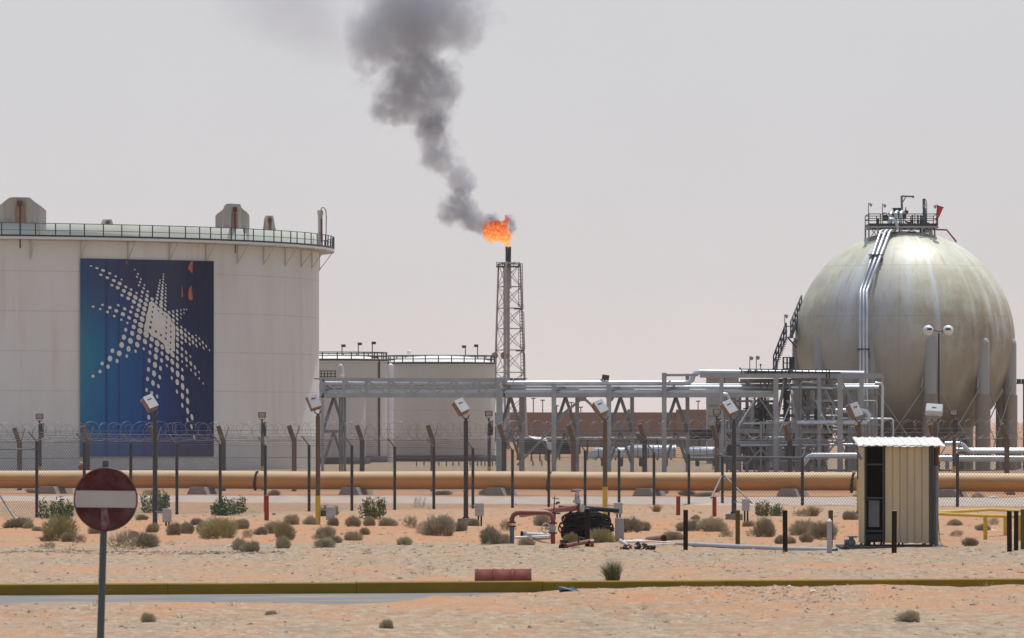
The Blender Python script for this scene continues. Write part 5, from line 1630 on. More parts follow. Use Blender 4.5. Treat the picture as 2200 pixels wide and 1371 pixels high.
rear = thing('razor_wire_fence', 'tall rear fence behind the pipeline with thick forked posts and razor wire coils', 'fence', (0, 236, 0))
RFA, RFB = Vector((-45, 248, 0)), Vector((45, 222.5, 0))
def on_line(px, A, B):
    k = (px - CX) / F; dx, dy = B.x - A.x, B.y - A.y
    t_ = (k * A.y - A.x) / (dx - k * dy)
    return A.lerp(B, t_)
RFA = Vector((-45, 249.5, 0)); RFB = Vector((45, 224, 0))
rp_ = [(-108, 915), (42, 918), (188, 915), (334, 915), (480, 914), (632, 913), (778, 912), (930, 912), (1083, 910), (1232, 912), (1385, 910), (1540, 912), (1697, 911), (1851, 911), (2008, 911), (2163, 910), (2310, 910)]
tops = []
for i, (px, yt) in enumerate(rp_):
    c = on_line(px, RFA, RFB); d = c.y
    zk = W(px, yt + 33, d).z; zt = W(px, yt + 1, d).z
    tops.append((c, zk))
    b = MB(); b.cyl((c.x, c.y, -.2), (c.x, c.y, zk), .105, n=10); po = b.build('post', M_postbrown if i % 2 else M_dgalv, rear)
    b = MB(); dx = -11 * U(d)
    b.cyl((c.x + .005, c.y, zk - .06), (c.x + dx, c.y - .12, zt), .105, .1, n=10); b.build('curved_arm', M_postbrown, po)
    b = MB(); b.bar((c.x + .04, c.y + .05, zk - .03), (c.x + .21, c.y + .3, W(0, yt + 3, d).z), .04, .06); b.build('fork_arm', M_galv, po)
b = MB()
for (p0, z0), (p1, z1) in zip(tops, tops[1:]):
    wire_mesh(b, p0, p1, .02, .02, z0, z1, .125, .0045)
b.build('netting', M_wire, rear, recalc=False)
b = MB()
for fz in (1.0, .66, .33):
    for (p0, z0), (p1, z1) in zip(tops, tops[1:]):
        b.cyl(p0 + Vector((0, 0, z0 * fz)), p1 + Vector((0, 0, z1 * fz)), .011, n=4)
for k in range(3):
    for (p0, z0), (p1, z1) in zip(tops, tops[1:]):
        b.cyl(p0 + Vector((.02 + .05 * k, .06 + .07 * k, z0 + .12 + .16 * k)), p1 + Vector((.02 + .05 * k, .06 + .07 * k, z1 + .12 + .16 * k)), .007, n=3)
b.build('line_wire', M_wire, rear, recalc=False)
# razor coil: a long helix lying in the fork
def coil(A, B, za, zb, R, pitch, r, m, name, parent, seed, flat=1.0):
    rr = random.Random(seed)
    L_ = (B - A).length; t_ = (B - A) / L_; nrm = Vector((-t_.y, t_.x, 0))
    n = int(L_ / pitch * 16)
    pts = []; jit = 0
    for i in range(n + 1):
        s_ = i / n
        if i % 16 == 0: jit = rr.uniform(-.18, .18); rj = R * rr.uniform(.88, 1.06); tl = rr.uniform(-.35, .35)
        an = 2 * math.pi * i / 16
        c = A.lerp(B, s_) + Vector((0, 0, za + (zb - za) * s_))
        pts.append(c + nrm * math.cos(an) * rj * flat + Vector((0, 0, 1)) * (math.sin(an) * rj) + t_ * (jit * .5 + tl * math.sin(an) * .5 + math.cos(an) * rj * (.85 if (i // 16) % 2 else .6)))
    b = MB(); b.tube(pts, r, 4, caps=False)
    return b.build(name, m, parent, recalc=False)
coil(tops[0][0], tops[-1][0], tops[0][1] + .42, tops[-1][1] + .42, .40, .50, .0065, M_wirelit, 'razor_coil', rear, 3)
coil(tops[0][0], tops[-1][0], tops[0][1] + .36, tops[-1][1] + .36, .38, .58, .006, M_wire, 'razor_coil', rear, 8)

# ------------------------------------------------------------------ lights on the rear fence
for px, yt, lab in ((85, 889, 'small security light with brown face, leftmost, behind the orange pipe'), (563, 886, 'small security light against the tank wall right of the blue banner'), (1050, 883, 'small security light in front of the wide domed tank'), (1540, 879, 'small security light before the grey block building'), (2049, 881, 'small security light before the sphere legs right of the shed')):
    d = on_line(px, RFA, RFB).y + 2.5
    o = thing('security_light', lab, 'security light', W(px, 1052, d).xy.to_3d(), 'security lights along the rear fence')
    b = MB(); b.cyl(W(px + 1, 1056, d), W(px + 1, yt + 22, d), .075, n=8); b.build('pole', M_dgalv, o)
    b = MB(); b.cyl(W(px + 1, 1056, d), W(px + 1, 1002, d), .081, n=8); b.build('yellow_foot', M_yellow, o)
    b = MB(); b.box(W(px, yt + 5.5, d), (.33, .2, .24)); hd = b.build('lamp_head', M_dark, o, bevel=.02)
    b = MB(); b.box(W(px, yt + 5.5, d - .11), (.26, .02, .18)); b.build('lamp_glass', M_lens, hd)
    b = MB(); b.tube([W(px - 5, yt + 9, d), W(px - 5, yt + 15, d), W(px + 5, yt + 15, d), W(px + 5, yt + 9, d)], .015, 5); b.cyl(W(px, yt + 24, d), W(px, yt + 15, d), .04, n=6); b.build('yoke', M_dark, o)
    b = MB()
    for x in (px + 5.5, px + 8.5):
        b.cyl(W(x, yt + 52, d), W(x, yt + 20, d), .018, n=5)
    for yy in (22, 30, 40, 50):
        b.cyl(W(px, yt + yy, d), W(px + 8.5, yt + yy, d), .016, n=5)
    b.cyl(W(px + 7, yt + 50, d), W(px + 7, yt + 33, d), .045, n=6)
    b.build('side_bracket', M_dgalv, o)

# ------------------------------------------------------------------ tall floodlights before the front fence
M_lampcover = mat('lamp_cover_paint', (.47, .50, .52), (.40, .42, .44), .5, 0, 5)
M_lamphouse = mat('lamp_housing_paint', (.17, .165, .16), (.20, .14, .10), .6, .1, 5)
FLOOD = [(333, 864, 1130, 160, 'tall floodlight beside the no entry sign, before the blue banner', 0, 0, None),
         (683, 862, 1132, 160, 'tall floodlight at the right edge of the banner tank, its pole yellow at the foot', 1, 1, 1065),
         (1001, 872, 1114, 161, 'tall floodlight with grey pole on a concrete block before the wide domed tank', 0, 2, None),
         (1300, 874, 1135, 156, 'tall floodlight with brown pole rising behind the black cable heap', 0, 1, 1046),
         (1577, 875, 1102, 169, 'tall floodlight on a concrete block by the fence corner', 0, 2, None),
         (1846, 880, 1100, 178, 'tall floodlight just left of the shed, its lower pole yellow', 2, 1, 1030),
         (2009, 880, 1180, 134, 'floodlight with a wide pale head above the shed roof', 3, 1, None)]
for px, yt, yb, d, lab, kind, base, yel in FLOOD:
    o = thing('floodlight', lab, 'floodlight', W(px, yb, d).xy.to_3d(), 'tall floodlights before the front fence')
    u = U(d)
    ptop = yt + 32
    m_ = M_postbrown if px in (1300, 1846, 2009, 683) else M_dgalv
    b = MB(); b.cyl(W(px, yb + 2, d), W(px, ptop, d), 5.2 * u, 4.8 * u, n=12)
    b.cyl(W(px, ptop + 3, d), W(px, ptop - 6, d), 3.2 * u, n=10); b.build('pole', m_, o)
    if yel:
        b = MB(); b.cyl(W(px, yb + 3, d), W(px, yel, d), 5.5 * u, n=12); b.build('yellow_pole_foot', M_yellow, o)
    if kind == 3:
        c = W(px - 2, yt + 1, d); rot = Euler((math.radians(50), math.radians(4), math.radians(-8)))
        size = (36 * u, 22 * u, 17 * u)
    else:
        tilt = {0: 52, 1: 60, 2: 64}[kind]
        c = W(px - 11 + (2 if kind == 1 else 0), yt + 3, d); rot = Euler((math.radians(34), math.radians(tilt), math.radians({0: -32, 1: -42, 2: -22}[kind])), 'XYZ')
        size = (31 * u, 23 * u, 18 * u)
    b = MB(); b.box(c, size, rot); hd = b.build('lamp_housing', M_lamphouse if kind != 3 else M_lampcover, o, bevel=1.6 * u)
    R = rot.to_matrix()
    if kind == 3:
        b = MB(); b.box(c + R @ Vector((0, -size[1] / 2 + 1 * u, -size[2] / 2 - .6 * u)), (size[0] * .86, size[1] * .5, 1.6 * u), rot); b.build('lamp_glass', M_lens, hd)
        b = MB(); b.box(c + R @ Vector((0, 0, size[2] / 2 + .3 * u)), (10 * u, 2 * u, .8 * u), rot); b.build('vent_slot', M_dark, hd)
    else:
        b = MB(); b.box(c + R @ Vector((0, 0, -size[2] / 2 - .7 * u)), (size[0] * .94, size[1] * .9, 1.6 * u), rot); b.build('lamp_glass', M_lens, hd)
        b = MB(); b.box(c + R @ Vector((0, 0, size[2] / 2 + .1 * u)), (size[0] * 1.0, size[1] * .98, 1.6 * u), rot); b.build('top_cover', M_lampcover, hd, bevel=.5 * u)
        b = MB(); b.box(c + R @ Vector((-size[0] * .18, 0, size[2] / 2 + .9 * u)), (size[0] * .08, size[1] * .42, .9 * u), rot); b.build('vent_slot', M_dgalv, hd)
        b = MB(); b.box(c + R @ Vector((-size[0] / 2 - .8 * u, 0, -size[2] * .3)), (1.4 * u, size[1] * 1.08, size[2] * .5), rot); b.build('hood', M_box, hd)
    b = MB(); b.tube([W(px - 9, yt + 17, d), W(px - 7, yt + 24, d), W(px - 2, yt + 28, d), W(px + 4, yt + 27, d), W(px + 7, yt + 20, d)], 1.4 * u, 6); b.build('yoke', M_postbrown, o)
    if base == 2:
        b = MB(); b.box((W(px, 0, d).x, d, .05), (36 * u, .5, .30)); b.build('concrete_base', M_concrete, o, bevel=.02)
        b = MB(); b.box((W(px, 0, d).x, d, .212), (15 * u, .25, .02));
        for s_ in (-6, 6): b.cyl(W(px + s_, yb + 1, d - .1), W(px + s_, yb - 3, d - .1), 1.1 * u, n=6)
        b.build('base_plate', M_dgalv, o)
    else:
        b = MB(); b.box(W(px + 1, yb + 3, d), (32 * u, .5, 5 * u)); b.build('base_plate', M_postbrown, o)
        b = MB()
        for s_ in (-12, -5, 6, 13): b.cyl(W(px + s_, yb + 2, d - .15), W(px + s_, yb - 3, d - .15), 1.2 * u, n=6)
        b.build('anchor_bolt', M_dgalv, o)

# junction boxes
for px, y0, y1, yb, d, w, lab in ((360, 1093, 1122, 1134, 159, 19, 'grey junction box on black legs right of the leftmost floodlight'), (711, 1089, 1117, 1128, 160, 19, 'grey junction box in front of the leafy bush by the second floodlight'), (1031, 1081, 1109, 1126, 160, 19, 'grey junction box on two legs beside the concrete floodlight base'), (1329, 1080, 1104, 1114, 150, 19, 'pale junction box at the end of the dark beam above the taller cabinet'), (1603, 1072, 1097, 1120, 165, 16, 'junction box split by a dark post beside the corner floodlight')):
    o = thing('junction_box', lab, 'junction box', W(px, yb, d).xy.to_3d(), 'junction boxes by the floodlights')
    u = U(d)
    b = MB(); b.box(W(px - 1, (y0 + y1) / 2, d), (w * u, .26, (y1 - y0) * u)); bx = b.build('box_body', M_box, o, bevel=.012)
    b = MB(); b.box(W(px - 2, (y0 + y1) / 2, d - .135), (w * u * .78, .015, (y1 - y0) * u * .86)); b.build('door', M_box, bx)
    b = MB()
    for s_ in (-3.2, 3): b.box(W(px + s_, (y1 + yb) / 2 + 2, d), (3.6 * u, .05, (yb - y1 + 6) * u))
    b.build('leg', M_black, o)
    b = MB(); b.cyl(W(px - 9, y0 + 7, d), W(px - 26, y0 + 6, d + .6), 1 * u, n=6); b.build('conduit', M_galv, o)
o = thing('tall_cabinet', 'tall grey cabinet standing right of the black cable heap', 'cabinet', W(1332, 1164, 139).xy.to_3d())
b = MB(); d = 139; u = U(d); b.box(W(1331, 1138, d), (19 * u, .25, 50 * u)); cb_ = b.build('cabinet_body', M_box, o, bevel=.012)
b = MB(); b.box(W(1330, 1138, d - .13), (15 * u, .015, 44 * u)); b.build('door', M_box, cb_)
b = MB(); b.box(W(1341, 1122, d), (2.4 * u, .2, 14 * u)); b.build('meter_box', M_dark, cb_)
b = MB(); b.box(W(1331, 1166, d), (9 * u, .12, 8 * u)); b.build('leg', M_dgalv, o)

# ------------------------------------------------------------------ bollards
BOL = [(573, 1065, 1113, 168, 10, M_redpost, 'red bollard with an orange edge at the foot of a fence post', 'red bollards'),
       (1457, 1067, 1106, 178, 9, M_redpost, 'red bollard left of the fence corner, the left one of the close pair', 'red bollards'),
       (1535, 1068, 1108, 176, 9, M_redpost, 'red bollard beside the fence corner stay, right one of the close pair', 'red bollards'),
       (1262, 1093, 1178, 131, 10.5, M_darkpost, 'dark brown bollard before the black cable heap', 'dark bollards'),
       (1473, 1096, 1181, 130, 10, M_darkpost, 'dark bollard with pale cap at the left end of the ground pipe', 'dark bollards'),
       (1585, 1097, 1170, 136, 10, M_olive, 'olive bollard standing behind the long ground pipe', 'olive bollards'),
       (1687, 1097, 1186, 128, 10.5, M_darkpost, 'near black bollard overlapping the long ground pipe', 'dark bollards'),
       (1784, 1097, 1177, 132, 10, M_olive, 'olive bollard hidden behind the pale pointed marker', 'olive bollards'),
       (1921, 1098, 1186, 127, 11, M_darkpost, 'dark bollard standing before the beige shed wall', 'dark bollards'),
       (2169, 1098, 1192, 125, 11, M_darkpost, 'left dark bollard of the cluster at the right edge', 'dark bollards'),
       (2183, 1098, 1189, 126.5, 10, M_darkpost, 'middle dark bollard of the cluster at the right edge', 'dark bollards'),
       (2198, 1095, 1186, 128, 11, M_olive, 'olive bollard at the very right edge', 'olive bollards')]
for px, y0, y1, d, w, m_, lab, grp in BOL:
    p = W(px, y1, d); u = U(d)
    o = thing('bollard', lab, 'bollard', (p.x, p.y, 0), grp)
    zt = W(px, y0, d).z
    tilt = rnd.uniform(-.012, .012)
    b = MB(); b.cyl((p.x, p.y, min(0, p.z) - .1), (p.x + tilt, p.y, zt), w * u / 2, n=16)
    b.build('tube', m_, o)
    b = MB(); b.lathe((p.x + tilt, p.y, zt), [(w * u / 2, 0), (w * u / 2 * .9, .012), (.001, .02)], 16); b.build('cap', M_concrete if m_ is not M_redpost else m_, o)
o = thing('marker_post', 'pale grey marker post with a pointed tip', 'marker post', W(1782, 1187, 127).xy.to_3d())
d = 127; p = W(1782, 1188, d); u = U(d); zs = W(0, 1120, d).z
b = MB(); b.box((p.x, p.y, (zs + p.z) / 2 - .05), (10.5 * u, .11, zs - p.z + .1)); b.build('shaft', M_box, o)
b = MB(); w = 5.25 * u; b.add([(p.x - w, p.y - .055, zs), (p.x + w, p.y - .055, zs), (p.x + w, p.y + .055, zs), (p.x - w, p.y + .055, zs), (p.x, p.y, zs + 7 * u)], [(0, 1, 4), (1, 2, 4), (2, 3, 4), (3, 0, 4)]); b.build('tip', M_white, o)

# ------------------------------------------------------------------ no entry sign (nearest thing)
d = 65.0; u = U(d)
sg = thing('no_entry_sign', 'round dark red no entry sign with a pale bar on a grey post', 'road sign', W(215, 1458, d).xy.to_3d())
def sgn(px, py, dd=0): return W(px, py, d + dd)
b = MB(); b.cyl(sgn(213, 1470), sgn(227, 990), 8.2 * u, 7 * u, n=18); b.build('post', mat('grey_sign_post', (.075, .095, .11), (.055, .07, .08), .5, .2, 3), sg)
c = sgn(227, 1073, -.075); R_ = 69 * u
b = MB(); b.cyl(c, c + Vector((0, .02, 0)), R_, n=72, smooth=False)
M_signred = mat('faded_sign_red', (.062, .006, .008), (.085, .011, .012), .6, 0, 3.5, contrast=.4, dirt=(.20, .12, .12), dirt_amt=.75)
disc = b.build('disc', M_signred, sg)
b = MB(); b.torus(c + Vector((0, -.002, 0)), R_ - .012, .011, (0, 1, 0), 72, 6); b.build('rim', mat('sign_rim', (.09, .02, .02), (.06, .015, .015), .5, 0, 3), disc)
b = MB(); b.box(c + Vector((0, -.006, (1073 - 1072.5) * u)), (133 * u, .01, 36 * u), Euler((0, math.radians(.6), 0))); b.build('bar', mat('aged_white_sheeting', (.50, .475, .465), (.43, .41, .40), .6, 0, 3), disc)
b = MB(); b.prism([sgn(217, 1092, -.0805), sgn(230, 1092, -.0805), sgn(236, 1124, -.0805), sgn(226, 1140, -.0805), sgn(218, 1138, -.0805)], (0, .003, 0)); b.build('worn_patch', mat('bare_worn_patch', (.22, .15, .16), (.14, .06, .06), .7, 0, 22, contrast=.25), disc)
b = MB()
for yy in (1040, 1106):
    b.box(sgn(224, yy, 0), (26 * u, .10, 4 * u))
b.build('clamp', M_galv, sg)

# ------------------------------------------------------------------ shed
d = 131.5; u = U(d)
sh = thing('shed', 'small beige sheet metal shed with a bright corrugated roof and an open dark front', 'shed', W(1930, 1178, 132).xy.to_3d())
fy = 131.5; by = 133.3
X = lambda px, dd=fy: (px - CX) / F * dd
Z = lambda py, dd=fy: H + (HY - py) / F * dd
# roof
b = MB(); vs = []; fs = []
n = 96; x0, x1 = X(1842), X(2029, fy)
for i in range(n + 1):
    x = x0 + (x1 - x0) * i / n
    w = .009 * (1 if math.sin(i / n * 2 * math.pi * 11) > .2 else -.6) + .003 * math.sin(i * 1.7)
    zf = Z(958) + w - .05 * ((i / n - .45) ** 2) + .015 * math.sin(i * .09)
    sk = -.0 if i else 0
    fyy = fy - .18 + .06 * math.sin(i * .21)
    vs += [(x + .02, fyy, zf), (x - .0 + .11 * 0, by + .15, Z(939.5, by) + w), (x + .02, fyy, zf - .012), (x, by + .15, Z(939.5, by) + w - .012)]
for i in range(n):
    o = i * 4; fs += [(o, o + 4, o + 5, o + 1), (o + 2, o + 3, o + 7, o + 6), (o, o + 2, o + 6, o + 4), (o + 1, o + 5, o + 7, o + 3)]
b.add(vs, fs); b.build('roof', M_roofw, sh)
def corr(name, x0, x1, yf, z0, z1, m_, par, ribs, wob=0, axis='x'):
    b = MB(); vs = []; fs = []; n = ribs * 8
    for i in range(n + 1):
        t_ = i / n; ph = (t_ * ribs) % 1
        dd = -.012 if .08 < ph < .92 else .012
        if axis == 'x': p = (x0 + (x1 - x0) * t_, yf + dd)
        else: p = (yf + dd, x0 + (x1 - x0) * t_)
        zl = z0 + wob * math.sin(i * .5) * .5
        vs += [(p[0], p[1], zl), (p[0], p[1], z1)]
    for i in range(n):
        fs.append((2 * i, 2 * i + 2, 2 * i + 3, 2 * i + 1))
    b.add(vs, fs)
    o = b.build(name, m_, par, recalc=False)
    md = o.modifiers.new('solid', 'SOLIDIFY'); md.thickness = .006
    return o
corr('front_panel', X(1902), X(1996), fy, Z(1167), Z(957), M_beige, sh, 6, .02)
corr('left_side', fy, by, X(1856), Z(1168), Z(955), M_beige, sh, 8, axis='y')
corr('right_side', fy + .55, by, X(2010), Z(1168), Z(955), M_beige, sh, 6, axis='y')
corr('rear_panel', X(1846, by), X(2010, by), by, Z(1165, by), Z(948, by), M_beige, sh, 12)
b = MB(); b.box((X(1930), fy + .25, Z(1155)), (X(1996) - X(1860), .02, .14)); b.build('kick_board', M_dark, sh)
b = MB(); b.box((X(1928, by), by - .06, (Z(1165) + Z(955)) / 2), (X(2000, by) - X(1862, by), .03, Z(955) - Z(1165))); b.build('shade_board', mat('painted_interior_shade', (.035, .03, .028), (.025, .02, .02), .9, 0, 3), sh)  # near-black board that paints in the shade inside the shed
fm = MB()
for px, py_ in ((1859, fy), (1899, fy + .03), (1999, fy)):
    fm.box((X(px), py_ + .03, (Z(1178) + Z(957)) / 2), (.05, .05, Z(957) - Z(1178)))
fm.box((X(2003), fy + .03, (Z(1178) + Z(957)) / 2), (.045, .05, Z(957) - Z(1178)))
for px in (1850, 2004):
    fm.box((X(px, by), by - .05, (Z(1178) + Z(950)) / 2), (.05, .05, Z(950) - Z(1178)))
for yy in (998, 1070, 1141):
    fm.box((X(1878), fy + .03, Z(yy)), (X(1899) - X(1858), .05, .035))
    fm.box((X(2004), fy + .5, Z(yy)), (.04, 1.0, .035))
fm.box((X(1925), fy + .02, Z(958.5)), (X(2006) - X(1848), .06, .05))
fm.build('frame', M_dgalv, sh)
b = MB(); b.box((X(1879), fy + .35, Z(1104)), (X(1890) - X(1867), .3, Z(1075) - Z(1132))); b.build('control_panel', M_galv, sh)
b = MB(); b.cyl((X(2012.5), fy + .1, -.05), (X(2012.5), fy + .1, Z(1000)), .05, n=12); b.cyl((X(2012.5), fy + .1, Z(1000)), (X(2012.5), fy + .1, Z(962)), .053, n=12); sp_ = b.build('corner_post', M_galv, sh)
b = MB(); b.cyl((X(2012.5), fy + .09, Z(1000)), (X(2012.5), fy + .09, Z(962)), .056, n=12); b.build('rusty_sleeve', M_rust, sp_)
b = MB(); b.prism([(X(1834), fy - .02, Z(962)), (X(1839), fy - .02, Z(960)), (X(1853), fy - .02, Z(985)), (X(1848), fy - .02, Z(990))], (0, .02, 0)); b.build('bent_flap', M_galv, sh)
b = MB()
for px in (1864, 1871, 1884, 1894, 1938, 1944):
    b.cyl((X(px), fy + .7, -.05), (X(px) + rnd.uniform(-.06, .06), fy + .7, .2), .025 if px > 1866 else .07, n=6)
b.build('pipe_stub', M_dark, sh)
b = MB(); b.box((X(1920), 132.2, .015), (X(2035) - X(1805), 2.4, .09)); b.build('base_slab', mat('stained_slab', (.07, .065, .065), (.14, .13, .12), .9, 0, 3), sh, bevel=.01)
b = MB(); b.tube([(X(2016), fy + .2, Z(1095)), (X(2018), fy + .2, Z(1130)), (X(2021), fy + .2, Z(1165)), (X(2027), fy + .2, .06)], .008, 5); b.build('hanging_cable', M_black, sh)
b = MB(); b.cyl((X(1985), fy - .02, Z(1176)), (X(1985), fy - .02, Z(1167)), .05, n=8); b.build('yellow_foot', M_olive, sh)
# valve left of the shed
d = 131; u = U(d)
o = thing('gate_valve', 'small dark blue valve body standing left of the shed', 'valve', W(1829, 1178, d).xy.to_3d())
b = MB(); b.ball(W(1829, 1166, d), 9 * u, 14, (1.05, 1, 1)); b.cyl(W(1829, 1179, d), W(1829, 1154, d), 5 * u, n=12); b.build('valve_body', M_blue, o)
b = MB(); b.cyl(W(1832, 1154.5, d), W(1832, 1152, d), 11 * u, n=16); b.cyl(W(1814, 1165, d), W(1817, 1165, d), 9 * u, n=14); b.cyl(W(1829, 1179, d), W(1829, 1176, d), 9 * u, n=14); b.cyl(W(1817, 1165, d), W(1822, 1165, d), 6 * u, n=10); b.build('flange', M_blue, o)
o = thing('ground_flange', 'dark flange lying by the pointed marker post', 'flange', W(1800, 1184, 129).xy.to_3d())
d = 129; b = MB(); b.cyl(W(1786, 1181, d), W(1797, 1181, d), 3.5 * u, n=10); b.cyl(W(1797, 1181, d), W(1800, 1180.5, d), 5.5 * u, n=12); b.build('flange_plate', M_blue, o)

# yellow rails at the right
o = thing('yellow_guard_pipe', 'two yellow pipes on low posts running right from the shed', 'guard rail', W(2117, 1160, 141).xy.to_3d())
b = MB(); b.tube([W(2012, 1101, 138), W(2070, 1098, 140), W(2127, 1094.5, 142), W(2260, 1101, 146)], 3.6 * U(140), 10); b.build('upper_pipe', M_yellow, o)
b = MB(); b.tube([W(2012, 1104, 137), W(2110, 1108, 138), W(2260, 1112, 140)], 3.8 * U(138), 10); b.build('lower_pipe', M_yellow, o)
for px, yb_, dd in ((2117, 1162, 140), (2190, 1166, 139), (2160, 1150, 143)):
    b = MB(); b.box(W(px, (1107 + yb_) / 2 + 3, dd), (8 * U(dd), .09, (yb_ - 1107 + 6) * U(dd))); b.build('support_post', M_yellow, o)
o = thing('thin_white_pipe', 'thin pale pipe lying on the sand right of the shed', 'pipe', W(2080, 1145, 150).xy.to_3d())
b = MB(); b.tube([W(2018, 1140, 152), W(2070, 1141, 152), W(2128, 1143, 151)], .025, 8); b.build('near_length', M_box, o)
b = MB(); b.tube([W(2130, 1138, 153), W(2136, 1141, 152), W(2150, 1142, 152), W(2240, 1143, 151)], .03, 8); b.build('far_length', M_white, o)

# ------------------------------------------------------------------ valve piping in the middle
d = 133.0; u = U(d)
o = thing('red_pipe_arch', 'dark red pipe arch with grey left leg and handwheel valve on its right leg', 'pipework', W(1145, 1180, d).xy.to_3d())
def q(px, py, dd=0): return W(px, py, d + dd)
pts = [q(1100, 1124), q(1100, 1114), q(1103, 1107), q(1109, 1103), q(1117, 1101.5), q(1172, 1101.5), q(1181, 1104), q(1186, 1109), q(1188, 1117), q(1188, 1124)]
b = MB(); b.tube(pts, 5.2 * u, 14); b.build('arch', M_maroon, o)
b = MB(); b.cyl(q(1100, 1184), q(1100, 1131), 4.8 * u, n=14); b.build('grey_leg', M_blue, o)
b = MB(); b.cyl(q(1188, 1184), q(1188, 1146), 4.9 * u, n=14); b.build('red_leg', M_redpost, o)
b = MB()
for yy in (1122.5, 1131):
    b.cyl(q(1100, yy + 1.4), q(1100, yy - 1.4), 9 * u, n=18)
b.cyl(q(1188, 1126), q(1188, 1122), 8.5 * u, n=18); b.cyl(q(1188, 1147), q(1188, 1143.5), 9 * u, n=18)
b.build('flange', M_rust, o)
b = MB(); b.ball(q(1187, 1135), 8 * u, 14, (1, 1, 1.05)); b.cyl(q(1187, 1145), q(1187, 1125), 6 * u, n=12); b.cyl(q(1187, 1135), q(1174, 1135, -.2), 3 * u, n=8); vb = b.build('valve', M_box, o)
b = MB(); hc = q(1173, 1135, -.22); ax = Vector((.55, -.83, 0))
b.torus(hc, 10.8 * u, 1.1 * u, ax, 28, 6)
fx, fy_ = b.frame(Vector((0, 0, 0)), ax)
for k in range(5):
    a_ = 2 * math.pi * k / 5; b.cyl(hc, hc + (fx * math.cos(a_) + fy_ * math.sin(a_)) * 10.8 * u, .8 * u, n=5)
b.cyl(hc - ax * .02, hc + ax * .04, 2.2 * u, n=8)
b.build('handwheel', M_box, vb)

o = thing('red_valve_pipe', 'faded red pipe rising to a flanged gate valve with a grey wheel on top', 'pipework', W(1240, 1165, 137).xy.to_3d())
d = 137; u = U(d)
b = MB(); b.tube([q(1120, 1107, 6), q(1150, 1102, 4), q(1190, 1096.5, 1), q(1244, 1091, 0)], [5.2 * u, 5.2 * u, 5.5 * u, 6.2 * u], 14); b.build('pipe', M_maroon, o)
b = MB(); b.cyl(q(1243, 1091), q(1248, 1091, -.02), 9.5 * u, n=20); b.build('rusty_flange', M_rust, o)
b = MB(); b.cyl(q(1248.5, 1091, -.02), q(1252, 1091, -.04), 9.5 * u, n=20); b.cyl(q(1240, 1080), q(1240, 1074), 9.5 * u, 8 * u, n=14); b.cyl(q(1240, 1084), q(1240, 1062), 4.5 * u, 3 * u, n=10)
b.tube([q(1236, 1075), q(1235.5, 1066), q(1238, 1057)], 1.2 * u, 6); b.tube([q(1244, 1075), q(1244.5, 1066), q(1242, 1057)], 1.2 * u, 6)
vb = b.build('gate_valve', M_box, o)
b = MB(); b.torus(q(1240, 1053), 10.5 * u, 1.3 * u, (0, .12, 1), 26, 6); b.cyl(q(1240, 1060), q(1240, 1050.5), 1.6 * u, n=8)
for k in range(4):
    a_ = math.pi * k / 2 + .3; c = q(1240, 1053); b.cyl(c, c + Vector((math.cos(a_), math.sin(a_), 0)) * 10.5 * u, 1 * u, n=5)
b.build('handwheel', M_box, vb)
b = MB(); b.tube([q(1190, 1096), q(1191, 1080), q(1191.5, 1063)], [1.6 * u, 1.2 * u, .5 * u], 6); b.cyl(q(1186, 1070), q(1201, 1072), 1 * u, n=5); b.cyl(q(1193, 1083), q(1202, 1079), 2 * u, n=8); b.box(q(1199, 1080), (8 * u, .06, 4 * u)); b.build('tapping', M_rust, o)
b = MB(); b.box(q(1192, 1103), (24 * u, .1, 3 * u)); b.cyl(q(1190, 1118), q(1190, 1100), 4 * u, n=8); b.build('prop', M_dark, o)

o = thing('dark_beam', 'dark green steel beam behind the gate valve holding the cable heap', 'steel beam', W(1260, 1165, 139).xy.to_3d())
d = 139; u = U(d)
b = MB(); b.cyl(q(1200, 1088), q(1235, 1091), 2.4 * u, n=8); b.cyl(q(1248, 1091), q(1330, 1097, -.1), 5.2 * u, n=12); b.build('beam', M_railgreen, o)
b = MB(); b.box(q(1262, 1135, .2), (6 * u, .1, 78 * u)); b.box(q(1308, 1135, .2), (5 * u, .1, 76 * u)); b.build('leg', M_black, o)

# black cable heap
cable = MB(); r4 = random.Random(5); d = 138.6; u = U(d)
for k in range(95):
    cx0 = 1262 + r4.uniform(-16, 18); cy0 = 1131 + r4.uniform(-22, 22)
    rx = r4.uniform(30, 46) * (1 - .25 * abs(cy0 - 1128) / 30); ry = r4.uniform(5, 15)
    dep = r4.uniform(-.55, .1); pts = []; ph = r4.uniform(0, 6.28)
    turns = 1
    for i in range(29):
        a_ = ph + 2 * math.pi * i / 28
        pts.append(q(cx0 + rx * math.cos(a_), min(cy0 + ry * math.sin(a_) + 2 * math.sin(3 * a_ + ph), 1168), dep + .28 * math.sin(a_)))
    cable.tube(pts, 1.9 * u, 6, caps=False)
for k in range(9):
    cx0 = r4.choice((1212, 1218, 1224, 1300, 1308)) + r4.uniform(-4, 4); cy0 = 1140 + r4.uniform(-8, 14); rr_ = r4.uniform(8, 15)
    cable.tube([q(cx0 + rr_ * .8 * math.cos(a_ * .45), min(cy0 + rr_ * math.sin(a_ * .45), 1170), -.5 + .1 * math.sin(a_)) for a_ in range(15)], 1.5 * u, 6, caps=False)
cb2 = cable.build('cable_heap', M_black, None, org=Vector((q(1262, 0).x, d, 0)), recalc=False)
tag(cb2, 'big heap of black cable loops behind the middle bollard', 'cable heap')

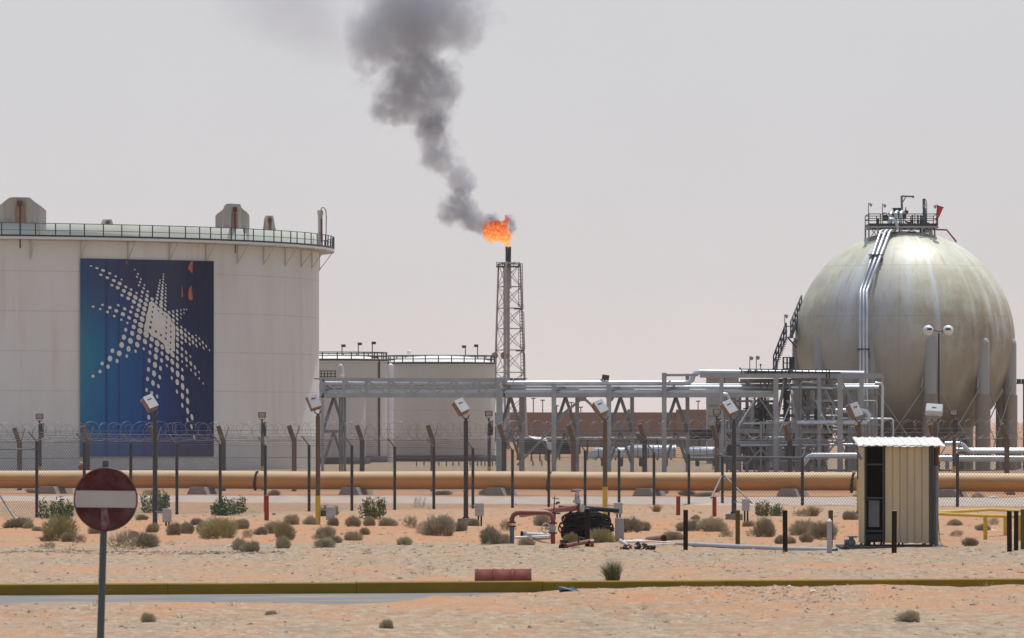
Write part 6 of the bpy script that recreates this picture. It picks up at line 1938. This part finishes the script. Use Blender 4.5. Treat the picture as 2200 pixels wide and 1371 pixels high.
o = thing('broken_red_pipe', 'short red pipe with open flanged end lying on the sand by the cable heap', 'pipe', W(1240, 1178, 130).xy.to_3d())
d = 130; u = U(d)
b = MB(); b.tube([q(1216, 1173), q(1240, 1168, .4), q(1272, 1162, 1.0)], [4.6 * u, 4.8 * u, 5.2 * u], 12); b.cyl(q(1268, 1167, .8), q(1276, 1167, .8), 8 * u, n=12); b.build('pipe', M_maroon, o)
b = MB(); b.torus(q(1208, 1175), 6.8 * u, 1.9 * u, (.5, -1, 0), 20, 8); b.cyl(q(1208, 1175, .02), q(1215, 1174, .3), 7.2 * u, n=16, caps=False); b.build('flanged_end', M_rust, o)
b = MB(); b.cyl(q(1208, 1175, .05), q(1208.4, 1175, .07), 6.6 * u, n=16); b.build('bore', M_black, o)
b = MB(); b.cyl(q(1212, 1167, .3), q(1212, 1160, .3), 8 * u, 10 * u, n=14); b.cyl(q(1243, 1166, .3), q(1243, 1153, .3), 2 * u, n=6); b.cyl(q(1243, 1154, .3), q(1255, 1157, .4), 1.8 * u, n=6); b.build('valve_stub', M_dark, o)

o = thing('white_pipe_pile', 'pale blue-white pipe lengths with a black open end beneath the red arch', 'pipes', W(1145, 1155, 142).xy.to_3d())
d = 142; u = U(d)
b = MB(); b.cyl(q(1122, 1148), q(1186, 1151, .3), 5 * u, n=14); b.build('thick_pipe', mat('pale_blue_plastic', (.45, .53, .58), (.38, .45, .5), .4, 0, 3), o)
b = MB(); b.cyl(q(1118, 1148), q(1124, 1148.2), 6.8 * u, n=14); b.build('black_socket', M_black, o)
b = MB(); b.cyl(q(1106, 1155, -1), q(1180, 1152, -.6), 2.6 * u, n=10); b.cyl(q(1104, 1168, -2), q(1150, 1158, -1), 1.6 * u, n=8); b.build('thin_pipe', M_white, o)
b = MB(); b.box(q(1164, 1161, -1.2), (36 * u, .4, 13 * u), Euler((0, 0, .1))); b.build('concrete_lump', M_concrete, o, bevel=.03)

o = thing('long_ground_pipe', 'long bluish white pipe lying on the sand between the bollards', 'pipe', W(1600, 1180, 131).xy.to_3d())
d = 131; u = U(d)
b = MB(); b.tube([q(1425, 1166, 3.5), q(1500, 1170, 1.5), q(1600, 1175.5, 0), q(1700, 1179.5, -1), q(1795, 1181.5, -1.5)], [2.5 * u, 4.5 * u, 5.2 * u, 5.2 * u, 4.6 * u], 14); b.build('pipe', mat('weathered_pale_pipe', (.42, .46, .50), (.34, .37, .40), .45, 0, 2, (.4, 2, 2), dirt=(.45, .3, .2), dirt_amt=.5), o)
b = MB(); b.cyl(q(1332, 1164, 2), q(1390, 1163, 3), 3 * u, n=8); b.cyl(q(1330, 1160, 2), q(1345, 1170, 2), 4 * u, n=8); b.cyl(q(1360, 1160, 3), q(1440, 1166, 3), 1.8 * u, n=8); b.cyl(q(1380, 1172, 2), q(1450, 1168, 2), 1.6 * u, n=8); b.build('plastic_piece', M_white, o)
o = thing('rusty_barrel', 'open rusty barrel half sunk in sand left of the capped dark bollard', 'barrel', W(1410, 1165, 140).xy.to_3d())
d = 139; u = U(d)
b = MB(); b.cyl(q(1392, 1161, .6), q(1426, 1157, 0), 8 * u, 8.5 * u, n=20, caps=False); b.build('barrel_wall', M_stain, o)
b = MB(); b.torus(q(1426, 1157), 8.5 * u, 1 * u, (1, -.35, 0), 22, 5); b.cyl(q(1421, 1157.5), q(1422, 1157.5), 8 * u, n=20); b.build('mouth', M_rust, o)
b = MB(); r5 = random.Random(9); d = 129.5; u = U(d)
for k in range(70):
    x = r5.uniform(-1, 1); px = 1370 + x * 38; hh = (1 - x * x) * 13
    c = q(px, 1180 - r5.uniform(0, 1) * hh, r5.uniform(-.4, .4)); v = Vector((r5.uniform(-1, 1), r5.uniform(-1, 1), r5.uniform(-.5, .5))).normalized() * r5.uniform(2, 8) * u
    b.tube([c - v, c + Vector((0, 0, r5.uniform(-1, 3) * u)), c + v], r5.uniform(.8, 1.8) * u, 5)
tag(b.build('charred_debris', M_black, None, org=Vector((q(1370, 0).x, d, 0))), 'low pile of charred black scraps on the sand before the pale pipes', 'debris pile')

# ------------------------------------------------------------------ drum
d = 101.0; u = U(d)
o = thing('oil_drum', 'faded maroon drum lying half buried behind the yellow kerb', 'drum', W(1082, 1250, d).xy.to_3d())
zc = W(0, 1222, d).z - .30
xa, xb = W(1020, 0, d).x, W(1142, 0, d).x
prof = []
b = MB(); n = 40; prof = [(0, .285), (.015, .30), (.03, .292)]
for fx in (.02, .33, .65, .98):
    pass
stations = [(0, .300), (.02, .300), (.03, .290), (.325, .290), (.335, .303), (.355, .303), (.365, .290), (.64, .290), (.65, .303), (.67, .303), (.68, .290), (.97, .290), (.98, .300), (1, .300)]
vs = []; fs = []
for s_, r_ in stations:
    for i in range(n):
        a_ = 2 * math.pi * i / n; dent = 1 - .03 * max(0, math.sin(a_ * 2 + s_ * 9)) * math.sin(math.pi * s_)
        vs.append((xa + (xb - xa) * s_, d + r_ * dent * math.cos(a_) + .32 * s_, zc + r_ * dent * math.sin(a_)))
for k in range(len(stations) - 1):
    for i in range(n): fs.append((k * n + i, k * n + (i + 1) % n, (k + 1) * n + (i + 1) % n, (k + 1) * n + i))
b.add(vs, fs, True); b.build('drum_wall', M_drum, o)
b = MB(); b.cyl((xa + .02, d, zc), (xa + .03, d, zc), .285, n=n); b.cyl((xb - .03, d + .31, zc), (xb - .02, d + .31, zc), .285, n=n); b.build('lid', M_dark, o)
b = MB()
for s_ in (0.008, .345, .66, .992):
    b.torus((xa + (xb - xa) * s_, d + .32 * s_, zc), .298, .007, (1, 0, 0), 40, 5)
b.build('hoop', mat('dark_maroon_hoop', (.13, .04, .045), (.09, .03, .03), .5, 0, 5), o)

# litter
d = 95; u = U(d)
b = MB(); base = W(1200, 1262, 95.2)
pts2 = [(1199, 1260), (1210, 1261), (1222, 1264), (1232, 1262), (1241, 1267), (1250, 1272), (1240, 1275), (1224, 1274), (1211, 1273), (1204, 1268)]
top = [W(x, y, 95.3 + (k % 3) * .15) for k, (x, y) in enumerate(pts2)]
cen = W(1222, 1266, 95.1)
b.add(top + [cen], [(i, (i + 1) % 10, 10) for i in range(10)])
bot_ = [Vector((p.x, p.y, p.z - .05)) for p in top]
b.add(top + bot_, [(i, (i + 1) % 10, (i + 1) % 10 + 10, i + 10) for i in range(10)])
rg = b.build('rag', M_bluecloth, None, org=Vector((cen.x, cen.y, 0)))
tag(rg, 'crumpled blue rag on the sand against the yellow kerb', 'rag')
for px, py, dd, w, lab in ((1921, 1263, 96, 7, 'small pale blue scrap before the kerb near the right'), (1696, 1264, 95.5, 9, 'white bottle lying on the sand mound'), (1748, 1275, 93.5, 16, 'flat white stick on the stony mound'), (497, 1179, 130, 16, 'thin white strip of litter behind two dark shrubs'), (2135, 1066, 214, 22, 'bundle of white litter under the pipeline right of the last saddle'), (1875, 1072, 212, 10, 'yellow plastic scrap under the pipeline left of the shed'), (970, 1280, 94, 6, 'tiny white fleck on the front sand')):
    b = MB(); u = U(dd); p = W(px, py, dd); z = gz(p.x, p.y) + .03
    b.tube([(p.x - w * u / 2, dd, z), (p.x, dd + .05, z + 2 * u), (p.x + w * u / 2, dd - .04, z)], [2 * u, 2.6 * u, 1.4 * u], 7)
    tag(b.build('litter', M_yellow if 'yellow' in lab else M_bluecloth if 'blue' in lab else M_litter, None, org=Vector((p.x, dd, 0))), lab, 'litter', 'scattered litter')

# ------------------------------------------------------------------ shrubs
def twig_shrub(seed, n=1500, tw=.020, straight=.5):
    """unit dome of thin twigs, radius 1, height 1"""
    r = np.random.RandomState(seed)
    vs = []; fs = []
    for i in range(n):
        th = r.rand() * 2 * math.pi
        se = r.uniform(-.72, 1.0); el = math.asin(se)
        lob = 1 + .20 * math.sin(2 * th + seed * 2.3) + .13 * math.sin(3 * th + seed) + .10 * math.sin(5 * th + 2 * seed) + .10 * math.sin(4 * se + 3 * th + seed)
        rad = lob * (r.uniform(.78, 1.0) if r.rand() < .75 else r.uniform(.25, .8))
        tip = np.array([math.cos(th) * math.cos(el) * rad, math.sin(th) * math.cos(el) * rad, .44 + .54 * se * rad]) + r.normal(0, .035, 3)
        fr = r.uniform(.12, .38)
        base = tip * (1 - fr) + r.normal(0, .05, 3) + np.array([0, 0, -.04])
        base[2] = max(base[2], -.03); tip[2] = max(tip[2], .0)
        ax = tip - base; ax /= max(np.linalg.norm(ax), 1e-6)
        sd_ = np.cross(ax, r.normal(0, 1, 3)); sd_ /= max(np.linalg.norm(sd_), 1e-6)
        w = tw * r.uniform(.5, 1.2)
        o = len(vs)
        mid = (base + tip) / 2 + sd_ * r.normal(0, .03)
        vs += [base - sd_ * w, base + sd_ * w, mid + sd_ * w * .8, mid - sd_ * w * .8, tip]
        fs += [(o, o + 1, o + 2, o + 3), (o + 3, o + 2, o + 4)]
    return vs, fs
def leaf_bush(seed, stems=80, lv=16):
    r = np.random.RandomState(seed)
    vs = []; fs = []
    for i in range(stems):
        th = r.rand() * 2 * math.pi; q = math.sqrt(r.rand()) * .85
        b0 = np.array([math.cos(th) * q * .85, math.sin(th) * q * .85, 0]); tp = np.array([math.cos(th) * q * 1.0, math.sin(th) * q, (1 - .35 * q * q) * r.uniform(.65, 1.05)])
        sd_ = np.array([-math.sin(th), math.cos(th), 0]) * .01
        o = len(vs); vs += [b0 - sd_, b0 + sd_, tp]; fs.append((o, o + 1, o + 2))
        for k in range(lv):
            p = b0 + (tp - b0) * r.uniform(.05, 1.02)
            d = np.array([r.normal(), r.normal(), r.uniform(.2, 1.3)]); d /= np.linalg.norm(d)
            s2 = np.cross(d, r.normal(0, 1, 3)); s2 /= np.linalg.norm(s2)
            L_ = r.uniform(.08, .16); w = L_ * .26
            o = len(vs); vs += [p, p + d * L_ * .5 + s2 * w, p + d * L_, p + d * L_ * .5 - s2 * w]; fs.append((o, o + 1, o + 2, o + 3))
    return vs, fs
def grass_tuft(seed, n=420, w=.012, spread=.5):
    r = np.random.RandomState(seed)
    vs = []; fs = []
    for i in range(n):
        th = r.rand() * 2 * math.pi; q = r.rand() ** .6
        b0 = np.array([math.cos(th) * q * .35, math.sin(th) * q * .35, 0])
        le = r.uniform(.5, 1.0) * (1 - .25 * q)
        out = np.array([math.cos(th), math.sin(th), 0]) * q * spread * r.uniform(.5, 1.3) + r.normal(0, .05, 3)
        mid = b0 + out * .35 + np.array([0, 0, le * .6]); tp = b0 + out + np.array([0, 0, le])
        sd_ = np.cross(tp - b0, r.normal(0, 1, 3)); sd_ /= np.linalg.norm(sd_); sd_ *= w * r.uniform(.5, 1.1)
        o = len(vs); vs += [b0 - sd_, b0 + sd_, mid + sd_ * .8, mid - sd_ * .8, tp]; fs += [(o, o + 1, o + 2, o + 3), (o + 3, o + 2, o + 4)]
    return vs, fs
def proto_mesh(name, vf, m):
    me = bpy.data.meshes.new(name)
    me.from_pydata([tuple(map(float, v)) for v in vf[0]], [], vf[1]); me.materials.append(m); me.update()
    return me
PROTO = {
    'G': [proto_mesh('dry_shrub', twig_shrub(s, 3000, .017), M_twig) for s in (1, 2, 3, 11, 12, 13)],
    'O': [proto_mesh('olive_shrub', twig_shrub(s, 2800, .015, .6), M_twigo) for s in (4, 5)],
    'P': [proto_mesh('pale_shrub', twig_shrub(s, 900, .014, .6), M_twig) for s in (6, 7)],
    'L': [proto_mesh('leafy_bush', leaf_bush(s), M_leaf) for s in (1, 2)],
    'B': [proto_mesh('leafy_bush', leaf_bush(s, 80, 14), M_leafb) for s in (3,)],
    'W': [proto_mesh('sparse_bush', leaf_bush(9, 16, 9), mat('silvery_leaf', (.36, .36, .33), (.26, .25, .2), .8, 0, 9))],
    'T': [proto_mesh('grass_tuft', grass_tuft(1, 620, .011, .55), M_grass)],
    'S': [proto_mesh('straw_tuft', grass_tuft(2, 300, .016, .7), M_straw), proto_mesh('straw_tuft', grass_tuft(3, 300, .016, .7), M_straw)],
}
KIND = {'G': ('dry_shrub', 'shrub', 'round grey-brown dry shrubs'), 'O': ('olive_shrub', 'shrub', 'olive tinted dry shrubs'), 'P': ('dry_shrub', 'shrub', 'thin see-through dry shrubs'),
        'L': ('leafy_bush', 'bush', 'green leafy bushes'), 'B': ('leafy_bush', 'bush', 'browning leafy bushes'), 'W': ('sparse_bush', 'bush', None), 'T': ('grass_tuft', 'grass tuft', None), 'S': ('straw_tuft', 'straw tuft', 'straw tufts')}
SH = """40,1141,62,26,G,low wide dry shrub at the far left, beneath the leaning fence stay
62,1142,22,16,G,small dry shrub tucked right of the low wide one at the far left
80,1147,20,12,G,tiny dry shrub just left of the olive shrub near the no entry sign
128,1166,76,52,O,big olive shrub left of the no entry sign
145,1168,30,20,G,small dark shrub at the foot of the big olive shrub left of the sign
205,1153,30,20,G,dry shrub half hidden by the lower edge of the no entry disc
105,1180,30,16,P,faint thin shrub below the big olive shrub
172,1170,24,22,P,thin straw coloured shrub between the olive shrub and the sign post
313,1182,42,33,G,dense dark round shrub below and right of the no entry disc
266,1184,54,40,P,loose pale shrub just right of the sign post
287,1158,26,16,G,small dry shrub touching the right lower rim of the no entry disc
330,1152,30,20,G,dry shrub in front of the leftmost tall floodlight base
305,1118,28,14,G,small dry shrub right of the no entry disc under the grey-green bush
376,1156,28,26,G,dry shrub just right of the leftmost junction box, the nearer of a touching pair
402,1151,32,24,G,dry shrub second right of the leftmost junction box
422,1130,22,14,G,small dry shrub above the row right of the leftmost junction box
472,1163,70,46,O,largest olive shrub left of the centre, below the green leafy bush
438,1151,34,28,G,grey shrub touching the left side of the largest olive shrub
520,1142,36,22,G,grey shrub above and right of the largest olive shrub
532,1162,24,22,P,thin shrub leaning right of the largest olive shrub
562,1152,34,18,G,flat dry shrub left of the two-coloured shrub
592,1150,42,26,G,grey shrub behind the two-coloured shrub
612,1166,40,34,O,olive shrub with a dark shrub grown against its foot
607,1186,32,26,G,dark shrub at the foot of the olive one, in the middle left
513,1190,30,28,G,left of two touching very dark shrubs near the pebble line
541,1194,32,26,G,right of two touching very dark shrubs near the pebble line
627,1135,30,22,G,round dry shrub right of the red bollard at the fence post
588,1128,16,8,G,tiny dry shrub just below the red bollard at the fence post
668,1133,34,20,G,dry shrub left of the second floodlight foot
700,1162,38,26,G,dry shrub below the second junction box
688,1164,34,14,P,thin low shrub below left of the second junction box
718,1134,20,18,G,small dry shrub behind the second junction box legs
697,1184,36,19,G,low dry shrub on the pale patch, left of a tiny one
723,1177,18,18,G,tiny dry shrub on the pale patch
759,1139,34,21,G,round dry shrub below the brownish leafy bush
796,1138,27,21,G,smaller round dry shrub below the brownish leafy bush
832,1135,40,20,G,flattened dry shrub right of the round ones under the fence
758,1165,32,22,G,dark ball shrub lower middle, left one of a pair
783,1153,22,16,G,small grey shrub right above the dark ball shrub
868,1179,30,18,G,lone small shrub on bare sand in the middle
880,1143,28,27,P,pale thin shrub left of the biggest grey shrub
910,1152,34,28,P,pale shrub touching the left side of the biggest grey shrub
946,1157,70,46,G,biggest grey domed shrub left of the third floodlight block
988,1150,26,22,G,shrub touching the right side of the biggest grey shrub
1018,1134,26,16,G,small shrub at the foot of the third floodlight block
1052,1178,48,36,G,round shrub left of the red pipe arch
1078,1172,34,24,G,shrub touching the right side of the one left of the red pipe arch
1132,1180,30,18,G,shrub under the red pipe arch in front of the pale pipes
1165,1138,34,26,G,shrub seen through the red pipe arch
1089,1150,30,26,P,thin shrub behind the grey leg of the red arch
1228,1168,34,24,O,straw-olive shrub left of the middle bollard before the cable heap
1290,1172,50,32,O,straw-olive shrub right of the middle bollard before the cable heap
1352,1150,44,30,G,grey shrub right of the tall cabinet
1382,1147,34,22,G,smaller grey shrub second right of the tall cabinet
1446,1163,40,20,G,low grey shrub right of the rusty barrel
1480,1147,52,24,G,wide grey shrub behind the capped dark bollard
1530,1150,62,32,G,wide dark shrub between the capped bollard and the olive bollard
1560,1160,24,18,P,thin small shrub left of the olive bollard
1495,1118,22,12,G,small dry shrub above the capped dark bollard
1606,1137,20,14,G,little shrub just right of the olive bollard
1643,1160,44,38,G,upright dark shrub between the olive and the near black bollard
1625,1158,36,18,P,thin green-grey skirt shrub left of the upright dark one
1680,1169,34,22,G,low shrub behind the near black bollard
1700,1170,24,16,G,low shrub just right of the near black bollard foot
1728,1156,50,34,G,left of the shrub clump before the pale pointed marker
1768,1163,48,36,G,right of the shrub clump before the pale pointed marker
1732,1167,34,20,G,lowest shrub in the clump before the pale pointed marker
1825,1118,34,18,G,dry shrub left of the shed by the yellow footed floodlight
2052,1129,34,15,G,dry shrub right of the shed under the yellow pipes
2085,1177,32,17,G,round shrub on the sand right of the shed
2055,1160,30,16,P,thin shrub right of the shed slab
2112,1144,30,16,G,shrub behind the first yellow support post
2135,1128,26,18,P,thin shrub under the yellow pipes near the right edge
315,1345,28,20,G,small shrub in the lower left foreground right of the sign post
582,1333,20,17,G,small upright shrub in the left foreground
833,1366,26,23,G,small shrub at the bottom edge of the picture
1955,1353,52,28,G,dry shrub in the lower right foreground
1637,1291,18,9,G,tiny shrub on the stony mound
858,1247,18,6,S,tiny dry tuft behind the kerb
1638,1247,20,6,S,tiny tuft behind the kerb near the right
118,1117,92,46,L,green leafy bush left of the no entry sign
336,1104,84,48,L,grey-green leafy bush behind the leftmost floodlight
496,1112,92,38,L,green leafy bush under the fence below the blue banner edge
706,1114,58,24,L,green leafy bush behind the second junction box
802,1117,76,44,B,tall brownish green leafy bush under the fence
588,1112,10,6,S,wisp of straw at the foot of the red bollard
895,1093,50,26,W,sparse silvery bush on the gravel track
1640,1112,50,30,B,brown leafy bush right of the corner junction box, left of the greener one
1668,1110,36,24,L,small green bush right of the brown leafy bush by the corner junction box
1318,1249,62,50,T,tall green grass tuft growing behind the kerb
1410,1105,30,24,S,straw tuft at the foot of a fence post left of the red bollards
1745,1110,44,28,S,straw tuft right of the corner fence post
1722,1112,34,18,P,thin grey shrub beside the straw tuft
92,1165,20,14,S,straw wisp left of the big olive shrub
70,1062,30,9,G,dark low growth on the bank under the pipeline at the left
325,1066,36,14,P,thin growth behind the grey-green bush under the pipeline
590,1068,26,14,G,dark growth under the pipeline right of the second saddle
950,1066,40,9,G,dark low growth under the pipeline in the middle
1045,1066,26,12,G,dark growth left of the fourth saddle
1480,1068,36,12,G,dark growth under the pipeline left of the fence corner
1515,1070,34,10,G,low growth under the pipeline just right of the one by the fence corner
1425,1063,16,10,G,small growth touching the right side of the fifth saddle
1850,1072,34,10,G,low growth under the pipeline left of the shed
2170,1066,22,10,G,dark growth under the pipeline at the right edge
2100,1074,30,14,P,thin brown growth under the pipeline right of the last saddle"""
SHR = []
for ln in SH.split('\n'):
    px, py, w, h, k, lab = ln.split(',', 5)
    px, py, w, h = map(float, (px, py, w, h))
    d = GD(py - 1.5)
    p = W(px, py, d); z = gz(p.x, d) if d < 236 else 0
    # the crest of a hummock can hide the foot: keep the picture height
    m_ = rnd.choice(PROTO[k])
    nm, cat, grp = KIND[k]
    o = bpy.data.objects.new(nm, m_); COL.objects.link(o)
    o.location = (p.x, d, min(z, .08) - .015)
    rx = w / 2 * U(d) * (1.18 if k in 'GOP' else 1.0 if k in 'LBW' else 1.3)
    o.scale = (rx * rnd.uniform(.92, 1.08), rx * rnd.uniform(.8, 1.1), h * U(d) * rnd.uniform(1.06, 1.24))
    o.rotation_euler = (rnd.uniform(-.14, .14), rnd.uniform(-.2, .2), rnd.uniform(0, 6.28))
    tag(o, lab, cat, grp)
    SHR.append(o)

# ------------------------------------------------------------------ pebbles, clods and scraps strewn over the sand (nobody could count them)
def stones(name, label, n, y0, y1, smin, smax, m, seed, xf=None, dens=None):
    r = np.random.RandomState(seed)
    vs = []; fs = []
    X_ = []; Y_ = []
    while len(X_) < n:
        y = math.sqrt(r.uniform(y0 * y0, y1 * y1)); x = r.uniform(-1, 1) * (y * .098 + 1.5)
        if dens is not None and r.rand() > dens(x, y): continue
        X_.append(x); Y_.append(y)
    Zs = ground_h(np.array(X_), np.array(Y_))
    base = np.array([(1, 0, 0), (.3, .9, -.1), (-.8, .5, 0), (-.8, -.6, .05), (.4, -.9, 0), (.1, .05, .8), (0, 0, -.4)])
    F_ = [(0, 1, 5), (1, 2, 5), (2, 3, 5), (3, 4, 5), (4, 0, 5)]
    for x, y, z in zip(X_, Y_, Zs):
        if abs(y - kerb_y(x)) < .25: continue
        s_ = smin + (smax - smin) * r.rand() ** 3.2
        a_ = r.rand() * 6.28; ca, sa = math.cos(a_), math.sin(a_)
        q = base * (s_ * r.uniform(.8, 1.9), s_ * r.uniform(.7, 1.3), s_ * r.uniform(.6, 1.0)) + r.normal(0, s_ * .12, base.shape)
        o = len(vs)
        for v in q: vs.append((x + v[0] * ca - v[1] * sa, y + v[0] * sa + v[1] * ca, z + v[2]))
        fs += [tuple(i + o for i in f) for f in F_]
    b = MB(); b.v = vs; b.f = fs; b.sm = [False] * len(fs)
    return tag(b.build(name, m, recalc=False), label, None, None, 'stuff')
def dn(x, y):
    v = float(vnoise(np.array([x]), np.array([y]), .35, 77)[0]) + .5
    f = .35 + .65 * (v > .5)
    if 134 < y < 190: f *= .35
    return f
stones('pebbles', 'tan pebbles strewn over the sand', 15000, 76, 200, .008, .040, M_smallstone, 1, dens=dn)
stones('dark_pebbles', 'dark pebbles strewn over the sand', 3600, 76, 200, .010, .050, M_darkstone, 2, dens=dn)
stones('pebble_ridge', 'line of darker stones along the edge of the track', 900, 122.5, 126.5, .02, .06, M_darkstone, 3, dens=lambda x, y: 1.0 if (x < -5.0 and abs(y - 124.6 - .4 * math.sin(x)) < .8) else 0.04)
stones('clods', 'clods of sand on the mound before the kerb', 700, 90, 98, .015, .05, M_smallstone, 4, dens=lambda x, y: math.exp(-((x - 4.4) ** 2) / 2.5))

# bits of dead scrub between the shrubs
r7 = np.random.RandomState(12)
vs = []; fs = []
for k in range(420):
    y = r7.uniform(124, 186) if k < 330 else r7.uniform(78, 120); x = r7.uniform(-1, 1) * (y * .095)
    if abs(y - kerb_y(x)) < .6: continue
    z = gz(x, y); n = int(r7.uniform(8, 26)); rr_ = r7.uniform(.05, .16)
    for j in range(n):
        a_ = r7.rand() * 6.28; q_ = r7.rand() * rr_; hh = r7.uniform(.3, 1) * rr_ * .9
        b0 = np.array([x + math.cos(a_) * q_ * .5, y + math.sin(a_) * q_ * .5, z - .01]); tp = b0 + np.array([math.cos(a_) * q_, math.sin(a_) * q_, hh])
        sd_ = np.array([-math.sin(a_ + 1), math.cos(a_ + 1), 0]) * .006
        o = len(vs); vs += [b0 - sd_, b0 + sd_, tp]; fs.append((o, o + 1, o + 2))
b = MB(); b.v = vs; b.f = fs; b.sm = [False] * len(fs)
tag(b.build('dead_scrub', M_twig, recalc=False), 'wisps of dead scrub scattered over the sand', None, None, 'stuff')

# ------------------------------------------------------------------ dusty air
HAZE = 0.00008
if HAZE:
    b = MB(); b.box((0, 5900, 32), (19000, 12600, 68))
    hz = b.build('haze', None)
    hm = bpy.data.materials.new('dusty_air'); hm.use_nodes = True
    hm.node_tree.nodes.remove(hm.node_tree.nodes['Principled BSDF'])
    hv = hm.node_tree.nodes.new('ShaderNodeVolumePrincipled')
    hv.inputs['Color'].default_value = (.92, .90, .905, 1)
    hv.inputs['Density'].default_value = HAZE
    hm.node_tree.links.new(hv.outputs['Volume'], hm.node_tree.nodes['Material Output'].inputs['Volume'])
    hz.data.materials.clear(); hz.data.materials.append(hm)
    tag(hz, 'thin dusty air over the whole plant', None, None, 'stuff')
